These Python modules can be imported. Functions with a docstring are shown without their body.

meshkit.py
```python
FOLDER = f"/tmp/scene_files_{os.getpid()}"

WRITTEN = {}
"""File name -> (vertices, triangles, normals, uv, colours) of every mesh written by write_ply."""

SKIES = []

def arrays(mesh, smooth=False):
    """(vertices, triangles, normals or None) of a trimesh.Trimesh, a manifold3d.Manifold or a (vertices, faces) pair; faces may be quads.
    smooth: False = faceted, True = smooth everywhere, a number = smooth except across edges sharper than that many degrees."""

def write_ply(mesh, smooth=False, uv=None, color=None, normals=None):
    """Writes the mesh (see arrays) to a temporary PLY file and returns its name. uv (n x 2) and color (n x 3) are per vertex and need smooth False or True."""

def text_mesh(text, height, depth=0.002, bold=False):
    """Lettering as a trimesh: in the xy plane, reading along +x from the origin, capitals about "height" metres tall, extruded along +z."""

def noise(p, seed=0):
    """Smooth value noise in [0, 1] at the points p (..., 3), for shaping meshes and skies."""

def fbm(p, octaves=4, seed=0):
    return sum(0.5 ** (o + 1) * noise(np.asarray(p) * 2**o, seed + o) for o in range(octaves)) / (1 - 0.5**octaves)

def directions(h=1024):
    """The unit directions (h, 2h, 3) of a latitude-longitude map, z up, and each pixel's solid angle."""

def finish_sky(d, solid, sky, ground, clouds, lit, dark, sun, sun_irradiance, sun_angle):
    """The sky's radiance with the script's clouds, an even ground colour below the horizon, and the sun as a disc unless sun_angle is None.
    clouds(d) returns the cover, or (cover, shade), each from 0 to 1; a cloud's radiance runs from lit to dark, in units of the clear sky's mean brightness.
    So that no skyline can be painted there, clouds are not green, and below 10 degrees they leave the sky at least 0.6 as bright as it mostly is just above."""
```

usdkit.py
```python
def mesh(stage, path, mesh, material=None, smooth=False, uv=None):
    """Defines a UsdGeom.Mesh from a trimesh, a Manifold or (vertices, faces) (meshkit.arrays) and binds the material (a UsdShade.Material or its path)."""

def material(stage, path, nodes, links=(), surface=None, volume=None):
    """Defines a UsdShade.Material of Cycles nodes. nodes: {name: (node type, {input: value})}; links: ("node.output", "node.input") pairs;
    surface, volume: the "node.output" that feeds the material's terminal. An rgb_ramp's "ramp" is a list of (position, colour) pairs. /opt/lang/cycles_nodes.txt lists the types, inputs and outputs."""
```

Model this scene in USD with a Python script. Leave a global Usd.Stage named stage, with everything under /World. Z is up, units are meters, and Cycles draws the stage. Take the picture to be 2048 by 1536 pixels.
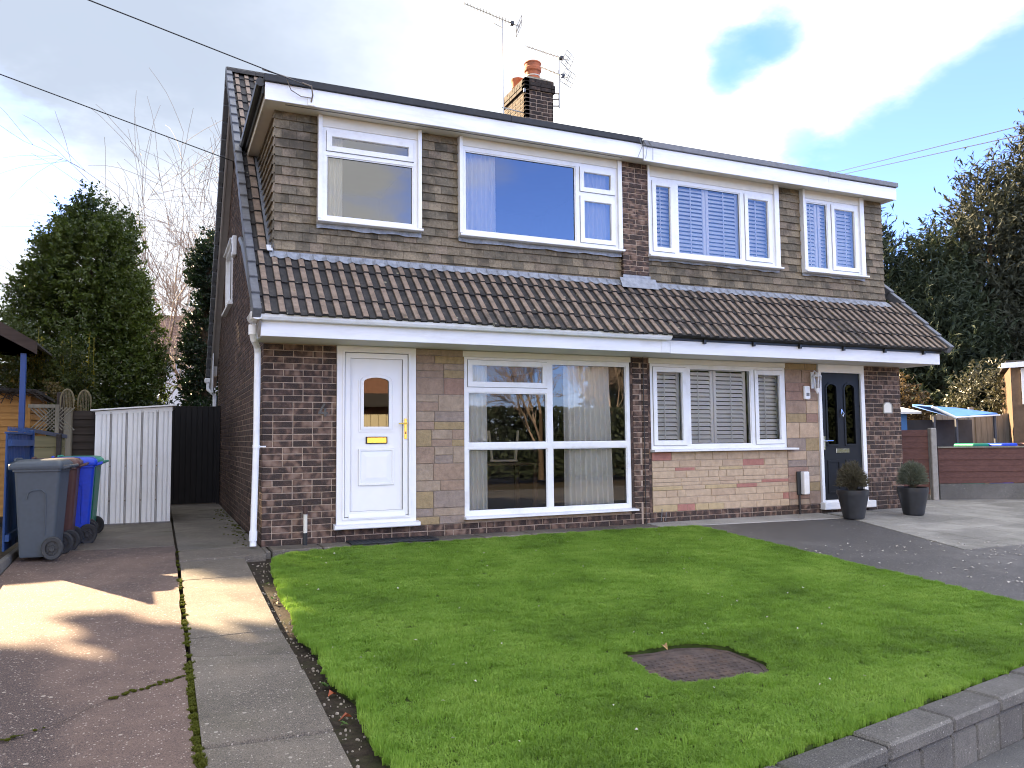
import math, numpy as np, trimesh, usdkit, meshkit
from pxr import Usd, UsdGeom, UsdLux, UsdShade, Sdf, Gf, Vt
from shapely.geometry import Polygon, box as sbox
from shapely.ops import unary_union

stage = Usd.Stage.CreateInMemory()
UsdGeom.SetStageUpAxis(stage, 'Z'); UsdGeom.SetStageMetersPerUnit(stage, 1.0)
UsdGeom.Xform.Define(stage, '/World'); UsdGeom.Scope.Define(stage, '/World/Looks')
rng = np.random.default_rng(7)

# ------------------------------------------------------------------ camera
CAM = np.array([-1.0727, -9.4775, 1.1899]); YAW, PITCH, ROLL = 0.4165, 0.0697, -0.0095
cy_, sy_, cp_, sp_ = math.cos(YAW), math.sin(YAW), math.cos(PITCH), math.sin(PITCH)
fwd = np.array([sy_*cp_, cy_*cp_, sp_]); r0 = np.array([cy_, -sy_, 0]); u0 = np.cross(r0, fwd)
rgt = r0*math.cos(ROLL)+u0*math.sin(ROLL); upv = -r0*math.sin(ROLL)+u0*math.cos(ROLL)
cam = UsdGeom.Camera.Define(stage, '/World/camera')
cam.CreateFocalLengthAttr(36.0*1591.3/2048); cam.CreateHorizontalApertureAttr(36.0); cam.CreateVerticalApertureAttr(27.0)
M = Gf.Matrix4d(*rgt, 0, *upv, 0, *(-fwd), 0, *CAM, 1)
cam.AddTransformOp().Set(M)
cam.CreateClippingRangeAttr((0.05, 5000))
EXPOSURE = 3.1
cam.CreateExposureAttr(EXPOSURE)

# ------------------------------------------------------------------ sun and sky
SUN_AZ, SUN_EL = math.radians(-30), math.radians(27)
sdir = np.array([math.sin(SUN_AZ)*math.cos(SUN_EL), math.cos(SUN_AZ)*math.cos(SUN_EL), math.sin(SUN_EL)])
sun = UsdLux.DistantLight.Define(stage, '/World/sun')
sun.CreateIntensityAttr(1.0); sun.CreateAngleAttr(0.55); sun.CreateColorAttr(Gf.Vec3f(1.0, 0.76, 0.48)); sun.CreateNormalizeAttr(True)
zz = sdir; xx = np.cross([0, 0, 1], zz); xx /= np.linalg.norm(xx); yy = np.cross(zz, xx)
sun.AddTransformOp().Set(Gf.Matrix4d(*xx, 0, *yy, 0, *zz, 0, 0, 0, 0, 1))

def dirpix(u, v):  # a direction of the sky, unit length
    d = fwd+(u-1024)/1591.3*rgt-(v-768)/1591.3*upv
    return d/np.linalg.norm(d)

class Graph:
    """Collects the nodes and links of one material."""
    def __init__(s): s.n, s.l, s.k = {}, [], 0
    def add(s, kind, links=None, **inp):
        name = f'n{s.k}'; s.k += 1
        s.n[name] = (kind, inp)
        for a, b in (links or {}).items(): s.l.append((b, f'{name}.{a}'))
        return name
    def make(s, path, surface=None, volume=None):
        return usdkit.material(stage, '/World/Looks/'+path, s.n, s.l, surface=surface, volume=volume)

def gmath(g, t, a=None, b=None, c=None, clamp=False):
    inp, links = dict(math_type=t, use_clamp=clamp), {}
    for k, x in (('value1', a), ('value2', b), ('value3', c)):
        if x is None: continue
        if isinstance(x, str): links[k] = x
        else: inp[k] = float(x)
    return g.add('math', links, **inp)+'.value'

def gdot(g, vec, d):
    return g.add('vector_math', {'vector1': vec}, math_type='dot_product', vector2=tuple(d))+'.value'

def gstep(g, x, a, b, lo=0.0, hi=1.0):
    return g.add('map_range', {'value': x}, range_type='smoothstep', from_min=a, from_max=b, to_min=lo, to_max=hi, clamp=True)+'.result'

def build_sky():
    g = Graph()
    tc = g.add('texture_coordinate')+'.generated'
    sky = g.add('sky_texture', sky_type='single_scattering', sun_disc=False, sun_elevation=SUN_EL, sun_rotation=SUN_AZ, aerosol_density=0.25, air_density=1.0, ozone_density=2.5)+'.color'
    sep = g.add('separate_xyz', {'vector': tc})
    den = gmath(g, 'add', gmath(g, 'maximum', sep+'.z', 0.0), 0.22)
    inv = gmath(g, 'divide', 1.0, den)
    p = g.add('vector_math', {'vector1': tc, 'scale': inv}, math_type='scale')+'.vector'
    n1 = g.add('noise_texture', {'vector': p}, scale=1.25, detail=8.0, roughness=0.56, distortion=0.25)+'.fac'
    n2 = g.add('noise_texture', {'vector': p}, scale=3.2, detail=7.0, roughness=0.6, distortion=0.5)+'.fac'
    n3 = g.add('noise_texture', {'vector': p}, scale=0.8, detail=4.0, roughness=0.5)+'.fac'
    nn = gmath(g, 'multiply', gmath(g, 'subtract', n2, 0.5), 0.2)
    n4 = g.add('noise_texture', {'vector': p}, scale=9.0, detail=6.0, roughness=0.6)+'.fac'
    rag = gmath(g, 'add', gmath(g, 'multiply', gmath(g, 'subtract', n4, 0.5), 1.3), gmath(g, 'multiply', gmath(g, 'subtract', n2, 0.5), 0.9))
    def blob(u, v, rad, ragged=1.0, soft=0.5):  # 1 in the middle, 0 about rad degrees off, its edge broken up by noise
        r_ = math.radians(rad)
        dist = g.add('vector_math', {'vector1': tc}, math_type='distance', vector2=tuple(dirpix(u, v)))+'.value'
        return gstep(g, gmath(g, 'add', dist, gmath(g, 'multiply', rag, r_*ragged)), r_*(1+soft), r_*(1-soft))
    cover = gmath(g, 'add', n1, 0.13)
    nb = gmath(g, 'multiply', nn, 0.5)
    # the open blue to the right, below a slanting edge of cloud
    a, b = dirpix(1560, 340), dirpix(2048, 20)
    nrm = np.cross(a, b); nrm /= np.linalg.norm(nrm)
    if nrm @ dirpix(2048, 500) < 0: nrm = -nrm
    side = gstep(g, gmath(g, 'add', gdot(g, tc, nrm), gmath(g, 'multiply', rag, -0.035)), -0.035, 0.02)
    ahead = gstep(g, gdot(g, tc, fwd), 0.2, 0.6)
    for u, v, rad, k in ((1150, 120, 26, 0.3), (500, 150, 22, 0.2), (1330, 260, 12, 0.12)):
        cover = gmath(g, 'add', cover, gmath(g, 'multiply', blob(u, v, rad, 0.2, 0.45), k))
    # the break in the cloud over the street, which the upstairs windows mirror
    front = gmath(g, 'add', gdot(g, tc, np.array([0.62, -0.72, 0.30])), gmath(g, 'multiply', nn, 0.3))
    cover = gmath(g, 'subtract', cover, gmath(g, 'multiply', gstep(g, front, 0.89, 0.96), 0.3))
    alpha = gstep(g, gmath(g, 'add', cover, gmath(g, 'multiply', gmath(g, 'subtract', n4, 0.5), 0.14)), 0.43, 0.68)
    alpha = gmath(g, 'multiply', alpha, gmath(g, 'subtract', 1.0, gmath(g, 'multiply', gmath(g, 'multiply', side, ahead), 0.94)))
    for u, v, rad, k in ((1468, 118, 2.0, 0.9), (1545, 80, 2.1, 0.95), (1440, 160, 1.0, 0.6), (-20, 345, 3.4, 0.85), (90, 400, 2.0, 0.5), (1600, 290, 1.6, 0.7)):
        alpha = gmath(g, 'multiply', alpha, gmath(g, 'subtract', 1.0, gmath(g, 'multiply', blob(u, v, rad, 1.1, 0.75), k)))
    # brightness of the cloud: white, but one thick grey bank stands to the left, ragged and paler at its foot
    body = gmath(g, 'add', gmath(g, 'multiply', gmath(g, 'subtract', n3, 0.5), 1.1), gmath(g, 'multiply', nn, 2.4))
    bank = blob(-60, 60, 28, 0.22, 0.6)
    foot = gmath(g, 'add', sep+'.z', gmath(g, 'multiply', rag, 0.10))
    grey = gmath(g, 'multiply', bank, gstep(g, foot, 0.20, 0.40, 0.45, 1.0))
    thick = gmath(g, 'add', gmath(g, 'multiply', body, 0.9), 0.3, clamp=True)
    lum = gmath(g, 'multiply', gmath(g, 'subtract', CLOUD_WHITE, gmath(g, 'multiply', thick, CLOUD_DIM)), gmath(g, 'subtract', 1.0, gmath(g, 'multiply', grey, 0.92)))
    lum = gmath(g, 'add', lum, gmath(g, 'multiply', grey, CLOUD_GREY))
    tint = g.add('mix_color', {'fac': grey}, a=(1.0, 0.985, 0.95), b=(0.80, 0.92, 1.13))+'.result'
    cc = g.add('vector_math', {'vector1': tint, 'scale': lum}, math_type='scale')+'.vector'
    skyb = g.add('vector_math', {'vector1': sky}, math_type='multiply', vector2=SKY_TINT)+'.vector'
    mixed = g.add('mix_color', {'fac': alpha, 'a': skyb, 'b': cc}, use_clamp=False)+'.result'
    bg = g.add('background_shader', {'color': mixed}, strength=0.1)
    return g.make('sky', surface=bg+'.background')
CLOUD_WHITE, CLOUD_DIM, CLOUD_GREY = 2.7, 1.2, 0.74
SKY_TINT = (0.36, 0.415, 0.70)
dome = UsdLux.DomeLight.Define(stage, '/World/sky')
UsdShade.MaterialBindingAPI.Apply(dome.GetPrim()).Bind(build_sky())
dome.GetPrim().SetCustomDataByKey('kind', 'structure')

# ------------------------------------------------------------------ scene helpers
used = {}
def numbered(parent, name):
    k = used.get((parent, name), -1)+1
    used[(parent, name)] = k
    return name if k == 0 else f'{name}_{k:03d}'
def tag(prim, label=None, cat=None, group=None, kind=None):
    for k, x in (('label', label), ('category', cat), ('group', group), ('kind', kind)):
        if x: prim.SetCustomDataByKey(k, x)
    return prim
def pathof(p):
    return '/World' if p is None else (p if isinstance(p, str) else str(p.GetPath()))
def thing(name, label, cat, loc=(0, 0, 0), rz=0.0, group=None, kind=None):
    p = '/World/'+numbered('/World', name)
    x = UsdGeom.Xform.Define(stage, p)
    x.AddTranslateOp().Set(Gf.Vec3d(*map(float, loc)))
    if rz: x.AddRotateZOp().Set(math.degrees(rz))
    return tag(x.GetPrim(), label, cat, group, kind)
def sub(name, parent, label=None, loc=None, rz=0.0):
    p = pathof(parent)+'/'+numbered(pathof(parent), name)
    x = UsdGeom.Xform.Define(stage, p)
    if loc is not None: x.AddTranslateOp().Set(Gf.Vec3d(*map(float, loc)))
    if rz: x.AddRotateZOp().Set(math.degrees(rz))
    return tag(x.GetPrim(), label)
def obj(name, mesh, m, parent=None, smooth=False, label=None, cat=None, group=None, kind=None, prim=None):
    if isinstance(mesh, MB): mesh = mesh.arrays()
    p = pathof(parent)+'/'+numbered(pathof(parent), name)
    o = usdkit.mesh(stage, p, mesh, m, smooth)
    if prim:
        for k, vals in prim.items():
            UsdGeom.PrimvarsAPI(o).CreatePrimvar(k, Sdf.ValueTypeNames.FloatArray, 'vertex').Set(Vt.FloatArray.FromNumpy(np.asarray(vals, np.float32)))
    return tag(o.GetPrim(), label, cat, group, kind)
def copy_of(src, label, loc, rz=0.0, group=None):
    was = src.GetCustomData()
    r = thing(src.GetName().rstrip('_0123456789') if src.GetName()[-3:].isdigit() else src.GetName(), label, was['category'], loc, rz, group or was.get('group'))
    r.GetReferences().AddInternalReference(src.GetPath()); r.SetInstanceable(True)
    return r

class MB:
    """Vertices and faces of one mesh."""
    def __init__(s): s.v, s.f, s.n = [], [], 0
    def add(s, v, f):
        v = np.asarray(v, float); f = np.asarray(f, int)
        if f.ndim == 2 and f.shape[1] == 4: f = np.vstack([f[:, [0, 1, 2]], f[:, [0, 2, 3]]])
        s.v.append(v); s.f.append(f+s.n); s.n += len(v); return s
    def tm(s, m, T=None):
        v = np.array(m.vertices)
        if T is not None: v = v @ T[:3, :3].T+T[:3, 3]
        return s.add(v, m.faces)
    def box(s, x0, x1, y0, y1, z0, z1):
        v = [(x, y, z) for z in (z0, z1) for y in (y0, y1) for x in (x0, x1)]
        return s.add(v, [(0, 2, 3, 1), (4, 5, 7, 6), (0, 1, 5, 4), (2, 6, 7, 3), (0, 4, 6, 2), (1, 3, 7, 5)])
    def cbox(s, x0, x1, y0, y1, z0, z1, c=0.004):
        h = np.array([x1-x0, y1-y0, z1-z0])/2; m = np.array([x0+x1, y0+y1, z0+z1])/2
        c = min(c, h.min()*0.8)
        v = np.where(CB_AX, CB_S*h, CB_S*(h-c))+m
        return s.add(v, CB_F)
    def quad(s, a, b, c, d): return s.add([a, b, c, d], [(0, 1, 2, 3)])
    def poly(s, pts, d):
        """a flat polygon of 3-D points, thickened along the vector d"""
        pts = np.asarray(pts, float); n = len(pts)
        v = np.vstack([pts, pts+np.asarray(d, float)])
        f = [(0, i, i+1) for i in range(1, n-1)]+[(n, n+i+1, n+i) for i in range(1, n-1)]
        for i in range(n):
            j = (i+1) % n; f += [(i, n+i, j), (j, n+i, n+j)]
        return s.add(v, f)
    def tube(s, path, r, n=8, caps=True):
        path = np.asarray(path, float); k = len(path)
        r = np.broadcast_to(np.asarray(r, float), (k,))
        t = np.gradient(path, axis=0); t /= np.maximum(np.linalg.norm(t, axis=1, keepdims=True), 1e-9)
        ref = np.array([0, 0, 1.0]) if abs(t[:, 2]).mean() < 0.85 else np.array([1.0, 0, 0])
        a = np.cross(t, ref); a /= np.maximum(np.linalg.norm(a, axis=1, keepdims=True), 1e-9); b = np.cross(t, a)
        ang = np.arange(n)*2*np.pi/n
        v = (path[:, None]+r[:, None, None]*(np.cos(ang)[None, :, None]*a[:, None]+np.sin(ang)[None, :, None]*b[:, None])).reshape(-1, 3)
        f = []
        for i in range(k-1):
            for j in range(n):
                q = (j+1) % n; f.append((i*n+j, i*n+q, (i+1)*n+q, (i+1)*n+j))
        f = np.array(f); f = np.vstack([f[:, [0, 1, 2]], f[:, [0, 2, 3]]])
        if caps:
            f = np.vstack([f, [(0, j+1, j) for j in range(1, n-1)], [((k-1)*n, (k-1)*n+j, (k-1)*n+j+1) for j in range(1, n-1)]])
        return s.add(v, f)
    def lathe(s, prof, c=(0, 0, 0), n=20):
        prof = np.asarray(prof, float); ang = np.arange(n)*2*np.pi/n
        v = np.stack([prof[:, 0:1]*np.cos(ang), prof[:, 0:1]*np.sin(ang), np.repeat(prof[:, 1:2], n, 1)], -1).reshape(-1, 3)+np.asarray(c)
        f = [(i*n+j, i*n+(j+1) % n, (i+1)*n+(j+1) % n, (i+1)*n+j) for i in range(len(prof)-1) for j in range(n)]
        return s.add(v, f)
    def arrays(s): return np.vstack(s.v), np.vstack(s.f)
    def rot(s, ang, axis=(0, 0, 1), at=(0, 0, 0)):
        T = trimesh.transformations.rotation_matrix(ang, axis, at)
        s.v = [x @ T[:3, :3].T+T[:3, 3] for x in s.v]; return s
    def move(s, d): s.v = [x+np.asarray(d, float) for x in s.v]; return s

_pts, _ax = [], []
for k in range(3):
    for sx in (-1, 1):
        for sy in (-1, 1):
            for sz in (-1, 1):
                _pts.append((sx, sy, sz)); _ax.append([i == k for i in range(3)])
CB_S, CB_AX = np.array(_pts, float), np.array(_ax)
_h = trimesh.Trimesh(np.where(CB_AX, CB_S*1.0, CB_S*0.8), [], process=False)
from scipy.spatial import ConvexHull
_P = np.where(CB_AX, CB_S*1.0, CB_S*0.8)
_hull = ConvexHull(_P); CB_F = _hull.simplices.copy()
for i, (fa, eq) in enumerate(zip(CB_F, _hull.equations)):
    nn_ = np.cross(_P[fa[1]]-_P[fa[0]], _P[fa[2]]-_P[fa[0]])
    if nn_ @ eq[:3] < 0: CB_F[i] = fa[::-1]

def hull(points):
    m = trimesh.Trimesh(np.asarray(points, float)).convex_hull
    return m
def rounded(x0, x1, y0, y1, z0, z1, r=0.02, k=1):
    """a box with rounded edges"""
    s = trimesh.creation.icosphere(subdivisions=k, radius=r).vertices
    c = [(x, y, z) for x in (x0+r, x1-r) for y in (y0+r, y1-r) for z in (z0+r, z1-r)]
    return hull(np.vstack([s+np.array(q) for q in c]))
def wall_poly(poly, y0, y1):
    """a shapely polygon in the x-z plane, extruded from y0 to y1"""
    mb = MB()
    for q in getattr(poly, 'geoms', [poly]):
        if q.is_empty or q.area < 1e-7: continue
        m = trimesh.creation.extrude_polygon(q, y1-y0, engine='earcut')
        v = np.array(m.vertices); v = np.stack([v[:, 0], y0+v[:, 2], v[:, 1]], 1)
        mb.add(v, np.array(m.faces)[:, ::-1])
    return mb
def flat_poly(poly, zf, z_thick, step=None):
    """a shapely polygon in the x-y plane as a slab whose top follows zf(x, y)"""
    mb = MB()
    for q in getattr(poly, 'geoms', [poly]):
        if q.is_empty or q.area < 1e-7: continue
        m = trimesh.creation.extrude_polygon(q, 1.0, engine='earcut')
        if step:
            m = m.subdivide_to_size(step, max_iter=12) if hasattr(m, 'subdivide_to_size') else m
        v = np.array(m.vertices); top = zf(v[:, 0], v[:, 1])
        v[:, 2] = top-z_thick*(1-v[:, 2])
        mb.add(v, m.faces)
    return mb
def ring(x0, x1, z0, z1, w):
    return sbox(x0, z0, x1, z1).difference(sbox(x0+w, z0+w, x1-w, z1-w))
def gz(x, y):
    """height of the plot: level beside the house, falling towards the street"""
    y = np.asarray(y, float)
    return np.where(y < 0, 0.05*y, 0.0)+0*np.asarray(x, float)

# ------------------------------------------------------------------ materials
def simple(name, color, rough=0.6, spec=0.5, metal=0.0, var=0.0, scale=6.0, bump=0.0, bscale=60.0, dirt=None, dscale=1.3, damt=0.5, coat=0.0, stretch=(1, 1, 1)):
    g = Graph()
    pos = g.add('geometry')+'.position'
    if stretch != (1, 1, 1): pos = g.add('mapping', {'vector': pos}, mapping_type='point', scale=stretch)+'.vector'
    p = g.add('principled_bsdf', base_color=color, roughness=rough, specular_ior_level=spec, metallic=metal, coat_weight=coat)
    src = None
    if var:
        n = g.add('noise_texture', {'vector': pos}, scale=scale, detail=5.0, roughness=0.65)+'.fac'
        c = np.array(color)
        src = g.add('rgb_ramp', {'fac': n}, ramp=[(0.28, tuple(c*(1-var))), (0.5, tuple(c)), (0.72, tuple(np.minimum(c*(1+var), 0.95)))])+'.color'
    if dirt is not None:
        n = g.add('noise_texture', {'vector': pos}, scale=dscale, detail=8.0, roughness=0.7)+'.fac'
        f = g.add('map_range', {'value': n}, range_type='smoothstep', from_min=0.45, from_max=0.72, to_min=0.0, to_max=damt, clamp=True)+'.result'
        ln = {'fac': f}; kw = dict(b=dirt)
        if src: ln['a'] = src
        else: kw['a'] = color
        src = g.add('mix_color', ln, **kw)+'.result'
    if src: g.l.append((src, p+'.base_color'))
    if bump:
        n = g.add('noise_texture', {'vector': pos}, scale=bscale, detail=4.0, roughness=0.6)+'.fac'
        b = g.add('bump', {'height': n}, strength=bump, distance=0.01)+'.normal'
        g.l.append((b, p+'.normal'))
    return g.make(name, surface=p+'.BSDF')

def brick_mat(name, shift, light=1.0):
    """dark multi-coloured facing brick: purple-black ends, pinkish-brown middles"""
    g = Graph()
    pos = g.add('geometry')+'.position'
    sp = g.add('separate_xyz', {'vector': pos})
    row = gmath(g, 'floor', gmath(g, 'multiply', sp+'.z', 13.3333))
    along = gmath(g, 'multiply', gmath(g, 'add', sp+'.x', sp+'.y'), 13.0)
    q = g.add('combine_xyz', {'x': gmath(g, 'add', along, shift*5.3), 'y': gmath(g, 'multiply', row, 3.71), 'z': gmath(g, 'multiply', sp+'.z', 9.0)})+'.vector'
    n = g.add('noise_texture', {'vector': q}, scale=1.0, detail=1.0, roughness=0.4)+'.fac'
    rd = g.add('geometry')+'.random_per_island'
    f = gmath(g, 'add', n, gmath(g, 'multiply', gmath(g, 'subtract', rd, 0.5), 0.3))
    f = gmath(g, 'add', f, (shift % 1.0-0.5)*0.32)
    L = light
    col = g.add('rgb_ramp', {'fac': f}, ramp=[(0.25, (0.036*L, 0.025*L, 0.021*L)), (0.40, (0.072*L, 0.044*L, 0.034*L)), (0.47, (0.135*L, 0.083*L, 0.060*L)), (0.56, (0.185*L, 0.12*L, 0.088*L)), (0.75, (0.26*L, 0.185*L, 0.14*L))])+'.color'
    n2 = g.add('noise_texture', {'vector': pos}, scale=90.0, detail=3.0, roughness=0.6)+'.fac'
    col = g.add('mix_color', {'fac': gstep(g, n2, 0.45, 0.8, 0, 0.35), 'a': col}, b=(0.26*L, 0.2*L, 0.17*L))+'.result'
    p = g.add('principled_bsdf', {'base_color': col}, roughness=0.85, specular_ior_level=0.3)
    b = g.add('bump', {'height': n2}, strength=0.5, distance=0.004)+'.normal'
    g.l.append((b, p+'.normal'))
    return g.make(name, surface=p+'.BSDF')

def hang_mat(name, col, shift):
    g = Graph()
    pos = g.add('geometry')+'.position'
    q = g.add('mapping', {'vector': pos}, mapping_type='point', location=(shift, shift*2, 0))+'.vector'
    n = g.add('noise_texture', {'vector': q}, scale=2.2, detail=6.0, roughness=0.7)+'.fac'
    m = g.add('noise_texture', {'vector': q}, scale=38.0, detail=4.0, roughness=0.7)+'.fac'
    c = np.array(col)
    s = g.add('rgb_ramp', {'fac': m}, ramp=[(0.3, tuple(c*0.72)), (0.5, tuple(c)), (0.68, tuple(c*1.3))])+'.color'
    s = g.add('mix_color', {'fac': gstep(g, n, 0.44, 0.66, 0, 0.8), 'a': s}, b=(0.05, 0.045, 0.034))+'.result'
    p = g.add('principled_bsdf', {'base_color': s}, roughness=0.9, specular_ior_level=0.25)
    b = g.add('bump', {'height': m}, strength=0.4, distance=0.004)+'.normal'
    g.l.append((b, p+'.normal'))
    return g.make(name, surface=p+'.BSDF')

def roof_mat(name, shift):
    """concrete interlocking tile: dark pans, the rolls worn to brown, moss here and there"""
    g = Graph()
    pos = g.add('geometry')+'.position'
    q = g.add('mapping', {'vector': pos}, mapping_type='point', location=(shift, shift*1.3, 0))+'.vector'
    roll = g.add('attribute', attribute='roll')+'.fac'
    n = g.add('noise_texture', {'vector': q}, scale=9.0, detail=6.0, roughness=0.7)+'.fac'
    n1 = g.add('noise_texture', {'vector': pos}, scale=0.9, detail=3.0, roughness=0.5)+'.fac'
    n2 = g.add('noise_texture', {'vector': q}, scale=55.0, detail=4.0, roughness=0.7)+'.fac'
    pan = g.add('rgb_ramp', {'fac': n}, ramp=[(0.3, (0.014, 0.014, 0.015)), (0.55, (0.035, 0.033, 0.032)), (0.75, (0.085, 0.075, 0.065))])+'.color'
    top = g.add('rgb_ramp', {'fac': n}, ramp=[(0.25, (0.10, 0.078, 0.06)), (0.5, (0.21, 0.155, 0.115)), (0.75, (0.30, 0.23, 0.18))])+'.color'
    wear = gmath(g, 'multiply', gstep(g, roll, 0.35, 0.9), gstep(g, gmath(g, 'add', n1, gmath(g, 'multiply', n, 0.25)), 0.42, 0.62, 0.3, 1.0))
    s = g.add('mix_color', {'fac': wear, 'a': pan, 'b': top})+'.result'
    moss = g.add('noise_texture', {'vector': q}, scale=14.0, detail=5.0, roughness=0.7)+'.fac'
    s = g.add('mix_color', {'fac': gmath(g, 'multiply', gstep(g, moss, 0.62, 0.7, 0, 0.8), gstep(g, roll, 0.1, 0.6, 0.15, 1)), 'a': s}, b=(0.13, 0.115, 0.025))+'.result'
    lich = g.add('voronoi_texture', {'vector': q}, scale=9.0, feature='f1')
    lr = g.add('separate_color', {'color': lich+'.color'})
    spot = gmath(g, 'multiply', gmath(g, 'greater_than', lr+'.r', 0.88), gstep(g, lich+'.distance', 0.22, 0.1))
    s = g.add('mix_color', {'fac': gmath(g, 'multiply', spot, 0.7), 'a': s}, b=(0.30, 0.28, 0.20))+'.result'
    p = g.add('principled_bsdf', {'base_color': s}, roughness=0.8, specular_ior_level=0.35)
    b = g.add('bump', {'height': n2}, strength=0.5, distance=0.004)+'.normal'
    g.l.append((b, p+'.normal'))
    return g.make(name, surface=p+'.BSDF')

def speckled(name, c0, c1, speck, scale=120.0, amount=0.1, big=(0.03, 0.03, 0.03), bigamt=0.6, moss=0.0, bump=0.5, bigscale=0.7, rough=0.85):
    """concrete with exposed aggregate: pale grit on a mottled ground, darker weathered areas"""
    g = Graph()
    pos = g.add('geometry')+'.position'
    n = g.add('noise_texture', {'vector': pos}, scale=3.5, detail=8.0, roughness=0.72)+'.fac'
    n0 = g.add('noise_texture', {'vector': pos}, scale=bigscale, detail=5.0, roughness=0.6, distortion=0.4)+'.fac'
    nf = g.add('noise_texture', {'vector': pos}, scale=150.0, detail=3.0, roughness=0.7)+'.fac'
    s = g.add('rgb_ramp', {'fac': n}, ramp=[(0.32, c0), (0.66, c1)])+'.color'
    s = g.add('mix_color', {'fac': gstep(g, n0, 0.42, 0.62, 0, bigamt), 'a': s}, b=big)+'.result'
    s = g.add('mix_color', {'fac': gstep(g, nf, 0.42, 0.68, 0.0, 0.8), 'a': s}, b=tuple(np.array(c1)*1.5))+'.result'
    s = g.add('mix_color', {'fac': gstep(g, nf, 0.46, 0.28, 0.0, 0.6), 'a': s}, b=tuple(np.array(big)*0.6))+'.result'
    v = g.add('voronoi_texture', {'vector': pos}, scale=scale, feature='f1')
    rnd = g.add('separate_color', {'color': v+'.color'})
    pick = gmath(g, 'greater_than', rnd+'.r', 1.0-amount)
    size = gmath(g, 'multiply', rnd+'.g', 0.5)
    spot = gmath(g, 'multiply', pick, gmath(g, 'less_than', v+'.distance', size))
    s = g.add('mix_color', {'fac': gmath(g, 'multiply', spot, 0.85), 'a': s}, b=speck)+'.result'
    v2 = g.add('voronoi_texture', {'vector': pos}, scale=scale*0.28, feature='f1')
    rnd2 = g.add('separate_color', {'color': v2+'.color'})
    spot2 = gmath(g, 'multiply', gmath(g, 'greater_than', rnd2+'.r', 1.0-amount*0.45), gmath(g, 'less_than', v2+'.distance', gmath(g, 'multiply', rnd2+'.b', 0.32)))
    s = g.add('mix_color', {'fac': gmath(g, 'multiply', spot2, 0.75), 'a': s}, b=speck)+'.result'
    if moss:
        nm = g.add('noise_texture', {'vector': pos}, scale=1.7, detail=8.0, roughness=0.75)+'.fac'
        s = g.add('mix_color', {'fac': gstep(g, nm, 0.5, 0.72, 0, moss), 'a': s}, b=(0.05, 0.055, 0.02))+'.result'
    p = g.add('principled_bsdf', {'base_color': s}, roughness=rough, specular_ior_level=0.35)
    h = gmath(g, 'add', gmath(g, 'multiply', nf, 0.6), gmath(g, 'multiply', v+'.distance', -0.5))
    b = g.add('bump', {'height': h}, strength=bump, distance=0.006)+'.normal'
    g.l.append((b, p+'.normal'))
    return g.make(name, surface=p+'.BSDF')

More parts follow.
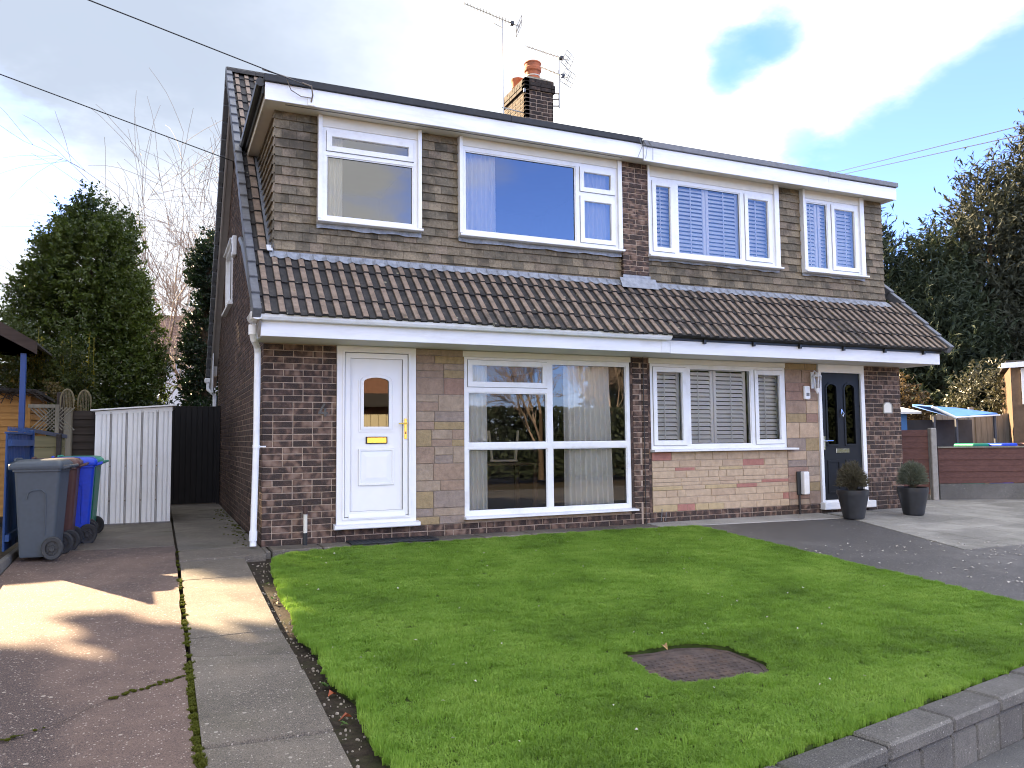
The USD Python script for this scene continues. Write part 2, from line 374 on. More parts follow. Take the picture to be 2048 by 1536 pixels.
def leaf_mat(name, cols, trans=0.3, rough=0.4, spec=0.5, nscale=2.0, pos_cols=None):
    g = Graph()
    rd = g.add('geometry')+'.random_per_island'
    pos = g.add('geometry')+'.position'
    n = g.add('noise_texture', {'vector': pos}, scale=nscale, detail=3.0, roughness=0.6)+'.fac'
    f = gmath(g, 'add', gmath(g, 'multiply', rd, 0.6), gmath(g, 'multiply', n, 0.4))
    k = len(cols)
    s = g.add('rgb_ramp', {'fac': f}, ramp=[(0.12+0.76*i/(k-1), c) for i, c in enumerate(cols)])+'.color'
    p = g.add('principled_bsdf', {'base_color': s}, roughness=rough, specular_ior_level=spec)
    t = g.add('translucent_bsdf', {'color': g.add('mix_color', {'a': s}, blend_type='multiply', fac=0.5, b=(1.0, 1.0, 0.4))+'.result'})
    mx = g.add('mix_closure', {'closure1': p+'.BSDF', 'closure2': t+'.BSDF'}, fac=trans)
    return g.make(name, surface=mx+'.closure')

def wood_mat(name, c0, c1, axis='x', rough=0.75):
    g = Graph()
    pos = g.add('geometry')+'.position'
    sc = {'x': (1.5, 25, 25), 'z': (25, 25, 1.5), 'y': (25, 1.5, 25)}[axis]
    q = g.add('mapping', {'vector': pos}, mapping_type='point', scale=sc)+'.vector'
    n = g.add('noise_texture', {'vector': q}, scale=1.0, detail=6.0, roughness=0.65, distortion=0.6)+'.fac'
    n2 = g.add('noise_texture', {'vector': pos}, scale=2.0, detail=4.0)+'.fac'
    f = gmath(g, 'add', gmath(g, 'multiply', n, 0.7), gmath(g, 'multiply', n2, 0.3))
    s = g.add('rgb_ramp', {'fac': f}, ramp=[(0.32, c0), (0.68, c1)])+'.color'
    p = g.add('principled_bsdf', {'base_color': s}, roughness=rough, specular_ior_level=0.3)
    b = g.add('bump', {'height': n}, strength=0.3, distance=0.004)+'.normal'
    g.l.append((b, p+'.normal'))
    return g.make(name, surface=p+'.BSDF')

def glass_mat(name, ior=1.75, tint=(0.93, 0.96, 0.95), wave=0.0):
    g = Graph()
    fr = g.add('fresnel', IOR=ior)+'.fac'
    t = g.add('transparent_bsdf', color=tint)
    gl = g.add('glossy_bsdf', roughness=0.0, color=(0.95, 0.97, 1.0))
    if wave:
        pos = g.add('geometry')+'.position'
        n = g.add('noise_texture', {'vector': pos}, scale=1.6, detail=1.0)+'.fac'
        b = g.add('bump', {'height': n}, strength=wave, distance=0.02)+'.normal'
        g.l.append((b, gl+'.normal'))
    mx = g.add('mix_closure', {'fac': fr, 'closure1': t+'.BSDF', 'closure2': gl+'.BSDF'})
    return g.make(name, surface=mx+'.closure')

def cloth_mat(name, col, trans=0.45):
    g = Graph()
    d = g.add('diffuse_bsdf', color=col)
    t = g.add('translucent_bsdf', color=col)
    mx = g.add('mix_closure', {'closure1': d+'.BSDF', 'closure2': t+'.BSDF'}, fac=trans)
    return g.make(name, surface=mx+'.closure')

BRICKS = [brick_mat(f'facing_brick_{c}', s) for c, s in zip('abcdef', (0.12, 1.3, 2.45, 3.55, 4.68, 5.9))]
BRICK_ALL = brick_mat('facing_brick_mixed', 6.5)
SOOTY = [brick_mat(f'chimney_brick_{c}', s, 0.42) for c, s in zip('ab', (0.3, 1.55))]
MORTAR = simple('mortar', (0.40, 0.31, 0.24), 0.95, 0.2, var=0.25, scale=25, bump=0.4, bscale=150)
HANG = [hang_mat(f'hung_tile_{c}', col, s) for c, col, s in (('a', (0.19, 0.155, 0.108), 0.3), ('b', (0.23, 0.188, 0.13), 1.9), ('c', (0.155, 0.132, 0.096), 3.7), ('d', (0.215, 0.172, 0.125), 5.1))]
ROOF = [roof_mat(f'roof_tile_{c}', s) for c, s in zip('abc', (0.4, 2.1, 4.9))]
UPVC = simple('white_plastic', (0.80, 0.815, 0.84), 0.32, 0.5, var=0.03, scale=3, dirt=(0.55, 0.54, 0.49), dscale=2.6, damt=0.45)
UPVC_DOOR = simple('white_door', (0.82, 0.83, 0.85), 0.3, 0.5, var=0.02)
FASCIA = simple('white_board', (0.78, 0.80, 0.84), 0.45, 0.5, var=0.05, scale=4, dirt=(0.45, 0.43, 0.39), dscale=2.2, damt=0.35, stretch=(0.5, 1, 3))
SOFFIT = simple('cream_soffit', (0.66, 0.63, 0.56), 0.6, 0.4, var=0.05)
PANEL = simple('cream_head_panel', (0.72, 0.70, 0.65), 0.55, 0.4, var=0.05)
FELT = simple('black_felt_trim', (0.022, 0.023, 0.026), 0.6, 0.4, var=0.3, scale=12)
FELT_GREY = simple('grey_felt_trim', (0.16, 0.165, 0.18), 0.6, 0.4, var=0.2, scale=8)
BLACK_PVC = simple('black_plastic', (0.015, 0.016, 0.018), 0.35, 0.5)
LEAD = simple('lead_sheet', (0.27, 0.29, 0.325), 0.55, 0.5, metal=0.15, var=0.35, scale=9, bump=0.6, bscale=22)
SEAL = simple('dark_rubber', (0.02, 0.022, 0.024), 0.6)
GLASS = glass_mat('window_glass', 2.4, (0.97, 0.985, 0.98), wave=0.012)
GLASSMID = glass_mat('blind_window_glass', 2.0, (0.98, 0.99, 0.985), wave=0.012)
GLASSLOW = glass_mat('lower_window_glass', 1.85, (0.98, 0.99, 0.985), wave=0.012)
DOORGLASS = glass_mat('door_glass', 1.9, (0.55, 0.58, 0.56), wave=0.03)
DARKGLASS = glass_mat('dark_door_glass', 1.4, (0.3, 0.32, 0.32), wave=0.05)
CURTAIN = cloth_mat('white_curtain', (0.95, 0.97, 0.96), 0.15)
NET = cloth_mat('net_curtain', (0.88, 0.92, 0.95), 0.3)
SLAT = simple('white_slat', (0.90, 0.91, 0.92), 0.45)
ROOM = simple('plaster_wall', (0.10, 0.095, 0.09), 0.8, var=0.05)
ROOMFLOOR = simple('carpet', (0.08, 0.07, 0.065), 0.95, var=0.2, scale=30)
BRASS = simple('polished_brass', (0.85, 0.58, 0.16), 0.22, metal=1.0)
CHROME = simple('chrome', (0.75, 0.76, 0.78), 0.15, metal=1.0)
BLACKDOOR = simple('black_door', (0.008, 0.009, 0.011), 0.38, 0.3)
STONES = [simple(f'walling_stone_{c}', col, 0.9, 0.25, var=0.22, scale=14, bump=0.8, bscale=45, dirt=tuple(np.array(col)*0.6), dscale=5, damt=0.5) for c, col in zip('abcde', ((0.30, 0.215, 0.16), (0.33, 0.255, 0.19), (0.32, 0.24, 0.135), (0.295, 0.19, 0.145), (0.27, 0.215, 0.18)))]
PALES = [simple(f'pale_stone_{c}', col, 0.9, 0.25, var=0.18, scale=12, bump=0.7, bscale=50) for c, col in zip('abcd', ((0.47, 0.355, 0.245), (0.44, 0.325, 0.225), (0.45, 0.345, 0.20), (0.37, 0.175, 0.14)))]
STONEJOINT = simple('stone_joint', (0.24, 0.20, 0.165), 0.95, 0.2, var=0.2, scale=20)
PALEJOINT = simple('pale_joint', (0.43, 0.35, 0.265), 0.95, 0.2, var=0.15, scale=20)
METALPIPE = simple('galvanised_pole', (0.42, 0.41, 0.38), 0.45, metal=0.7, var=0.15)
ALU = simple('aerial_aluminium', (0.55, 0.53, 0.45), 0.4, metal=0.6)
GREYPVC = simple('grey_plastic', (0.16, 0.17, 0.185), 0.4)
TERRA = simple('terracotta', (0.38, 0.115, 0.05), 0.75, 0.3, var=0.3, scale=8, dirt=(0.05, 0.035, 0.03), dscale=4, damt=0.9)
CEMENT = simple('cement_flaunching', (0.16, 0.155, 0.12), 0.95, var=0.3, scale=15, dirt=(0.04, 0.05, 0.02), dscale=6, damt=0.7)

# ------------------------------------------------------------------ the pair of houses
PARTY, W = 5.09, 10.18
ZS, ZD0, ZD1 = 2.33, 3.36, 5.14          # soffit of the eaves, foot and head of the dormers
RY, RZ = 3.95, 7.23                        # ridge
EY = -0.74                                 # eaves edge of the tiling
S2 = math.sqrt(0.5)
def roof_pt(x, s, n):                      # along the house, up the front slope, out of it
    return (x, EY+s*S2-n*S2, EY+3.28+s*S2+n*S2)
def roof_map(v):
    v = np.asarray(v, float)
    return np.stack([v[:, 0], EY+v[:, 1]*S2-v[:, 2]*S2, EY+3.28+v[:, 1]*S2+v[:, 2]*S2], 1)
def back_map(v):
    q = roof_map(v); q[:, 1] = 2*RY-q[:, 1]
    return q

houseL = thing('semi_detached_house', 'left half of the brick semi, with the white front door and number 4', 'house', group=None)
houseR = thing('semi_detached_house', 'right half of the brick semi, with the black front door and slatted shutters', 'house')

def brick_solid(x0, x1, z0, z1, yf, yb, c=0.004):
    v = [(x0, yb, z0), (x1, yb, z0), (x1, yb, z1), (x0, yb, z1), (x0, yf+c, z0), (x1, yf+c, z0), (x1, yf+c, z1), (x0, yf+c, z1), (x0+c, yf, z0+c), (x1-c, yf, z0+c), (x1-c, yf, z1-c), (x0+c, yf, z1-c)]
    f = []
    for i in range(4):
        j = (i+1) % 4; f += [(i, j, 4+j, 4+i), (4+i, 4+j, 8+j, 8+i)]
    f.append((8, 9, 10, 11))
    return np.array(v, float), np.array(f)

def courses(x0, x1, z0, z1, off=0, seed=0):
    """brick rectangles in stretcher bond with the odd header"""
    r = np.random.default_rng(seed); out = []
    n = int(round((z1-z0)/0.075))
    for k in range(n):
        za = z0+k*0.075
        x = x0-(0.1125 if (k+off) % 2 else 0.0)
        while x < x1-0.02:
            L = 0.225 if r.random() > 0.12 else 0.1125
            a, b = max(x, x0), min(x+L, x1)
            if b-a > 0.035: out.append((a+(0.005 if a > x0+1e-6 else 0), b-(0.005 if b < x1-1e-6 else 0), za+0.005, min(za+0.07, z1)))
            x += L
    return out

def brick_panel(parent, x0, x1, z0, z1, y=0.0, off=0, seed=0, depth=0.1, mats=BRICKS, base=True):
    r = np.random.default_rng(seed+99)
    if base: obj('mortar', MB().box(x0+0.003, x1-0.003, y+0.007, y+depth, z0, z1), MORTAR, parent)
    for a, b, c, d in courses(x0, x1, z0, z1, off, seed):
        yo = y+r.uniform(-0.0045, 0.002); jz = r.uniform(-0.0018, 0.0018)
        v, f = brick_solid(a, b+r.uniform(-0.002, 0.0), c+jz, d+jz, yo, y+0.05 if a > x0+1e-6 else y+0.1)
        obj('brick', MB().add(v, f), mats[int(r.integers(len(mats)))], parent)

def stone_panel(parent, x0, x1, z0, z1, y, mats, joint, seed, hs, ws, weights, jw=0.006, prefer=None):
    r = np.random.default_rng(seed)
    obj('joint', MB().box(x0, x1, y+0.008, y+0.1, z0, z1), joint, parent)
    z = z0
    while z < z1-0.02:
        h = float(r.choice(hs)); h = min(h, z1-z)
        if z1-z-h < 0.05: h = z1-z
        x = x0
        while x < x1-0.02:
            w = float(r.uniform(*ws))*(1.0 if h > 0.08 else 1.25)
            if x1-x-w < ws[0]*0.7: w = x1-x
            cells = [(x, x+w, z, z+h)]
            if h > 0.17 and r.random() < 0.35: t = h*r.uniform(0.4, 0.6); cells = [(x, x+w, z, z+t), (x, x+w, z+t, z+h)]
            for a, b, c, d in cells:
                m = mats[int(r.choice(len(mats), p=weights))]
                yo = y+r.uniform(-0.006, 0.003)
                v, f = brick_solid(a+(jw/2 if a > x0+1e-6 else 0), b-(jw/2 if b < x1-1e-6 else 0), c+jw/2, d-jw/2, yo, y+0.05, 0.005)
                obj('stone', MB().add(v, f), m, parent)
            x += w
        z += h

def window(parent, label, x0, x1, z0, z1, y, lights, fw=0.05, sill=None, head=None, jamb=None, glass=None, depth=0.07):
    """lights: (x0, x1, z0, z1, opens). One frame, and for each light its sash if it opens, its seal and its pane."""
    w = sub('window', parent, label)
    hole = unary_union([sbox(a, c, b, d) for a, b, c, d, o in lights])
    obj('frame', wall_poly(sbox(x0, z0, x1, z1).difference(hole), y, y+depth), UPVC, w)
    for a, b, c, d, o in lights:
        if o:
            s = MB()
            t = 0.062
            s.add(*wall_poly(ring(a-0.012, b+0.012, c-0.012, d+0.012, t), y-0.016, y-0.001).arrays())
            s.add(*wall_poly(ring(a+0.006, b-0.006, c+0.006, d-0.006, t-0.012), y, y+0.03).arrays())
            obj('sash', s, UPVC, w)
            obj('gasket', wall_poly(ring(a-0.017, b+0.017, c-0.017, d+0.017, 0.006), y-0.002, y+0.001), SEAL, w)
            a, b, c, d = a+t-0.012, b-t+0.012, c+t-0.012, d-t+0.012
            yg = y+0.012
        else:
            yg = y+0.03
            obj('bead', wall_poly(ring(a, b, c, d, 0.014), y+0.012, yg-0.003), UPVC, w)
            a, b, c, d = a+0.014, b-0.014, c+0.014, d-0.014
        obj('seal', wall_poly(ring(a-0.001, b+0.001, c-0.001, d+0.001, 0.006), yg-0.006, yg-0.002), SEAL, w)
        obj('pane', MB().quad((a, yg, c), (b, yg, c), (b, yg, d), (a, yg, d)), glass or GLASS, w)
    if head: obj('head_panel', MB().cbox(x0-0.02, x1+0.02, y-0.01, y+0.06, z1+0.002, head, 0.003), PANEL, w)
    if jamb:
        for xa, xb in jamb: obj('side_trim', MB().cbox(xa, xb, y-0.035, y+0.06, z0+0.01, (head or z1)-0.002, 0.004), UPVC, w)
    if sill:
        sx0, sx1, sz, sy = sill
        pr = [(y+0.03, sz), (sy, sz-0.012), (sy, sz-0.035), (sy+0.012, sz-0.04), (y+0.03, sz-0.04)]
        mb = MB().poly([(sx0, p, q) for p, q in pr], (sx1-sx0, 0, 0))
        obj('sill', mb, UPVC, w)
    return w

# ---- ground-floor fronts
XDL, XDR, XWL, XWR = 0.838, 1.809, 2.458, 4.921
wl = sub('front_wall', houseL)
brick_panel(wl, 0.0, XDL, 0.0, ZS, seed=1)
pl = sub('plinth', houseL)
obj('pier_edge', MB().box(XWR+0.002, XWR+0.044, 0.004, 0.1, 0.15, ZS), BRICKS[1], houseL)
obj('pier_edge', MB().box(W-XWR-0.044, W-XWR-0.002, 0.004, 0.1, 0.15, ZS), BRICKS[3], houseR)
brick_panel(pl, XDL+0.004, XWR+0.042, 0.0, 0.15, y=0.004, off=1, seed=2)
pr_ = sub('pier', houseL)
brick_panel(pr_, XWR+0.045, PARTY+0.02, 0.0, ZS, y=-0.002, off=0, seed=3)
st = sub('stone_panel', houseL, 'random squared sandstone in pink, buff and grey')
stone_panel(st, XDR+0.003, XWL-0.003, 0.15, ZS, 0.0, STONES, STONEJOINT, 11, [0.10, 0.13, 0.18, 0.21], (0.2, 0.42), [0.25, 0.3, 0.2, 0.15, 0.1])
obj('sub_sill_wall', MB().box(XWL, XWR, 0.02, 0.1, 0.12, 0.18), MORTAR, houseL)

wr = sub('front_wall', houseR)
brick_panel(wr, W-XDL, W, 0.0, ZS, seed=5)
pl = sub('plinth', houseR)
brick_panel(pl, W-XWR-0.042, W-XDL-0.004, 0.0, 0.15, y=0.004, off=0, seed=6)
pr_ = sub('pier', houseR)
brick_panel(pr_, PARTY+0.024, W-XWR-0.045, 0.0, ZS, y=-0.002, off=0, seed=7)
obj('drain_wire', MB().tube([(PARTY+0.045, -0.012, 0.02), (PARTY+0.045, -0.012, ZS)], 0.006, 6), BLACK_PVC, houseR)
st = sub('stone_panel', houseR, 'tall strip of squared sandstone between window and black door')
stone_panel(st, W-XWL+0.003, W-XDR-0.003, 0.15, ZS, 0.0, STONES+[PALES[1]], STONEJOINT, 12, [0.10, 0.14, 0.2, 0.24], (0.2, 0.42), [0.2, 0.24, 0.14, 0.14, 0.14, 0.14])
st = sub('stone_panel', houseR, 'pale buff stone with thin pink pieces under the window')
stone_panel(st, W-XWR+0.003, W-XWL, 0.15, 0.99, 0.0, PALES, PALEJOINT, 13, [0.05, 0.06, 0.075, 0.1], (0.14, 0.46), [0.55, 0.24, 0.1, 0.11], jw=0.006)

# white door of the left house
dl = sub('front_door', houseL, 'white panelled front door with arched glass, brass handle and letter plate')
x0, x1 = XDL, XDR
fr = sbox(x0, 0.2, x1, ZS-0.002).difference(sbox(0.93, 0.285, 1.715, 2.255))
obj('frame', wall_poly(fr, -0.03, 0.07), UPVC_DOOR, dl)
obj('frame_moulding', wall_poly(ring(0.905, 1.74, 0.26, 2.28, 0.022), -0.042, -0.031), UPVC_DOOR, dl)
obj('gasket', wall_poly(ring(0.926, 1.719, 0.281, 2.259, 0.010), -0.004, 0.006), SEAL, dl)
obj('sash', wall_poly(ring(0.938, 1.707, 0.293, 2.247, 0.062), -0.018, 0.04), UPVC_DOOR, dl)
arch = Polygon([(1.165, 1.36), (1.475, 1.36), (1.475, 1.905)]+[(1.32+0.155*math.cos(t), 1.905+0.05*math.sin(t)) for t in np.linspace(0, np.pi, 9)][1:]+[(1.165, 1.905)])
leaf = sbox(1.003, 0.357, 1.642, 2.183)
obj('leaf', wall_poly(leaf.difference(arch.buffer(0.004)), 0.004, 0.03), UPVC_DOOR, dl)
obj('leaf_gap', wall_poly(ring(0.997, 1.648, 0.351, 2.189, 0.005), -0.012, 0.012), SEAL, dl)
obj('glass_moulding', wall_poly(arch.buffer(0.062, join_style=2).difference(arch.buffer(0.04, join_style=2)), -0.004, 0.005), UPVC_DOOR, dl)
obj('glass_rim', wall_poly(arch.buffer(0.036, join_style=2).difference(arch), -0.012, 0.006), UPVC_DOOR, dl)
a_ = np.array(arch.exterior.coords)[:-1]
obj('pane', MB().add([(p, 0.012, q) for p, q in a_], [(0, i, i+1) for i in range(1, len(a_)-1)]), DOORGLASS, dl)
mb = MB()
for k, (w_, y_) in enumerate(((0.0, -0.012), (0.022, 0.003), (0.04, 0.003), (0.095, -0.014))): pass
o_ = [(1.10, 0.655), (1.54, 0.655), (1.54, 1.095), (1.10, 1.095)]
def inset(q, d): return [(q[0][0]+d, q[0][1]+d), (q[1][0]-d, q[1][1]+d), (q[2][0]-d, q[2][1]-d), (q[3][0]+d, q[3][1]-d)]
rings = [(0.0, 0.0035), (0.006, -0.014), (0.022, -0.014), (0.03, 0.0), (0.095, -0.012)]
vv = [[(p, y_, q) for p, q in inset(o_, d)] for d, y_ in rings]
for i in range(len(vv)-1):
    for j in range(4): mb.quad(vv[i][j], vv[i][(j+1) % 4], vv[i+1][(j+1) % 4], vv[i+1][j])
mb.quad(*vv[-1])
obj('lower_panel', mb, UPVC_DOOR, dl)
mb = MB().cbox(1.19, 1.455, -0.012, 0.0035, 1.155, 1.24, 0.004)
obj('letter_plate', mb, SEAL, dl)
obj('letter_flap', MB().cbox(1.205, 1.44, -0.019, -0.0125, 1.165, 1.23, 0.004), BRASS, dl)
h = MB().cbox(1.662, 1.693, -0.032, -0.0185, 1.21, 1.46, 0.004)
h.tube([(1.677, -0.03, 1.40), (1.677, -0.075, 1.40)], 0.011, 10).tube([(1.68, -0.075, 1.40), (1.58, -0.078, 1.396)], [0.011, 0.008], 10)
obj('handle', h, BRASS, dl)
obj('keyhole', MB().cbox(1.671, 1.684, -0.0345, -0.0322, 1.27, 1.30, 0.001), SEAL, dl)
obj('sill', MB().poly([(0.805, 0.05, 0.225), (0.805, -0.10, 0.205), (0.805, -0.10, 0.165), (0.805, -0.085, 0.155), (0.805, 0.05, 0.155)], (1.04, 0, 0)), UPVC_DOOR, dl)
obj('weather_bar', MB().poly([(0.98, -0.019, 0.33), (0.98, -0.05, 0.29), (0.98, -0.05, 0.275), (0.98, -0.019, 0.275)], (0.69, 0, 0)), UPVC_DOOR, dl)
obj('threshold_wall', MB().box(XDL, XDR, 0.02, 0.1, 0.14, 0.21), MORTAR, houseL)

# black door of the right house
dr = sub('front_door', houseR, 'black front door with two tall glass panels and chrome letter plate')
x0, x1 = W-XDR, W-XDL
obj('frame', wall_poly(sbox(x0, 0.1, x1, ZS-0.002).difference(sbox(x0+0.055, 0.2, x1-0.075, 2.2)), -0.03, 0.07), UPVC_DOOR, dr)
lx0, lx1 = x0+0.06, x1-0.08
def lite(cx): return Polygon([(cx-0.1, 1.07), (cx+0.1, 1.07), (cx+0.1, 1.95)]+[(cx+0.1*math.cos(t), 1.95+0.07*math.sin(t)) for t in np.linspace(0, np.pi, 9)][1:]+[(cx-0.1, 1.95)])
mid = (lx0+lx1)/2; L1, L2 = lite(mid-0.19), lite(mid+0.19)
obj('leaf', wall_poly(sbox(lx0, 0.205, lx1, 2.195).difference(L1.union(L2)), 0.0, 0.04), BLACKDOOR, dr)
for L in (L1, L2):
    obj('glass_moulding', wall_poly(L.buffer(0.03, join_style=2).difference(L), -0.01, 0.001), BLACKDOOR, dr)
    a_ = np.array(L.exterior.coords)[:-1]
    obj('pane', MB().add([(p, 0.015, q) for p, q in a_], [(0, i, i+1) for i in range(1, len(a_)-1)]), DARKGLASS, dr)
    cx = (L.bounds[0]+L.bounds[2])/2
    obj('lower_panel', wall_poly(ring(cx-0.13, cx+0.13, 0.3, 0.82, 0.03), -0.01, 0.001), BLACKDOOR, dr)
obj('letter_plate', MB().cbox(mid-0.14, mid+0.14, -0.012, 0.002, 0.93, 1.0, 0.004), CHROME, dr)
obj('handle', MB().cbox(lx0+0.025, lx0+0.06, -0.012, 0.0, 0.98, 1.2, 0.004).tube([(lx0+0.04, -0.01, 1.12), (lx0+0.04, -0.06, 1.12), (lx0+0.17, -0.06, 1.12)], 0.011, 8), CHROME, dr)
obj('knocker', MB().tube([(mid, -0.01, 1.62), (mid-0.03, -0.03, 1.55), (mid, -0.035, 1.5), (mid+0.03, -0.03, 1.55), (mid, -0.01, 1.62)], 0.009, 6), CHROME, dr)
obj('sill', MB().cbox(x0-0.02, x1+0.09, -0.1, 0.05, 0.06, 0.17, 0.008), UPVC_DOOR, dr)

# ---- windows
FY = 0.012
w5 = window(houseL, 'large four-light ground floor window', XWL, XWR, 0.225, 2.25, FY,
            [(XWL+0.06, 3.62, 1.86+0.02, 2.20, True), (XWL+0.055, 3.63, 1.145, 1.80, False), (3.71, XWR-0.055, 1.145, 2.20, False), (XWL+0.055, 3.63, 0.285, 1.075, False), (3.71, XWR-0.055, 0.285, 1.075, False)],
            sill=(XWL-0.02, XWR+0.05, 0.235, -0.1), head=ZS-0.002, glass=GLASSLOW)
w6 = window(houseR, 'three-light ground floor window with white shutters behind', W-XWR, W-XWL, 1.03, 2.25, FY,
            [(W-XWR+0.06, 5.86, 1.10, 2.19, True), (5.95, 7.06, 1.09, 2.20, False), (7.14, W-XWL-0.06, 1.10, 2.19, True)],
            sill=(W-XWR-0.02, W-XWL+0.13, 1.035, -0.11), head=ZS-0.002, glass=GLASSLOW)
DY = 0.045
w1 = window(houseL, 'smaller upstairs window with a top light', 0.655, 1.855, 3.85, 5.0, DY,
            [(0.72, 1.79, 4.72, 4.94, True), (0.71, 1.80, 3.90, 4.655, False)], head=ZD1-0.002, jamb=[(0.605, 0.655), (1.855, 1.905)], sill=(0.60, 1.91, 3.855, -0.035))
w2 = window(houseL, 'wide upstairs window with a fixed pane and two small lights', 2.46, 4.80, 3.85, 5.02, DY,
            [(2.50, 4.135, 3.905, 4.965, False), (4.21, 4.745, 4.635, 4.955, True), (4.21, 4.745, 3.915, 4.545, True)], head=ZD1-0.002, jamb=[(2.415, 2.46), (4.80, 4.865)], sill=(2.41, 4.87, 3.855, -0.035))
w3 = window(houseR, 'upstairs window of three lights next to the brick pier', 5.335, 7.64, 3.82, 4.98, DY,
            [(5.40, 5.75, 3.90, 4.91, True), (5.84, 6.99, 3.89, 4.925, False), (7.08, 7.575, 3.90, 4.91, True)], head=ZD1-0.002, jamb=[(5.30, 5.335), (7.64, 7.73)], sill=(5.29, 7.74, 3.83, -0.045), glass=GLASSMID)
w4 = window(houseR, 'small upstairs window of two lights', 8.27, 9.45, 3.82, 5.0, DY,
            [(8.32, 8.76, 3.88, 4.95, False), (8.85, 9.39, 3.89, 4.94, True)], head=ZD1-0.002, jamb=[(8.225, 8.27), (9.45, 9.54)], sill=(8.21, 9.55, 3.83, -0.045), glass=GLASSMID)
for par, a, b in ((houseL, 0.60, 1.91), (houseL, 2.41, 4.865), (houseR, 5.31, 7.74), (houseR, 8.21, 9.55)):
    n = int((b-a)/0.04); xs = np.linspace(a, b, n); mb = MB()
    rr = np.random.default_rng(int(a*10))
    top = np.stack([xs, np.full(n, 0.068), np.full(n, 3.815)], 1)
    bot = np.stack([xs, 0.058+0.006*np.sin(xs*23)+rr.uniform(-0.003, 0.003, n), 3.752+0.006*np.sin(xs*9)+0.004*np.sin(xs*21)+rr.uniform(-0.003, 0.003, n)], 1)
    for i in range(n-1): mb.quad(bot[i], bot[i+1], top[i+1], top[i])
    obj('lead_apron', mb, LEAD, par)

# ---- hung tiles on the dormers
def hung(parent, x0, x1, holes, seed, z0=ZD0, z1=ZD1, y=0.12, gauge=0.1124, tw=0.166):
    r = np.random.default_rng(seed)
    n = int(math.ceil((z1-z0)/gauge))
    for k in range(n):
        za, zb = z0+k*gauge, min(z0+(k+1)*gauge, z1-0.01)
        free = [(x0, x1)]
        for a, b, c, d in holes:
            if zb > c+0.03 and za < d-0.03:
                free = [q for p in free for q in ((p[0], min(p[1], a)), (max(p[0], b), p[1])) if q[1]-q[0] > 0.03]
        for a, b in free:
            x = x0-(tw/2 if k % 2 else 0)
            while x < b:
                p, q = max(x, a), min(x+tw, b)
                if q-p > 0.03:
                    j = r.uniform(-0.004, 0.004); zlo = za-0.012+r.uniform(-0.004, 0.003)
                    yb_ = y-0.040+r.uniform(-0.003, 0.003)
                    tz = zb+0.006
                    v = [(p+0.0012, yb_, zlo+j*0.3), (q-0.0012, yb_, zlo-j*0.3), (q-0.0012, y-0.016, tz), (p+0.0012, y-0.016, tz),
                         (p+0.0012, y-0.004, zlo), (q-0.0012, y-0.004, zlo), (q-0.0012, y-0.002, tz), (p+0.0012, y-0.002, tz)]
                    obj('hung_tile', MB().add(v, [(0, 1, 2, 3), (0, 4, 5, 1), (0, 3, 7, 4), (1, 5, 6, 2), (3, 2, 6, 7)]), HANG[int(r.integers(4))], parent)
                x += tw
DX0, DX1 = 0.111, 10.03
hl = sub('dormer_front', houseL)
hung(hl, DX0, 4.875, [(0.605, 1.905, 3.80, 9), (2.415, 4.9, 3.80, 9)], 21)
hr = sub('dormer_front', houseR)
hung(hr, 5.30, DX1, [(5.0, 7.73, 3.80, 9), (8.225, 9.54, 3.80, 9)], 22)
holes = unary_union([sbox(0.66, 3.83, 1.85, 5.0), sbox(2.46, 3.83, 4.80, 5.02)])
obj('backing', wall_poly(sbox(DX0+0.01, 3.3, PARTY, ZD1).difference(holes), 0.119, 0.2), MORTAR, hl)
holes = unary_union([sbox(5.335, 3.83, 7.64, 4.98), sbox(8.27, 3.83, 9.45, 5.0)])
obj('backing', wall_poly(sbox(PARTY, 3.3, DX1-0.01, ZD1).difference(holes), 0.119, 0.2), MORTAR, hr)
# cheek on the left, its tiles facing the drive
ck = sub('dormer_cheek', houseL)
r = np.random.default_rng(31)
obj('backing', MB().poly([(DX0+0.004, 0.14, 3.40), (DX0+0.004, 1.98, 5.2), (DX0+0.004, 0.14, 5.2)], (0.1, 0, 0)), MORTAR, ck)
for k in range(16):
    za, zb = ZD0+k*0.1124, min(ZD0+(k+1)*0.1124, ZD1-0.01)
    yend = za-3.28+0.03
    y = 0.085-(0.083 if k % 2 == 0 else 0)
    while y < yend:
        p, q = max(y, 0.085), min(y+0.166, yend)
        if q-p > 0.03:
            xb = DX0-0.034+r.uniform(-0.003, 0.003); zlo = za-0.012+r.uniform(-0.003, 0.003)
            v = [(xb, p+0.001, zlo), (xb, q-0.001, zlo), (DX0-0.01, q-0.001, zb+0.006), (DX0-0.01, p+0.001, zb+0.006), (DX0, p+0.001, zlo), (DX0, q-0.001, zlo), (DX0+0.002, q-0.001, zb+0.006), (DX0+0.002, p+0.001, zb+0.006)]
            obj('hung_tile', MB().add(v, [(3, 2, 1, 0), (1, 5, 4, 0), (4, 7, 3, 0), (2, 6, 5, 1), (7, 6, 2, 3)]), HANG[int(r.integers(4))], ck)
        y += 0.166
# brick pier between the dormers
pu = sub('pier', houseL)
brick_panel(pu, 4.872, 5.302, 3.34, ZD1, y=0.03, seed=41, depth=0.12)

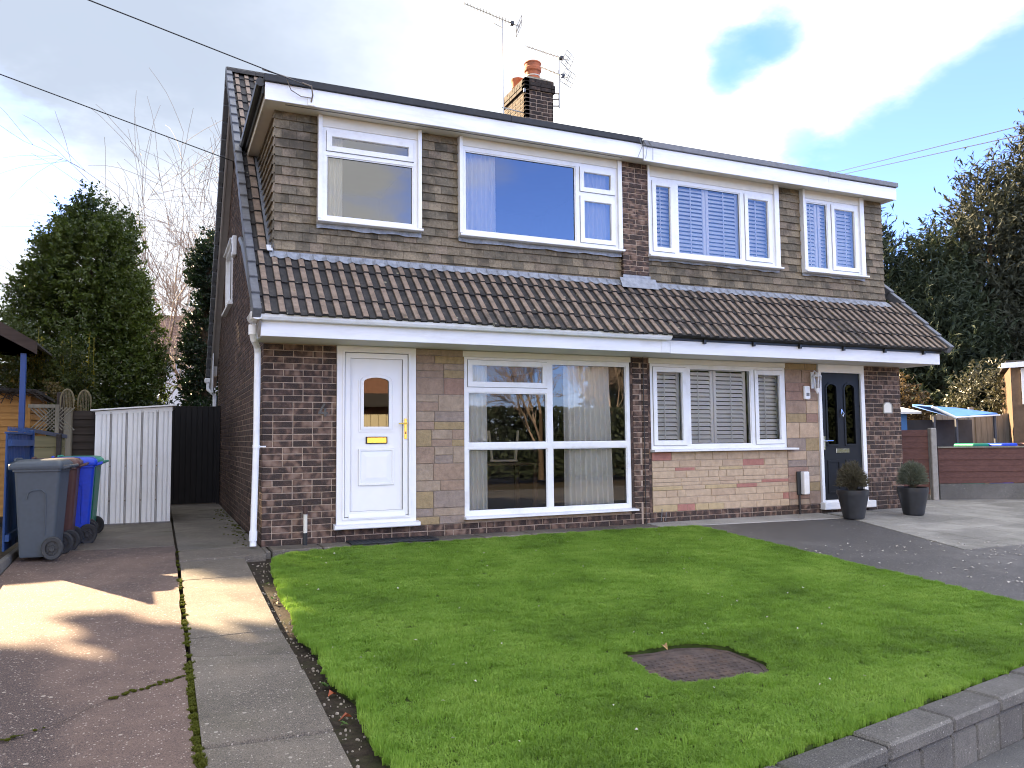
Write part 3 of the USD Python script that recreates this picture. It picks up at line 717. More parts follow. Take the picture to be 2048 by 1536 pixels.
# ---- dormer roofs: fascia, soffit, felt edge
FYD = -0.2
xL = -0.042
fL = MB().cbox(xL, PARTY-0.003, FYD, FYD+0.022, ZD1-0.012, 5.335, 0.003)
obj('dormer_fascia', fL, FASCIA, houseL)
obj('fascia_return', MB().cbox(xL, xL+0.02, FYD+0.024, 2.05, ZD1-0.012, 5.30, 0.003), SOFFIT, houseL)
obj('dormer_soffit', MB().box(xL+0.022, PARTY, FYD+0.024, 0.13, ZD1, ZD1+0.012).box(xL+0.022, DX0, 0.13, 1.9, ZD1, ZD1+0.012), SOFFIT, houseL)
obj('soffit_vent', MB().box(0.2, 4.8, FYD+0.10, FYD+0.112, ZD1-0.003, ZD1+0.001), SEAL, houseL)
fe = MB().cbox(xL-0.012, 3.05, FYD-0.028, FYD+0.1, 5.337, 5.425, 0.006).cbox(3.052, PARTY-0.02, FYD-0.026, FYD+0.1, 5.337, 5.42, 0.006)
obj('felt_trim', fe, FELT, houseL)
obj('flat_roof', MB().box(xL, PARTY, FYD+0.1, 2.2, 5.33, 5.40), FELT, houseL)
gu = MB()
gu.tube([(xL-0.05, FYD+0.02, 5.33), (xL-0.05, 1.95, 5.30)], 0.052, 10).tube([(xL-0.05, 1.93, 5.3), (xL-0.05, 1.98, 5.18), (xL-0.03, 2.0, 5.1)], 0.034, 8)
gu.cbox(xL-0.03, xL-0.012, FYD+0.03, 1.95, 5.2, 5.32)
obj('side_gutter', gu, BLACK_PVC, houseL)
fR = MB().cbox(PARTY+0.003, 8.55, FYD-0.015, FYD+0.01, ZD1-0.045, 5.30, 0.003).cbox(8.554, DX1+0.01, FYD-0.013, FYD+0.01, ZD1-0.045, 5.295, 0.003)
obj('dormer_fascia', fR, FASCIA, houseR)
obj('fascia_return', MB().cbox(DX1-0.012, DX1+0.01, FYD+0.012, 2.0, ZD1-0.04, 5.29, 0.003), FASCIA, houseR)
obj('dormer_soffit', MB().box(PARTY, DX1+0.006, FYD+0.012, 0.13, ZD1, ZD1+0.012), SOFFIT, houseR)
obj('felt_trim', MB().cbox(PARTY-0.015, 8.55, FYD-0.045, FYD+0.1, 5.305, 5.385, 0.006).cbox(8.553, DX1+0.03, FYD-0.043, FYD+0.1, 5.305, 5.38, 0.006), FELT_GREY, houseR)
obj('flat_roof', MB().box(PARTY, DX1, FYD+0.1, 2.2, 5.30, 5.37), FELT_GREY, houseR)
for k, (a, b) in enumerate(((0.0, -0.02), (0.05, 0.06), (0.13, 0.10))):
    obj('loose_cable', MB().tube([(5.0+a, FYD-0.05, 5.40), (5.05+a+b*0.4, FYD-0.052, 5.28), (5.0+a+b, FYD-0.03, 5.12)], 0.004, 5), GREYPVC, houseR)

# ---- tiled roof
def tile_mesh(x0, wd, s0, length, lift=0.03, thick=0.022):
    """an interlocking tile with two raised rolls, in roof coordinates; returns mesh arrays and which vertices sit on a roll"""
    prof = []
    p = 0.15; n = max(1, int(round(wd/p))); sc = wd/(n*p)
    for k in range(n):
        for a, h in ((0.0, 0.0), (0.066, 0.0), (0.078, 0.024), (0.134, 0.024), (0.148, 0.0)): prof.append((x0+(k*p+a)*sc, h))
    prof.append((x0+wd, 0.0)); prof = np.array(prof); m = len(prof)
    rl = (prof[:, 1] > 0.01).astype(float)
    lo = np.stack([prof[:, 0], np.full(m, s0), prof[:, 1]+lift], 1)
    hi = np.stack([prof[:, 0], np.full(m, s0+length), prof[:, 1]+0.004], 1)
    bt = np.stack([prof[:, 0], np.full(m, s0+0.004), np.full(m, lift-thick)+0.4*prof[:, 1]], 1)
    v = np.vstack([lo, hi, lo, bt]); f = []
    for i in range(m-1): f += [(i, i+1, m+i+1, m+i), (3*m+i, 3*m+i+1, 2*m+i+1, 2*m+i)]
    roll = np.concatenate([rl, rl, rl*0, rl*0])
    return v, np.array(f), roll
rL, rR = sub('roof', houseL), sub('roof', houseR)
r = np.random.default_rng(51)
NC = 35; CW = 10.55/NC; X0 = -0.15; GA = 0.304
for k in range(4):
    for j in range(NC):
        xa = X0+j*CW
        par = rL if xa+CW/2 < PARTY else rR
        top = GA+0.05
        v, f, roll = tile_mesh(xa+0.001, CW-0.002, k*GA+r.uniform(-0.009, 0.006), top, 0.03+r.uniform(-0.005, 0.005))
        obj('roof_tile', (roof_map(v), f), ROOF[int(r.integers(3))], par, prim={'roll': roll})
for k in range(4, 22):                      # the strip that climbs beside the cheek, and the slope above the flat roof
    y_at = EY+k*GA*S2
    wide = y_at > 2.02
    for j in range(4 if wide else 1):
        xa = X0+j*CW; wd = CW-0.002 if wide else 0.2
        v, f, roll = tile_mesh(xa+0.001, wd, k*GA+r.uniform(-0.004, 0.004), GA+0.05, 0.03+r.uniform(-0.003, 0.003))
        obj('roof_tile', (roof_map(v), f), ROOF[int(r.integers(3))], rL, prim={'roll': roll})
def slab(mapf, x0, x1, s0, s1, n0, n1):
    m = MB().box(x0, x1, s0, s1, n0, n1); v, f = m.arrays()
    return mapf(v), (f if mapf is roof_map else f[:, ::-1])
SL = (RY-EY)/S2
for par, a, b in ((rL, -0.14, PARTY), (rR, PARTY, 10.39)):
    obj('decking', MB().add(*slab(roof_map, a, b, 0.05, 1.22, -0.05, -0.005)), SEAL, par)
    obj('decking', MB().add(*slab(roof_map, a, 0.08 if par is rL else b, 1.22 if par is rL else 4.0, SL-0.01, -0.05, -0.005)), SEAL, par)
    obj('rear_slope', MB().add(*slab(back_map, a, b, 0.02, SL-0.005, -0.05, 0.03)), ROOF[0], par)
    obj('main_slope', MB().add(*slab(roof_map, max(a, 1.1), b, 4.05, SL-0.005, -0.05, 0.03)), ROOF[1], par)
VERGE = simple('verge_concrete', (0.10, 0.105, 0.115), 0.5, 0.5, var=0.3, scale=15)
for k in range(22):
    s0 = k*GA-0.01
    v, f = MB().cbox(-0.205, -0.115, s0, s0+GA+0.03, -0.07, 0.062, 0.006).arrays()
    v[:, 2] += 0.03*(1-(v[:, 1]-s0)/(GA+0.03))
    obj('verge_tile', MB().add(roof_map(v), f), VERGE, rL)
    obj('verge_tile', MB().add(back_map(v), f[:, ::-1]), VERGE, rL)
for k in range(6):
    s0 = k*GA-0.01
    v, f = MB().cbox(10.37, 10.47, s0, s0+GA+0.03, -0.07, 0.062, 0.006).arrays()
    v[:, 2] += 0.03*(1-(v[:, 1]-s0)/(GA+0.03))
    obj('verge_tile', MB().add(roof_map(v), f), VERGE, rR)
for k in range(11):
    a = -0.19+k*0.45
    prof = [(RY+0.13*math.sin(t), RZ-0.04+0.13*math.cos(t)) for t in np.linspace(-1.5, 1.5, 7)]
    mb = MB()
    for i in range(6):
        mb.quad((a, *prof[i]), (a+0.445, *prof[i]), (a+0.445, *prof[i+1]), (a, *prof[i+1]))
    mb.add([(a, *q) for q in prof], [(0, i+1, i) for i in range(1, 6)])
    obj('ridge_tile', mb, ROOF[k % 3], rL)
TAUPE = simple('taupe_board', (0.27, 0.245, 0.225), 0.6, var=0.12, scale=5)
def rafter(mapf, a, b, s0, s1, n0, n1): return MB().add(*slab(mapf, a, b, s0, s1, n0, n1))
for mf in (roof_map, back_map):
    obj('bargeboard', rafter(mf, -0.125, -0.10, 0.0, SL-0.02 if mf is roof_map else SL-0.03, -0.30, -0.075), TAUPE if mf is roof_map else TAUPE, houseL)
    obj('verge_soffit', rafter(mf, -0.10, 0.0, 0.0, SL-0.2, -0.28, -0.265), TAUPE, houseL)
# lead: apron at the foot of the dormers, dressed over the rolls, and the gutter beside the cheek
for par, a, b in ((houseL, 0.06, 4.85), (houseR, 5.34, 10.06)):
    n = int((b-a)/0.025); xs = np.linspace(a, b, n); mb = MB()
    ph = ((xs-X0) % 0.1507)/0.1507
    bump_ = 0.022*np.exp(-((ph-0.74)/0.2)**2)
    up = np.stack([xs, np.full(n, 0.095), np.full(n, 3.435)], 1)
    md = roof_map(np.stack([xs, np.full(n, 1.165), 0.03+bump_], 1))
    lo = roof_map(np.stack([xs, 1.085+0.008*np.sin(xs*31), 0.036+bump_], 1))
    for i in range(n-1): mb.quad(md[i], md[i+1], up[i+1], up[i]).quad(lo[i], lo[i+1], md[i+1], md[i])
    obj('lead_flashing', mb, LEAD, par)
sk = MB()
for a, b, h in ((4.80, 5.06, 0), (5.06, 5.30, 0), (5.30, 5.40, 0)):
    pa = [roof_pt(a, 1.02 if h == 0 else 1.1, 0.06), roof_pt(b, 1.02, 0.06), (b, 0.02, 3.46), (a, 0.02, 3.46)]
    sk.quad(*pa)
sk.box(4.86, 5.315, 0.018, 0.028, 3.3, 3.5)
obj('pier_lead', sk, LEAD, houseL)
sg = MB()
for k in range(12):
    s_ = 1.2+k*0.24
    sg.quad(roof_pt(0.045, s_, 0.05), roof_pt(0.085, s_, 0.02), roof_pt(0.085, s_+0.25, 0.02), roof_pt(0.045, s_+0.25, 0.05))
    sg.quad(roof_pt(0.085, s_, 0.02), roof_pt(0.10, s_, 0.13), roof_pt(0.10, s_+0.25, 0.13), roof_pt(0.085, s_+0.25, 0.02))
obj('cheek_lead', sg, LEAD, houseL)
obj('lead_patch', MB().add(*slab(roof_map, 0.03, 0.10, 1.19, 1.3, 0.06, 0.07)), simple('pale_lead', (0.6, 0.63, 0.68), 0.5, var=0.2, scale=20), houseL)

# ---- eaves
FYE = -0.62
xe = -0.10
obj('eaves_fascia', MB().cbox(xe, PARTY+0.08, FYE, FYE+0.022, ZS, 2.515, 0.003), FASCIA, houseL)
obj('eaves_return', MB().cbox(xe, xe+0.02, FYE+0.023, 0.0, ZS, 2.60, 0.003), FASCIA, houseL)
obj('eaves_soffit', MB().box(xe+0.02, PARTY, FYE+0.022, 0.03, ZS+0.003, ZS+0.015), SOFFIT, houseL)
obj('eaves_fascia', MB().cbox(PARTY+0.083, 10.36, FYE-0.004, FYE+0.022, ZS-0.005, 2.50, 0.003), FASCIA, houseR)
obj('eaves_return', MB().cbox(10.34, 10.36, FYE+0.023, 0.4, ZS-0.005, 2.5, 0.003), FASCIA, houseR)
obj('eaves_soffit', MB().box(PARTY, 10.34, FYE+0.022, 0.03, ZS+0.003, ZS+0.015), SOFFIT, houseR)
obj('eaves_shadow_board', MB().box(PARTY+0.08, 10.38, FYE-0.02, FYE+0.02, 2.502, 2.57), BLACK_PVC, houseR)  # black strip drawn in for the shadow gap under the tile edges
for k in range(6): obj('gutter_bracket', MB().cbox(5.7+k*0.85, 5.74+k*0.85, FYE-0.05, FYE-0.004, 2.47, 2.53, 0.004), BLACK_PVC, houseR)
obj('fascia_joint', MB().cbox(PARTY-0.06, PARTY+0.078, FYE-0.006, FYE-0.0005, ZS+0.002, 2.51, 0.002), UPVC, houseL)

# gutter with brackets and downpipe
def gutter_profile():
    return [(0.0, 0.0), (-0.108, 0.0), (-0.112, -0.012), (-0.108, -0.02), (-0.10, -0.045), (-0.075, -0.072), (-0.035, -0.078), (0.0, -0.07)]
gt = sub('gutter', houseL, 'white plastic gutter along the eaves')
GYc, GZc = FYE-0.005, 2.57
prof = [(GYc+a, GZc+b) for a, b in gutter_profile()]
obj('channel', MB().poly([(-0.22, *q) for q in prof], (5.36, 0, 0)), UPVC, gt)
side = [(-0.13+a-0.09, b) for a, b in gutter_profile()]
obj('corner_return', MB().poly([(-0.108+a, GYc-0.10, GZc+b) for a, b in gutter_profile()], (0, 0.42, 0)), UPVC, gt)
for k, xb in enumerate((-0.09, 0.08, 1.28, 2.0, 2.25, 3.42, 4.35)):
    pr2 = [(GYc+a*1.05+0.002, GZc+b*1.08+0.004) for a, b in gutter_profile()]
    obj('bracket', MB().poly([(xb, *q) for q in pr2], (0.035, 0, 0)), UPVC, gt)
dp = sub('downpipe', houseL, 'white plastic downpipe at the corner by the drive')
obj('swan_neck', MB().tube([(-0.165, -0.42, 2.50), (-0.165, -0.42, 2.38), (-0.15, -0.36, 2.32), (-0.09, -0.14, 2.27), (-0.075, -0.085, 2.2), (-0.075, -0.085, 2.1)], 0.036, 10), UPVC, dp)
obj('outlet', MB().tube([(-0.165, -0.42, 2.47), (-0.165, -0.42, 2.36)], 0.046, 12), UPVC, dp)
obj('pipe', MB().tube([(-0.075, -0.085, 2.24), (-0.078, -0.088, 1.13)], 0.036, 12).tube([(-0.078, -0.088, 1.15), (-0.10, -0.10, 0.1)], 0.036, 12), UPVC, dp)
obj('shoe', MB().tube([(-0.099, -0.10, 0.2), (-0.101, -0.10, 0.09)], 0.044, 12).tube([(-0.101, -0.10, 0.1), (-0.101, -0.11, 0.03)], 0.036, 10), UPVC, dp)
obj('clip', MB().tube([(-0.077, -0.087, 1.155), (-0.078, -0.088, 1.12)], 0.042, 12).box(-0.08, 0.03, -0.075, -0.062, 1.13, 1.145), UPVC, dp)

# ---- gable wall of the left house
gw = sub('gable_wall', houseL)
WB = 7.85
def under(y): return min(y+3.28, 2*RY-y+3.28)-0.34
poly = Polygon([(0.1, 0), (WB, 0), (WB, under(WB)), (RY, under(RY)), (0.1, under(0.1))])
sw = sbox(4.55, 3.55, 5.95, 4.6)
def side_poly(p, xa, xb):
    v, f = wall_poly(p, xa, xb).arrays()
    return np.stack([v[:, 1], v[:, 0], v[:, 2]], 1), f[:, ::-1]
obj('mortar', MB().add(*side_poly(poly.difference(sw), 0.008, 0.11)), MORTAR, gw)
mb = MB(); r = np.random.default_rng(61)
for a, b, c, d in courses(0.105, WB, 0.0, 6.9, 1, 62):
    lo_ = max(a, (c+0.34-3.28)); hi_ = min(b, 2*RY-(d+0.34-3.28)); lo_ = max(lo_, d+0.34-3.28)
    if hi_-lo_ < 0.05: continue
    if c < 4.6 and d > 3.55:
        if lo_ < 4.55 < hi_: hi_ = 4.55
        elif lo_ < 5.95 < hi_: lo_ = 5.95
        elif lo_ >= 4.55 and hi_ <= 5.95: continue
    if hi_-lo_ < 0.03: continue
    v, f = brick_solid(lo_, hi_, c, d, r.uniform(-0.002, 0.002), 0.03)
    mb.add(np.stack([v[:, 1], v[:, 0], v[:, 2]], 1), f[:, ::-1])
obj('bricks', mb, BRICK_ALL, gw, kind='stuff')
swn = sub('window', houseL, 'narrow-looking white window high in the gable wall')
obj('frame', MB().add(*side_poly(ring(4.55, 5.95, 3.55, 4.6, 0.07), -0.02, 0.06)), UPVC, swn)
obj('pane', MB().quad((0.02, 4.6, 3.6), (0.02, 5.9, 3.6), (0.02, 5.9, 4.55), (0.02, 4.6, 4.55)), GLASS, swn)
obj('sill', MB().cbox(-0.075, 0.02, 4.5, 6.0, 3.50, 3.545, 0.004), UPVC, swn)
obj('hood', MB().cbox(-0.06, 0.02, 4.5, 6.0, 4.602, 4.63, 0.004), UPVC, swn)
ab = thing('alarm_box', 'white burglar alarm box on the left gable above its window', 'alarm box', (0, 3.9, 4.2))
obj('housing', MB().tm(rounded(-0.075, -0.001, -0.12, 0.12, -0.02, 0.3, 0.02)), UPVC, ab); obj('sounder', MB().cbox(-0.08, -0.07, -0.05, 0.05, 0.05, 0.18), GREYPVC, ab)
bk = sub('gable_bracket', houseL)
obj('corbel', MB().poly([(-0.10, 2.65, 5.25), (-0.10, 3.05, 5.25), (-0.10, 3.05, 5.55), (-0.10, 2.75, 5.55)], (0.1, 0, 0)), TAUPE, bk)
obj('waste_pipe', MB().tube([(-0.045, 2.6, 4.15), (-0.045, 2.15, 3.95), (-0.045, 0.75, 2.95), (-0.045, 0.6, 2.72)], 0.04, 10), GREYPVC, houseL)
obj('rear_fascia', MB().cbox(-0.1, -0.02, 7.9, 8.5, 2.55, 2.75).cbox(-0.115, -0.10, 7.7, 8.46, 2.2, 3.0), FASCIA, houseL)
rd = sub('rear_downpipe', houseL)
obj('gutter_end', MB().cbox(-0.24, -0.05, 8.35, 8.5, 2.44, 2.54, 0.02), UPVC, rd)
obj('pipe', MB().tube([(-0.17, 8.4, 2.45), (-0.17, 8.4, 2.3), (-0.06, 7.95, 2.15), (-0.06, 7.95, 0.05)], 0.036, 10), UPVC, rd)
obj('cable', MB().tube([(-0.006, 0.75, 2.6), (-0.006, 0.75, 0.3)], 0.006, 5), BLACK_PVC, houseL)
obj('vent_box', MB().cbox(-0.04, 0.0, 0.55, 0.68, 0.32, 0.52, 0.01), GREYPVC, houseL)
# rear and party walls, floors: what closes the rooms
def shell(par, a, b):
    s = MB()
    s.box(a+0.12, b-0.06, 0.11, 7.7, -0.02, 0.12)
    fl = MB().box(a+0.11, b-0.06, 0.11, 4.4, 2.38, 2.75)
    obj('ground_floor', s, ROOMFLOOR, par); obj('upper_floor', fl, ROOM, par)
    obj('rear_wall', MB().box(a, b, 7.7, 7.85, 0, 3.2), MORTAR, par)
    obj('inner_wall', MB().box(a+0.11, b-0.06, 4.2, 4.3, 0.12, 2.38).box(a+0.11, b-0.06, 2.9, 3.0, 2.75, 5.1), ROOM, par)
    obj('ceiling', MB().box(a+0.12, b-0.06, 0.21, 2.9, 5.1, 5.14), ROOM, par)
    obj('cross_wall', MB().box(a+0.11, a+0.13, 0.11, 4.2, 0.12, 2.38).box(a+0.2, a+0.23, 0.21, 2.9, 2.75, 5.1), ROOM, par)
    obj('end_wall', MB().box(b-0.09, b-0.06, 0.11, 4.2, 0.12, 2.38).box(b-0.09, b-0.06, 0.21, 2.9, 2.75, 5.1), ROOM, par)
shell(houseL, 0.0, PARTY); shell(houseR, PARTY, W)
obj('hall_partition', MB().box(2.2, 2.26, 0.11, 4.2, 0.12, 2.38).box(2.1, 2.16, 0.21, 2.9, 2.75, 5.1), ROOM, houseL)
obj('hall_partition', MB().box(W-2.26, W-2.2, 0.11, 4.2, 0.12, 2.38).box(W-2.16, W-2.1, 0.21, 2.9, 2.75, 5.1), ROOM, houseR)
obj('end_gable', MB().add(*side_poly(Polygon([(0.1, 0), (WB, 0), (WB, under(WB)), (RY, under(RY)), (0.1, under(0.1))]), W-0.11, W)), BRICK_ALL, houseR)
obj('dormer_end', MB().poly([(DX1-0.05, 0.14, 3.40), (DX1-0.05, 1.98, 5.2), (DX1-0.05, 0.14, 5.2)], (0.05, 0, 0)), HANG[1], houseR)

# ---- chimney
ch = thing('chimney_stack', 'brick chimney with corbelled head and terracotta pots on the roof ridge', 'chimney')
cx0, cx1, cy0, cy1, cz0, cz1 = 4.91, 5.475, 3.32, 4.3, 6.3, 7.52
sk = sub('stack', ch)
obj('mortar', MB().box(cx0+0.006, cx1-0.006, cy0+0.007, cy1, cz0, cz1+0.3), MORTAR, sk)
def chim_course(zlo, n, ex):
    rr = np.random.default_rng(int(zlo*100))
    for k in range(n):
        za = zlo+k*0.075
        for a, b, c, d in courses(cx0-ex, cx1+ex, za, za+0.075, k, int(za*77)):
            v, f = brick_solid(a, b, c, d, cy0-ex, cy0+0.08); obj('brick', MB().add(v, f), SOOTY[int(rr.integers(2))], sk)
        for a, b, c, d in courses(cy0-ex, cy1+ex, za, za+0.075, k+1, int(za*79)):
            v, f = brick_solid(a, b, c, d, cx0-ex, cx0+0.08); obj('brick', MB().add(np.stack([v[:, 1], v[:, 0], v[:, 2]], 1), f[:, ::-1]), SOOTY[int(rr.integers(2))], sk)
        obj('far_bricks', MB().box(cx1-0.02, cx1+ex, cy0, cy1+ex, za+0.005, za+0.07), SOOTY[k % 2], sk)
chim_course(6.3, 17, 0.0); chim_course(7.575, 2, 0.035); chim_course(7.725, 1, 0.015)
mb = MB()
mb.tm(hull([(cx0-0.01, cy0-0.01, 7.80), (cx1+0.01, cy0-0.01, 7.80), (cx0-0.01, cy1, 7.80), (cx1+0.01, cy1, 7.80), (cx0+0.12, cy0+0.12, 7.90), (cx1-0.12, cy0+0.12, 7.90), (cx0+0.12, cy1-0.1, 7.90), (cx1-0.12, cy1-0.1, 7.90)]))
obj('flaunching', mb, CEMENT, ch)
obj('chimney_pot', MB().lathe([(0.145, 0), (0.135, 0.08), (0.13, 0.1), (0.135, 0.18), (0.16, 0.2), (0.165, 0.25), (0.145, 0.28), (0.15, 0.33), (0.165, 0.345), (0.15, 0.37), (0.115, 0.385), (0.02, 0.39)], (5.19, 3.58, 7.86), 24), TERRA, ch, smooth=35, label='tall terracotta pot with a capped rim')
obj('chimney_pot', MB().lathe([(0.11, 0), (0.115, 0.1), (0.135, 0.13), (0.135, 0.17), (0.11, 0.17), (0.1, 0.05)], (5.06, 3.98, 7.88), 20), TERRA, ch, smooth=35, label='low open terracotta pot')
obj('pot_strap', MB().lathe([(0.142, 0), (0.142, 0.015)], (5.19, 3.58, 7.95), 24), ALU, ch)
obj('lamp_sensor', MB().cbox(4.86, 4.9, 3.27, 3.31, 7.5, 7.57, 0.008), GREYPVC, ch)

def yagi(t, tip, mount, n, el0, el1, refl=(0.36, 0.24)):
    """a rod with cross elements and a grid reflector behind"""
    tip, mount = np.array(tip, float), np.array(mount, float)
    d = (mount-tip)/np.linalg.norm(mount-tip)
    cr = np.cross(d, [0, 0, 1]); cr /= np.linalg.norm(cr); up_ = np.cross(cr, d)
    back = mount+d*0.3
    obj('boom', MB().tube([tip, back], 0.0105, 6), ALU, t)
    L = np.linalg.norm(back-tip)
    for k in range(n):
        q = tip+d*(L-0.2)*k/(n-1); e = el0+(el1-el0)*k/(n-1)
        obj('element', MB().tube([q-cr*e/2, q+cr*e/2], 0.0062, 5), ALU, t)
    rr = MB()
    for k in range(4):
        o = up_*(k-1.5)*refl[1]/3; rr.tube([back+o-cr*refl[0]/2, back+o+cr*refl[0]/2], 0.006, 5)
    for sgn in (-1, -0.15, 0.15, 1): rr.tube([back+cr*sgn*refl[0]/2-up_*refl[1]/2, back+cr*sgn*refl[0]/2+up_*refl[1]/2], 0.006, 5)
    obj('reflector', rr, GREYPVC, t)
    obj('junction_box', MB().tm(rounded(*(x for q in zip(back-d*0.14-0.035, back-d*0.14+0.035) for x in q), 0.012)), BLACK_PVC, t)
    return back
an = thing('tv_aerial', 'tall television aerial on a thin pole left of the chimney', 'aerial')
obj('pole', MB().tube([(4.48, 3.35, 6.9), (4.475, 3.35, 8.83)], 0.016, 8), METALPIPE, an)
yagi(an, (3.85, 3.62, 9.12), (4.50, 3.33, 8.80), 15, 0.14, 0.2)
obj('support_arm', MB().tube([(4.475, 3.35, 8.66), (4.33, 3.37, 8.72), (4.27, 3.40, 8.93)], 0.008, 6), ALU, an)
for z in (7.0, 7.17): obj('wall_bracket', MB().tube([(4.44, 3.35, z), (4.92, 3.42, z)], 0.011, 6), METALPIPE, an)
an = thing('tv_aerial', 'pair of television aerials on one short pole right of the chimney', 'aerial')
obj('pole', MB().tube([(5.66, 3.42, 7.38), (5.66, 3.42, 8.36)], 0.017, 8), METALPIPE, an)
yagi(an, (5.25, 3.95, 8.74), (5.62, 3.50, 8.42), 10, 0.18, 0.24)
yagi(an, (5.35, 3.95, 8.42), (5.63, 3.46, 8.06), 8, 0.16, 0.22)
for z in (7.42, 7.55, 7.66): obj('wall_bracket', MB().tube([(5.47, 3.5, z), (5.68, 3.42, z)], 0.013, 6), METALPIPE, an)
an = thing('tv_aerial', 'tiny distant aerial just above the right house flat roof', 'aerial')
p0 = np.array([12.2, 12.0, 8.35])
obj('pole', MB().tube([p0-[0, 0, 1.5], p0+[0, 0, 0.35]], 0.02, 6), METALPIPE, an)
obj('boom', MB().tube([p0+[-0.6, 0, 0.18], p0+[0.5, 0.2, 0.4]], 0.014, 5), ALU, an)
for k in range(7): obj('element', MB().tube([p0+[-0.55+k*0.16, -0.12, 0.19+k*0.03], p0+[-0.55+k*0.16, 0.12, 0.26+k*0.03]], 0.009, 4), ALU, an)

# ---- fixings on the walls
num = thing('house_number', 'weathered metal number 4 on the brick beside the white door', 'house number')
T = trimesh.transformations.rotation_matrix(np.pi/2, [1, 0, 0])
tmesh = meshkit.text_mesh('4', 0.145, 0.012, bold=True); tmesh.apply_transform(T)
obj('numeral', MB().tm(tmesh).move((0.61, -0.004, 1.485)), simple('weathered_bronze', (0.10, 0.095, 0.085), 0.55, metal=0.5, var=0.4, scale=40), num)
pq = thing('house_plaque', 'arched cream house plaque on the right brick panel', 'plaque')
ap = Polygon([(-0.095, -0.085), (0.095, -0.085), (0.095, 0.03)]+[(0.095*math.cos(t), 0.03+0.065*math.sin(t)) for t in np.linspace(0, np.pi, 11)][1:]+[(-0.095, 0.03)])
obj('plate', wall_poly(ap, -0.018, -0.001).move((9.86, 0, 1.65)), simple('cream_ceramic', (0.72, 0.70, 0.62), 0.3), pq)
obj('rim', wall_poly(ap.buffer(0.004).difference(ap.buffer(-0.01)), -0.022, -0.017).move((9.86, 0, 1.65)), simple('dark_rim', (0.3, 0.29, 0.26), 0.4), pq)
lt = thing('wall_lantern', 'white lantern on the stone beside the black door', 'wall lamp', (8.26, 0, 2.06))
obj('backplate', MB().cbox(-0.03, 0.03, -0.02, 0.0, -0.12, 0.14, 0.006), UPVC, lt)
obj('arm', MB().tube([(0, -0.01, 0.08), (0, -0.06, 0.16), (0, -0.1, 0.12)], 0.009, 6), UPVC, lt)
lg = MB()
for q in range(6):
    t = q*math.pi/3
    lg.tube([(0.035*math.cos(t), -0.11+0.035*math.sin(t), -0.13), (0.062*math.cos(t), -0.11+0.062*math.sin(t), 0.07)], 0.007, 5)
lg.lathe([(0.0, 0.13), (0.03, 0.11), (0.075, 0.07), (0.068, 0.06)], (0, -0.11, 0), 12).lathe([(0.045, -0.12), (0.04, -0.14), (0.01, -0.2), (0.0, -0.21)], (0, -0.11, 0), 12)
obj('cage', lg, UPVC, lt)
obj('lantern_glass', MB().lathe([(0.032, -0.12), (0.056, 0.06)], (0, -0.11, 0), 6), GLASS, lt)
bx = thing('bell_box', 'small white box on the stone below the lantern', 'box', (8.12, 0, 1.88))
obj('case', MB().tm(rounded(-0.06, 0.06, -0.05, 0.0, -0.11, 0.1, 0.02)), UPVC, bx); obj('lens', MB().cbox(-0.03, 0.03, -0.058, -0.049, -0.06, -0.01, 0.006), GREYPVC, bx)
mbx = thing('meter_box', 'white utility box with black conduit low on the stone', 'meter box', (7.98, 0, 0.47))
obj('lid', MB().tm(rounded(-0.055, 0.055, -0.12, -0.03, -0.16, 0.19, 0.02)), UPVC, mbx); obj('back_box', MB().cbox(-0.11, 0.03, -0.04, 0.0, -0.17, 0.19, 0.01), BLACK_PVC, mbx)
obj('conduit', MB().tube([(-0.07, -0.02, -0.17), (-0.07, -0.02, -0.47)], 0.018, 6), BLACK_PVC, mbx)
pp = thing('vent_pipe', 'short white and black upright pipe by the brick corner', 'pipe', (0.47, -0.1, 0))
obj('cap', MB().tube([(0, 0, 0.36), (0, 0, 0.45)], 0.027, 12), simple('brown_plastic', (0.05, 0.025, 0.02), 0.4), pp)
obj('sleeve', MB().tube([(0, 0, 0.145), (0, 0, 0.362)], 0.023, 12), simple('aged_cream_plastic', (0.62, 0.60, 0.52), 0.45), pp)
obj('base', MB().tube([(0, 0, -0.01), (0, 0, 0.147)], 0.026, 12), BLACK_PVC, pp)
tw = MB()
for q, (a, b) in enumerate(((5.38, 0.2), (5.45, 0.15))): tw.tube([(a, -0.02, 0.03), (a+0.01, -0.03, b)], 0.006, 5)
pg = thing('pipe_stub', 'two thin grey pipe stubs at the foot of the party pier', 'pipe')
obj('stubs', tw, GREYPVC, pg)

# ---- curtains, shutters and what shows indoors
def curtain(name, label, x0, x1, z0, z1, y, mat, waves=9, amp=0.03, seed=0, group=None, taper=0.0):
    r = np.random.default_rng(seed); n = waves*8; u = np.linspace(0, 1, n)
    t = thing(name, label, 'curtain', group=group)
    ph = np.cumsum(r.uniform(0.5, 1.5, n)); ph = ph/ph[-1]*waves*2*np.pi
    rows = []
    for k, z in enumerate(np.linspace(z1, z0, 8)):
        q = k/7
        rows.append(np.stack([x0+(x1-x0+taper*q)*u-0.5*taper*q*0, y+amp*(0.6+0.4*q)*np.sin(ph), np.full(n, z)], 1))
    mb = MB(); v = np.vstack(rows); f = [(k*n+i, (k+1)*n+i, (k+1)*n+i+1, k*n+i+1) for k in range(7) for i in range(n-1)]
    obj('drape', MB().add(v, f), mat, t, smooth=True)
    obj('heading', MB().cbox(x0, x1, y-0.02, y+0.02, z1-0.01, z1+0.03, 0.004), mat, t)
curtain('curtain', 'narrow white curtain at the left of the smaller upstairs window', 0.73, 0.93, 3.86, 5.0, 0.17, CURTAIN, 4, 0.03, 1)
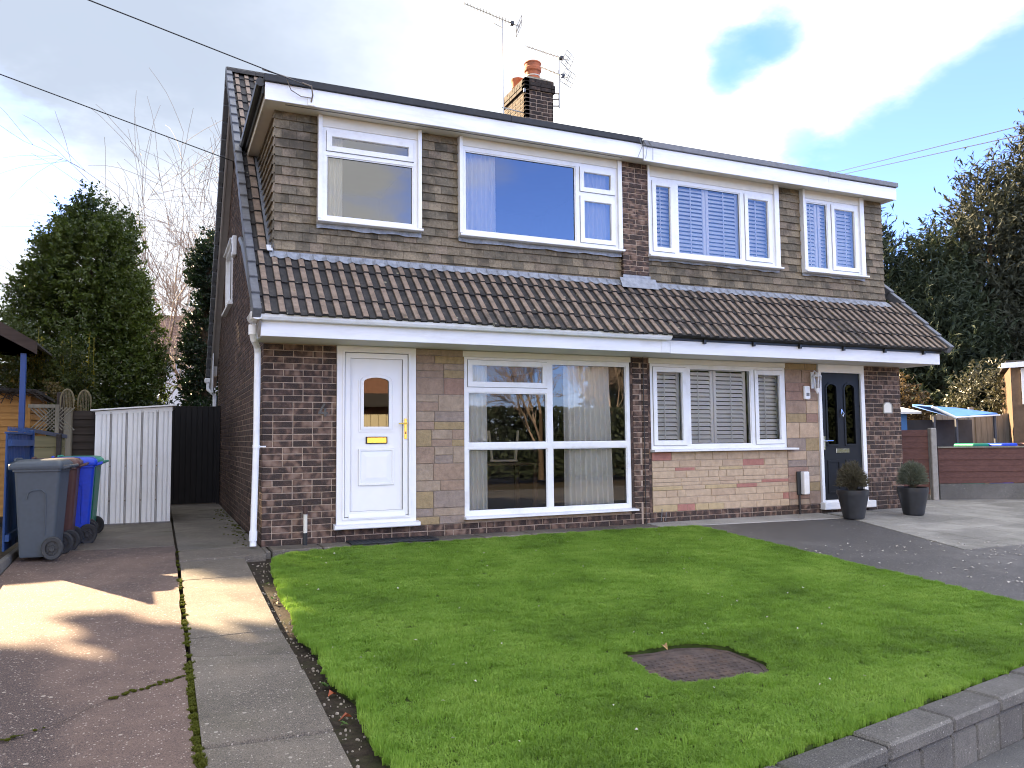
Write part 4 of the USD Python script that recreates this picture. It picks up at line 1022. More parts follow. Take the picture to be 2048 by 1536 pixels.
curtain('curtain', 'wide white curtain at the left of the wide upstairs window', 2.5, 2.98, 3.86, 5.0, 0.18, CURTAIN, 7, 0.035, 2)
curtain('net_curtain', 'net curtain behind the two small right lights upstairs', 4.17, 4.8, 3.86, 5.0, 0.15, NET, 9, 0.02, 3)
curtain('curtain', 'slim floor-length curtain at the left of the big lower window', 2.5, 2.83, 0.16, 2.25, 0.16, CURTAIN, 5, 0.03, 4)
curtain('curtain', 'broad floor-length curtain at the right of the big lower window', 3.98, 4.68, 0.16, 2.25, 0.18, CURTAIN, 9, 0.04, 5, taper=0.05)

def shutters(label, panels, z0, z1, y, gauge=0.062, tilt=0.5):
    t = thing('window_shutter', label, 'shutter')
    for a, b in panels:
        obj('stile', MB().cbox(a, a+0.05, y-0.014, y+0.014, z0, z1, 0.003), SLAT, t)
        obj('stile', MB().cbox(b-0.05, b, y-0.014, y+0.014, z0, z1, 0.003), SLAT, t)
        obj('rail', MB().cbox(a+0.05, b-0.05, y-0.012, y+0.012, z0, z0+0.06, 0.003), SLAT, t)
        obj('rail', MB().cbox(a+0.05, b-0.05, y-0.012, y+0.012, z1-0.06, z1, 0.003), SLAT, t)
        obj('tilt_rod', MB().cbox((a+b)/2-0.006, (a+b)/2+0.006, y-0.045, y-0.033, z0+0.08, z1-0.08, 0.002), SLAT, t)
        z = z0+0.09
        while z < z1-0.07:
            d = 0.032; c, s = d*math.cos(tilt), d*math.sin(tilt)
            obj('slat', MB().poly([(a+0.051, y-c, z-s), (a+0.051, y-c+0.004, z-s+0.008), (a+0.051, y+c, z+s), (a+0.051, y+c-0.004, z+s-0.008)], (b-a-0.102, 0, 0)), SLAT, t)
            z += gauge
shutters('white slatted shutters across the ground floor window of the right house', [(5.28, 5.84), (5.86, 6.44), (6.45, 7.05), (7.10, 7.70)], 1.05, 2.24, 0.135, 0.062, 0.95)
shutters('white slatted shutters across the three-light upstairs window', [(5.34, 5.80), (5.82, 6.40), (6.41, 7.02), (7.05, 7.62)], 3.84, 5.0, 0.15, 0.06, 0.9)
shutters('white slatted shutters in the small two-light upstairs window', [(8.28, 8.62), (8.64, 8.98), (9.0, 9.43)], 3.84, 5.0, 0.15, 0.06, 1.0)

CHAIR = simple('pale_wood_chair', (0.6, 0.52, 0.4), 0.5)
tb = thing('dining_table', 'dark table seen dimly through the big lower window', 'table', (3.3, 1.35, 0.12))
obj('tabletop', MB().tm(rounded(-0.7, 0.7, -0.4, 0.4, 0.7, 0.74, 0.015)), simple('dark_wood', (0.06, 0.035, 0.022), 0.35), tb)
for a in (-0.62, 0.62):
    for b in (-0.32, 0.32): obj('leg', MB().box(a-0.03, a+0.03, b-0.03, b+0.03, 0, 0.7), simple('dark_wood', (0.06, 0.035, 0.022), 0.35) if False else '/World/Looks/dark_wood', tb)
chairs = []
def upturned(label, x, rz):
    c = thing('chair', label, 'chair', (x, 1.3, 0.87), rz, 'chairs upturned on the dining table')
    obj('seat', MB().tm(rounded(-0.2, 0.2, -0.2, 0.2, 0.0, 0.03, 0.01)), CHAIR, c)
    for a, b in ((-0.17, -0.17), (0.17, -0.17), (-0.17, 0.17), (0.17, 0.17)): obj('leg', MB().tube([(a, b, 0.03), (a*1.25, b*1.25, 0.45)], [0.02, 0.014], 6), CHAIR, c)
    return c
upturned('left pale chair upturned on the table behind the lower window', 2.98, 0.3)
upturned('right pale chair upturned on the table behind the lower window', 3.55, -0.4)

# ------------------------------------------------------------------ ground, paths, lawn
def terrain_z(x, y):
    y = np.asarray(y, float)
    return np.where(y > -0.3, -0.06, -0.85)
xs = np.unique(np.concatenate([np.linspace(-160, -12, 12), np.linspace(-12, 30, 22), np.linspace(30, 200, 12)]))
ys = np.unique(np.concatenate([np.linspace(-160, -12, 10), np.linspace(-12, 12, 25), [-0.31, -0.29], np.linspace(12, 220, 14)]))
XX, YY = np.meshgrid(xs, ys); n1 = len(xs)
gv = np.stack([XX.ravel(), YY.ravel(), terrain_z(XX, YY).ravel()], 1)
gf = [(j*n1+i, j*n1+i+1, (j+1)*n1+i+1, (j+1)*n1+i) for j in range(len(ys)-1) for i in range(n1-1)]
EARTH = simple('garden_earth', (0.055, 0.042, 0.03), 0.95, 0.2, var=0.5, scale=9, bump=1.0, bscale=35, dirt=(0.035, 0.05, 0.015), dscale=1.0, damt=0.6)
obj('ground', MB().add(gv, gf), EARTH, kind='structure')
SOIL = simple('border_soil', (0.045, 0.035, 0.027), 0.95, 0.2, var=0.55, scale=22, bump=1.0, bscale=50, dirt=(0.05, 0.06, 0.02), dscale=4, damt=0.5)
DRIVE = speckled('pink_aggregate_concrete', (0.10, 0.071, 0.06), (0.185, 0.13, 0.105), (0.5, 0.43, 0.36), scale=85, amount=0.2, big=(0.045, 0.039, 0.04), bigamt=0.85, bump=0.7, bigscale=0.55)
SLAB = [speckled(f'path_slab_{c}', a, b, (0.48, 0.43, 0.36), scale=95, amount=0.16, big=(0.05, 0.047, 0.042), bigamt=0.6, moss=m) for c, a, b, m in (('a', (0.105, 0.09, 0.072), (0.18, 0.155, 0.122), 0.3), ('b', (0.095, 0.082, 0.067), (0.168, 0.144, 0.115), 0.45), ('c', (0.12, 0.103, 0.083), (0.195, 0.168, 0.134), 0.25))]
MOSSY = speckled('mossy_concrete', (0.10, 0.09, 0.075), (0.20, 0.18, 0.15), (0.4, 0.38, 0.33), scale=90, amount=0.07, big=(0.05, 0.045, 0.038), bigamt=0.6, moss=0.75)
PALECON = speckled('pale_concrete', (0.30, 0.29, 0.26), (0.44, 0.42, 0.38), (0.55, 0.53, 0.5), scale=90, amount=0.06, big=(0.16, 0.15, 0.13), bigamt=0.7, moss=0.2)
TARMAC = speckled('wet_tarmac', (0.06, 0.057, 0.055), (0.15, 0.142, 0.133), (0.42, 0.4, 0.37), scale=70, amount=0.08, big=(0.028, 0.027, 0.027), bigamt=0.7, bump=0.5, bigscale=0.4, rough=0.6)
ROAD = speckled('pavement_tarmac', (0.085, 0.085, 0.085), (0.15, 0.148, 0.142), (0.38, 0.36, 0.33), scale=90, amount=0.08, big=(0.06, 0.058, 0.055), bigamt=0.5)

def sheet(name, pts, mat, off=0.0, thick=0.06, kind='structure', parent=None, label=None, cuts=None, step=None):
    poly = Polygon(pts)
    if cuts: poly = poly.difference(unary_union(cuts))
    return obj(name, flat_poly(poly, lambda x, y: gz(x, y)+off, thick, step), mat, parent, kind=kind if parent is None else None, label=label)
dry = [(-2.42, -7.6), (-0.895, -7.6)]+[(-0.895+0.006*math.sin(y*3.1)+0.004*math.sin(y*11), y) for y in np.linspace(-7.5, 0.5, 60)]+[(-2.42, 0.62)]
sheet('driveway', dry, DRIVE, 0.012, 0.08)
sheet('drive_apron', [(-12, -9.0), (-0.2, -9.0), (-0.2, -7.605), (-12, -7.605)], ROAD, 0.0, 0.08)
sheet('rear_hardstanding', [(-2.42, 0.64), (-0.895, 0.53), (-0.895, 1.62), (-2.42, 1.7)], SLAB[2], 0.016, 0.06)
sheet('rear_hardstanding', [(-2.42, 1.715), (-0.895, 1.635), (-0.895, 7.0), (-2.42, 7.0)], MOSSY, 0.014, 0.06)
path = thing('garden_path', 'grey concrete slab path between the drive and the lawn', 'path', kind='structure')
JY = [(-0.62, -0.60), (-1.515, -1.52), (-3.45, -3.44), (-3.87, -4.06), (-4.37, -4.42), (-5.34, -5.38), (-6.55, -6.58), (-7.6, -7.6)]
r = np.random.default_rng(71)
for k in range(len(JY)-1):
    (a0, b0), (a1, b1) = JY[k], JY[k+1]
    dz = r.uniform(-0.010, 0.010); g_ = 0.010
    p = [(-0.865, a1+g_), (-0.245+r.uniform(-0.01, 0.01), b1+g_), (-0.245+r.uniform(-0.01, 0.01), b0-g_), (-0.865, a0-g_)]
    q = [(a_+(0.004 if i in (0, 3) else -0.0), b_) for i, (a_, b_) in enumerate(p)]
    obj('slab', flat_poly(Polygon(q), lambda x, y: gz(x, y)+0.018+dz+0.004*(x+0.5), 0.09), SLAB[int(r.integers(3))], path)
for (a0, b0, a1, b1) in ((-0.595, -0.575, 0.05, 0.045), (0.075, 0.06, 1.9, 1.86), (1.92, 1.89, 4.2, 4.18), (4.22, 4.19, 6.98, 6.98)):
    obj('slab', flat_poly(Polygon([(-0.865, a0), (-0.015, b0), (-0.015, b1 if a1 < 0.5 else a1), (-0.865, a1)]), lambda x, y: gz(x, y)*0.4+0.012, 0.08), MOSSY if a1 > 0.5 else SLAB[1], path)
apron = thing('front_apron', 'row of concrete slabs along the foot of the brick front', 'paving', kind='structure')
xq = [-0.55, 0.06, 0.62, 1.25, 1.9, 2.55, 3.2, 3.85, 4.5, 5.13]
for k in range(len(xq)-1):
    a, b = xq[k]+0.008, xq[k+1]-0.008
    yb = -0.012 if a > -0.1 else -0.16
    m = MB().cbox(a, b, -0.40+r.uniform(-0.012, 0.012) if k else -0.42, -0.012 if k else -0.02, -0.11, 0.006+r.uniform(-0.006, 0.008), 0.012)
    if k == 0: m = MB().cbox(-0.01, b, -0.44, -0.02, -0.12, 0.008, 0.014)
    obj('slab', m, SLAB[k % 3], apron)
sheet('pale_strip', [(5.15, -0.34), (8.3, -0.55), (8.3, -0.0), (5.15, -0.0)], PALECON, 0.012, 0.06)
rdv = [(5.67, -0.40), (8.3, -0.56), (8.3, 0), (10.4, 0.0), (10.4, 2.6), (22, -2.0), (22, -5.5), (5.72, -5.62)]
sheet('driveway', rdv, TARMAC, 0.004, 0.05, cuts=[Polygon([(8.32, -0.58), (8.0, -1.6), (7.55, -3.0), (14, -3.1), (17, 0.5), (10.3, 3), (8.32, 3)])])
flags = thing('patio', 'paving flags before the right house, coloured pale for sun patches and wet sheen', 'paving', kind='structure')
FLAG = [speckled(f'pale_flag_{c}', a, b, (0.6, 0.58, 0.54), scale=90, amount=0.05, big=d, bigamt=0.75, moss=0.3, bigscale=0.9) for c, a, b, d in (('a', (0.22, 0.21, 0.185), (0.40, 0.38, 0.34), (0.10, 0.095, 0.085)), ('b', (0.19, 0.182, 0.16), (0.34, 0.325, 0.29), (0.085, 0.082, 0.072)))]  # pale tone carries the sun patches and wet sheen in the colour
area = Polygon([(8.32, -0.58), (8.0, -1.6), (7.55, -3.0), (14, -3.1), (17, 0.5), (10.3, 3), (8.32, 3)])
for i in range(10):
    for j in range(8):
        a, b = 7.5+i*0.9, -3.1+j*0.6
        c = sbox(a+0.006, b+0.006, a+0.894, b+0.594).intersection(area).difference(sbox(8.2, -0.02, W+0.02, 3))
        if c.area < 0.05 or c.geom_type != 'Polygon': continue
        obj('flag', flat_poly(c, lambda x, y: gz(x, y)+0.012, 0.05), FLAG[int(r.integers(2))], flags)

# lawn: soil base, then grass
def kerb_y(x): return -6.49+0.19*(x-1.5)
LE = [(0.30-0.05, -0.52), (0.06, -0.78), (0.0, -1.1), (-0.06, -1.9), (-0.10, -2.6), (-0.08, -3.1), (-0.13, -3.6), (-0.07, -4.2), (-0.11, -4.6), (-0.03, -4.95), (-0.09, -5.4), (-0.06, -6.0), (-0.1, -6.72)]
LAWN = Polygon(LE+[(x, kerb_y(x)+0.02) for x in (0.5, 2, 4, 5.62)]+[(5.66, -5.4), (5.64, -3.0), (5.66, -0.46), (4.2, -0.41), (2.1, -0.43), (0.75, -0.43)])
COVER = Polygon([(1.75, -5.36), (1.90, -5.45), (2.44, -5.47), (2.52, -5.30), (2.50, -5.0), (2.40, -4.88), (2.2, -4.82), (2.02, -4.85), (1.80, -4.83), (1.73, -5.0)])
_hr = COVER.buffer(0.04).exterior
HOLE = Polygon([(q.x+0.022*math.sin(i*2.7), q.y+0.018*math.cos(i*1.9)) for i, q in enumerate(_hr.interpolate(d) for d in np.linspace(0, _hr.length, 34)[:-1])]).buffer(0.005)
sheet('border', [(-0.25, -7.5), (-0.25, -0.5), (0.7, -0.38), (5.7, -0.38), (5.7, -5.6), (0.0, -6.8), (0.0, -7.5)], SOIL, -0.045, 0.05)
GBASE = simple('lawn_thatch', (0.05, 0.075, 0.016), 0.95, 0.2, var=0.4, scale=18, bump=0.8, bscale=60)
m = trimesh.creation.extrude_polygon(LAWN.difference(HOLE), 0.06, engine='earcut')
v = np.array(m.vertices); v[:, 2] += gz(v[:, 0], v[:, 1])-0.055
obj('lawn', MB().add(v, m.faces), GBASE, kind='structure')

def grass_mat():
    g = Graph()
    pos = g.add('geometry')+'.position'
    rd = g.add('geometry')+'.random_per_island'
    n = g.add('noise_texture', {'vector': pos}, scale=1.1, detail=4.0, roughness=0.6)+'.fac'
    n2 = g.add('noise_texture', {'vector': pos}, scale=5.5, detail=3.0, roughness=0.6)+'.fac'
    f = gmath(g, 'add', gmath(g, 'multiply', rd, 0.28), gmath(g, 'add', gmath(g, 'multiply', n, 0.62), gmath(g, 'multiply', n2, 0.30)))
    f = gmath(g, 'subtract', f, 0.10)
    s = g.add('rgb_ramp', {'fac': f}, ramp=[(0.20, (0.14, 0.25, 0.03)), (0.36, (0.25, 0.42, 0.055)), (0.5, (0.36, 0.53, 0.095)), (0.64, (0.50, 0.61, 0.15)), (0.82, (0.66, 0.62, 0.26))])+'.color'
    p = g.add('principled_bsdf', {'base_color': s}, roughness=0.5, specular_ior_level=0.35)
    t = g.add('translucent_bsdf', {'color': s})
    mx = g.add('mix_closure', {'closure1': p+'.BSDF', 'closure2': t+'.BSDF'}, fac=0.45)
    return g.make('grass_blades', surface=mx+'.closure')
GRASS = grass_mat()
def blades(n, rad, hmin, hmax, rg, lean=1.15, wid=0.0022, square=True):
    b = rg.uniform(-rad, rad, (n, 2))
    if not square: b = b[(b**2).sum(1) < rad*rad]; n = len(b)
    h = rg.uniform(hmin, hmax, n); az = rg.uniform(0, 2*np.pi, n); ln = rg.uniform(0.15, lean, n)
    d = np.stack([np.cos(az), np.sin(az)], 1); w = np.stack([-np.sin(az), np.cos(az)], 1)
    wd = wid*rg.uniform(0.7, 1.4, n)[:, None]
    p0 = np.concatenate([b, np.zeros((n, 1))], 1)
    p1 = np.concatenate([b+d*(h*ln*0.35)[:, None], (h*0.6)[:, None]], 1)
    p2 = np.concatenate([b+d*(h*ln*1.0)[:, None], (h*(1-0.3*ln))[:, None]], 1)
    w3 = np.concatenate([w*wd, np.zeros((n, 1))], 1)
    v = np.stack([p0-w3, p0+w3, p1-w3*0.9, p1+w3*0.9, p2], 1).reshape(-1, 3)
    k = np.arange(n)[:, None]*5
    f = np.concatenate([k+[0, 1, 3], k+[0, 3, 2], k+[2, 3, 4]], 0)
    return v, f
def instancer(name, protos, pos, idx, rots, scales, label, cat, kind='stuff', mat=None):
    p = '/World/'+numbered('/World', name)
    pi = UsdGeom.PointInstancer.Define(stage, p)
    rel = pi.CreatePrototypesRel()
    for k, pm in enumerate(protos):
        q = f'{p}/prototypes/tuft_{k:03d}'
        usdkit.mesh(stage, q, pm, mat); rel.AddTarget(q)
    pi.CreatePositionsAttr(Vt.Vec3fArray.FromNumpy(np.asarray(pos, np.float32)))
    pi.CreateProtoIndicesAttr(Vt.IntArray.FromNumpy(np.asarray(idx, np.int32)))
    c, s = np.cos(np.asarray(rots)/2), np.sin(np.asarray(rots)/2)
    pi.CreateOrientationsAttr(Vt.QuathArray([Gf.Quath(float(a), 0, 0, float(b)) for a, b in zip(c, s)]))
    pi.CreateScalesAttr(Vt.Vec3fArray.FromNumpy(np.asarray(scales, np.float32)))
    return tag(pi.GetPrim(), label, cat, kind=kind)
from shapely import points as shp_points, contains as shp_contains
from shapely.prepared import prep
rg = np.random.default_rng(81)
protos = [blades(560, 0.075, 0.012, 0.030, rg) for _ in range(7)]
protos += [blades(380, 0.075, 0.018, 0.042, rg, 1.2) for _ in range(3)]
step = 0.115
gx, gy = np.meshgrid(np.arange(-0.3, 5.8, step), np.arange(-6.9, -0.3, step))
P = np.stack([gx.ravel(), gy.ravel()], 1)+rg.uniform(-0.03, 0.03, (gx.size, 2))
inner = LAWN.buffer(-0.035).difference(HOLE.buffer(0.03))
P = P[shp_contains(inner, shp_points(P))]
# edge tufts follow the border and the drive
edge = LAWN.buffer(-0.03).exterior
ep = np.array([edge.interpolate(d).coords[0] for d in np.arange(0, edge.length, 0.05)])+rg.uniform(-0.02, 0.02, (int(math.ceil(edge.length/0.05)), 2))
cb = HOLE.buffer(0.02).exterior
ep2 = np.array([cb.interpolate(d).coords[0] for d in np.arange(0, cb.length, 0.07)])
A = np.vstack([P, ep, ep2]); na, ne = len(P), len(ep)
idx = np.concatenate([np.where(rg.random(na) < 0.85, rg.integers(0, 7, na), rg.integers(7, 10, na)), rg.integers(7, 10, len(ep)+len(ep2))])
hs = 0.75+0.55*meshkit.noise(np.c_[A*1.7, np.zeros(len(A))], 3)+rg.uniform(-0.1, 0.15, len(A))
sc = np.stack([np.ones(len(A)), np.ones(len(A)), hs], 1)
sc[na:na+ne] = np.stack([np.full(ne, 0.55), np.full(ne, 0.55), rg.uniform(0.9, 1.6, ne)], 1)
sc[na+ne:] *= 0.6
long_ = na+np.flatnonzero((ep[:, 0] < 0.15) & (rg.random(ne) < 0.5))
sc[long_] = np.stack([np.full(len(long_), 0.7), np.full(len(long_), 0.7), rg.uniform(1.1, 2.0, len(long_))], 1)
Z = gz(A[:, 0], A[:, 1])+0.004; Z[na:na+ne] -= 0.012
instancer('grass', protos, np.c_[A, Z], idx, rg.uniform(0, 6.28, len(A)), sc, 'bright green mown grass of the front lawn', 'grass', mat=GRASS)
# moss and weeds in the joint beside the path
MOSS = leaf_mat('joint_moss', [(0.09, 0.10, 0.012), (0.15, 0.17, 0.02), (0.20, 0.20, 0.03)], 0.2, 0.7, 0.2, 6.0)
mp = [blades(170, 0.02, 0.006, 0.022, rg, 0.8, 0.003, False) for _ in range(3)]
yj = []
for a, b, dens in ((-7.4, -6.3, 60), (-6.3, -5.6, 60), (-5.6, -4.75, 95), (-4.75, -4.2, 110), (-4.2, -3.9, 70), (-3.9, -3.6, 8), (-3.6, -3.3, 45), (-3.2, -2.95, 60), (-2.9, -1.7, 9), (-1.7, -1.4, 45), (-1.4, 0, 6)):
    yj += list(rg.uniform(a, b, int(dens*(b-a))))
yj = np.array(yj); sc_ = rg.uniform(0.5, 1.3, len(yj))
mpos = np.c_[-0.879+rg.normal(0, 0.007, len(yj)), yj, gz(0, yj)+0.002]
ck_ = np.array([(-1.76, -4.89), (-1.5, -4.73), (-1.22, -4.41), (-0.9, -4.22)])
tt = np.concatenate([rg.uniform(0, 0.25, 10), rg.uniform(0.55, 1.0, 38)])
cx_ = np.interp(tt, [0, 0.33, 0.66, 1], ck_[:, 0]); cyy_ = np.interp(tt, [0, 0.33, 0.66, 1], ck_[:, 1])
mpos = np.vstack([mpos, np.c_[cx_+rg.normal(0, 0.008, len(tt)), cyy_+rg.normal(0, 0.012, len(tt)), gz(0, cyy_)+0.008]])
sc_ = np.concatenate([sc_, rg.uniform(0.25, 0.7, len(tt))])
nm_ = 120
wx, wy = -0.03-np.abs(rg.normal(0, 0.10, nm_)), rg.uniform(0.1, 5.5, nm_)
mpos = np.vstack([mpos, np.c_[wx, wy, np.full(nm_, 0.012)]]); sc_ = np.concatenate([sc_, rg.uniform(0.25, 0.8, nm_)])
instancer('moss', mp, mpos, rg.integers(0, 3, len(mpos)), rg.uniform(0, 6.28, len(mpos)), np.stack([sc_]*3, 1), 'yellow-green moss growing in the joint between drive and path', 'moss', mat=MOSS)
cr = MB()
cp = [(-2.42, -5.32), (-2.1, -5.12), (-1.76, -4.89), (-1.62, -4.83), (-1.5, -4.73), (-1.36, -4.55), (-1.22, -4.41), (-1.05, -4.33), (-0.9, -4.24)]
for (a, b), (c, d) in zip(cp[:-1], cp[1:]):
    cr.quad((a, b-0.004, gz(a, b)+0.0135), (c, d-0.004, gz(c, d)+0.0135), (c, d+0.003, gz(c, d)+0.0135), (a, b+0.003, gz(a, b)+0.0135))
obj('crack', cr, SOIL, kind='structure')
# soil border: leaf litter, grit, small weeds
WEED = leaf_mat('weed_leaf', [(0.06, 0.13, 0.02), (0.11, 0.21, 0.03), (0.16, 0.25, 0.06)], 0.3)
def ovate(L, wd, fold=0.15, droop=0.15):
    v = [(0, 0, 0), (L*0.45, wd/2, fold*wd), (L*0.45, -wd/2, fold*wd), (L, 0, -droop*L), (L*0.5, 0, 0.02*L)]
    return np.array(v), np.array([(0, 4, 1), (1, 4, 3), (0, 2, 4), (2, 3, 4)])
for k, (x, y, s_) in enumerate(((-0.14, -4.62, 1.0), (-0.17, -2.35, 0.7), (-0.14, -1.75, 0.5), (-0.1, -3.15, 0.45), (-0.16, -5.2, 0.6))):
    w = thing('weed', ('small bright weed beside the red leaf in the soil border', 'weed by the path edge at the middle of the soil border', 'tiny weed in the soil near the slab corner', 'tiny weed under the overhanging lawn edge', 'low weed in the nearest stretch of the soil border')[k], 'weed', (x, y, gz(x, y)-0.04))
    for j in range(7):
        v, f = ovate(0.05*s_*rg.uniform(0.7, 1.2), 0.028*s_); t = rg.uniform(0, 6.28); tl = rg.uniform(0.2, 0.9)
        T = trimesh.transformations.euler_matrix(0, -tl, t); obj('leaf', (v @ T[:3, :3].T+[0, 0, 0.012], f), WEED, w)
DEAD = [simple('dead_leaf_red', (0.30, 0.075, 0.03), 0.6, var=0.3, scale=40), simple('dead_leaf_tan', (0.36, 0.22, 0.10), 0.6, var=0.3, scale=40)]
for k, (x, y, l) in enumerate(((-0.165, -4.78, 'red-brown dead leaf on the soil by the bright weed'), (-0.155, -2.55, 'curled tan dead leaf on the soil half way along the path'), (-0.1, -5.12, 'orange dead leaf low in the soil border'), (2.06, -4.87, 'tan dead leaf at the far rim of the drain cover'))):
    v, f = ovate(0.075, 0.042, 0.5, 0.3); T = trimesh.transformations.euler_matrix(0.2, -0.15, 0.6+k*1.3)
    d = thing('dead_leaf', l, 'leaf', (x, y, gz(x, y)-(0.028 if k < 3 else -0.035))); obj('blade', (v @ T[:3, :3].T, f), DEAD[k % 2], d)
gb = MB()
for k in range(420):
    x, y = rg.uniform(-0.24, 0.02), rg.uniform(-6.6, -0.7); s_ = rg.uniform(0.003, 0.011)
    gb.tm(trimesh.creation.icosphere(subdivisions=0, radius=s_)); gb.v[-1] = gb.v[-1]*rg.uniform(0.5, 1.2, 3)+[x, y, gz(x, y)-0.042]
obj('gravel', gb, simple('grit', (0.33, 0.29, 0.24), 0.9, var=0.5, scale=30), label='scattered grit in the soil border beside the path', cat='gravel', kind='stuff')
lit = MB()
for k in range(150):
    x, y = rg.uniform(5.9, 8.6), rg.uniform(-5.3, -2.2); x += (y+3.5)*-0.35
    if x < 5.72: continue
    v, f = ovate(rg.uniform(0.03, 0.06), rg.uniform(0.02, 0.035), 0.3, 0.1); T = trimesh.transformations.euler_matrix(0, 0, rg.uniform(0, 6.28))
    lit.add(v @ T[:3, :3].T+[x, y, gz(x, y)+0.012], f)
obj('petals', lit, simple('pale_petal', (0.62, 0.58, 0.52), 0.6), label='pale fallen petals strewn over the dark right-hand drive', cat='petals', kind='stuff')
dz_ = MB()
for k in range(90):
    while True:
        x, y = rg.uniform(0, 5.6), rg.uniform(-6.3, -0.6)
        if inner.contains(shp_points([(x, y)])[0]): break
    v, f = ovate(rg.uniform(0.014, 0.03), rg.uniform(0.01, 0.018), 0.3, 0.1); T = trimesh.transformations.euler_matrix(rg.uniform(-0.5, 0.5), rg.uniform(-0.5, 0.5), rg.uniform(0, 6.28))
    dz_.add(v @ T[:3, :3].T+[x, y, gz(x, y)+rg.uniform(0.024, 0.034)], f)
obj('fallen_petals', dz_, '/World/Looks/pale_petal', label='tiny pale petals and leaf scraps lying on the lawn', cat='petals', kind='stuff')
# drain cover in the lawn
cv = thing('drain_cover', 'rusty rectangular inspection cover sunk in the lawn', 'drain cover', kind=None)
RUST = simple('rusty_iron', (0.085, 0.065, 0.058), 0.85, 0.3, var=0.5, scale=12, bump=0.8, bscale=40, dirt=(0.16, 0.105, 0.075), dscale=5, damt=0.7)
obj('plate', flat_poly(COVER, lambda x, y: gz(x, y)-0.022, 0.03), RUST, cv)
for i in range(15):
    for j in range(8):
        x, y = 1.83+i*0.042+(0.021 if j % 2 else 0), -5.36+j*0.056
        if COVER.buffer(-0.03).contains(shp_points([(x, y)])[0]):
            v, f = MB().cbox(-0.013, 0.013, -0.007, 0.007, -0.004, 0.005, 0.002).rot(0.78 if (i+j) % 2 else -0.78).arrays()
            obj('tread', (v+[x, y, gz(x, y)-0.0215], f), RUST, cv)
obj('frame', flat_poly(COVER.buffer(0.02).difference(COVER.buffer(-0.012)), lambda x, y: gz(x, y)-0.017, 0.03), RUST, cv)
# kerb wall below the lawn, pavement and road
sheet('pavement', [(-12, -7.6), (-0.25, -7.6), (-0.25, -7.0), (0.1, -6.85), (22, -2.75), (22, -16), (-12, -16)], ROAD, 0, 0.1) if False else None
pv = Polygon([(-0.2, -7.6), (0.05, -6.98), (5.7, -5.9), (22, -5.9), (22, -11), (-12, -11), (-12, -9.0), (-0.2, -9.0)])
obj('pavement', flat_poly(pv, lambda x, y: 0*x-0.58, 0.1), ROAD, kind='structure')
obj('road', flat_poly(sbox(-60, -18, 80, -11.1), lambda x, y: 0*x-0.69, 0.1), TARMAC, kind='structure')
kw = thing('kerb_wall', 'low mossy concrete block edging between lawn and pavement', 'kerb', kind='structure')
KERB = [speckled(f'kerb_block_{c}', a, b, (0.42, 0.4, 0.36), scale=110, amount=0.05, big=(0.06, 0.058, 0.055), bigamt=0.7, moss=0.45) for c, a, b in (('a', (0.07, 0.066, 0.06), (0.15, 0.142, 0.128)), ('b', (0.06, 0.057, 0.053), (0.13, 0.122, 0.112)))]
ang = math.atan(0.19)
x = -0.1; k = 0
while x < 5.9:
    L = rg.uniform(0.52, 0.62); y = kerb_y(x)
    z0 = gz(0, y)
    T0 = MB().cbox(0.004, L-0.004, -0.215, 0.0, -0.075, 0.012+rg.uniform(-0.006, 0.006), 0.014).rot(ang).move((x, y, z0))
    obj('coping_block', T0, KERB[k % 2], kw)
    for a, b in ((0, L*0.5), (L*0.5, L)):
        T1 = MB().cbox(a+0.003, b-0.003, -0.20, -0.02, -0.36, -0.08, 0.012).rot(ang).move((x, y+rg.uniform(-0.004, 0.004), z0))
        obj('wall_block', T1, KERB[(k+1) % 2], kw)
    x += L*math.cos(ang); k += 1
st_ = thing('stone', 'small pale stone at the near edge of the lawn', 'stone', (0.72, -6.32, gz(0, -6.32)+0.01))
m = trimesh.creation.icosphere(subdivisions=2, radius=0.05); m.vertices *= (0.8+0.4*meshkit.noise(m.vertices*25, 5))[:, None]*np.array([1.4, 0.9, 0.55])
obj('rock', MB().tm(m), KERB[0], st_, smooth=True)
dm = thing('doormat', 'dark rubber mat on the slabs below the white door', 'mat', (1.46, -0.24, 0.014))
obj('mat', MB().cbox(-0.52, 0.52, -0.17, 0.17, 0, 0.014, 0.004), simple('mat_rubber', (0.012, 0.015, 0.02), 0.7, var=0.4, scale=60), dm)
for k in range(16): obj('rib', MB().box(-0.5+k*0.064, -0.47+k*0.064, -0.155, 0.155, 0.0142, 0.018), '/World/Looks/mat_rubber', dm)

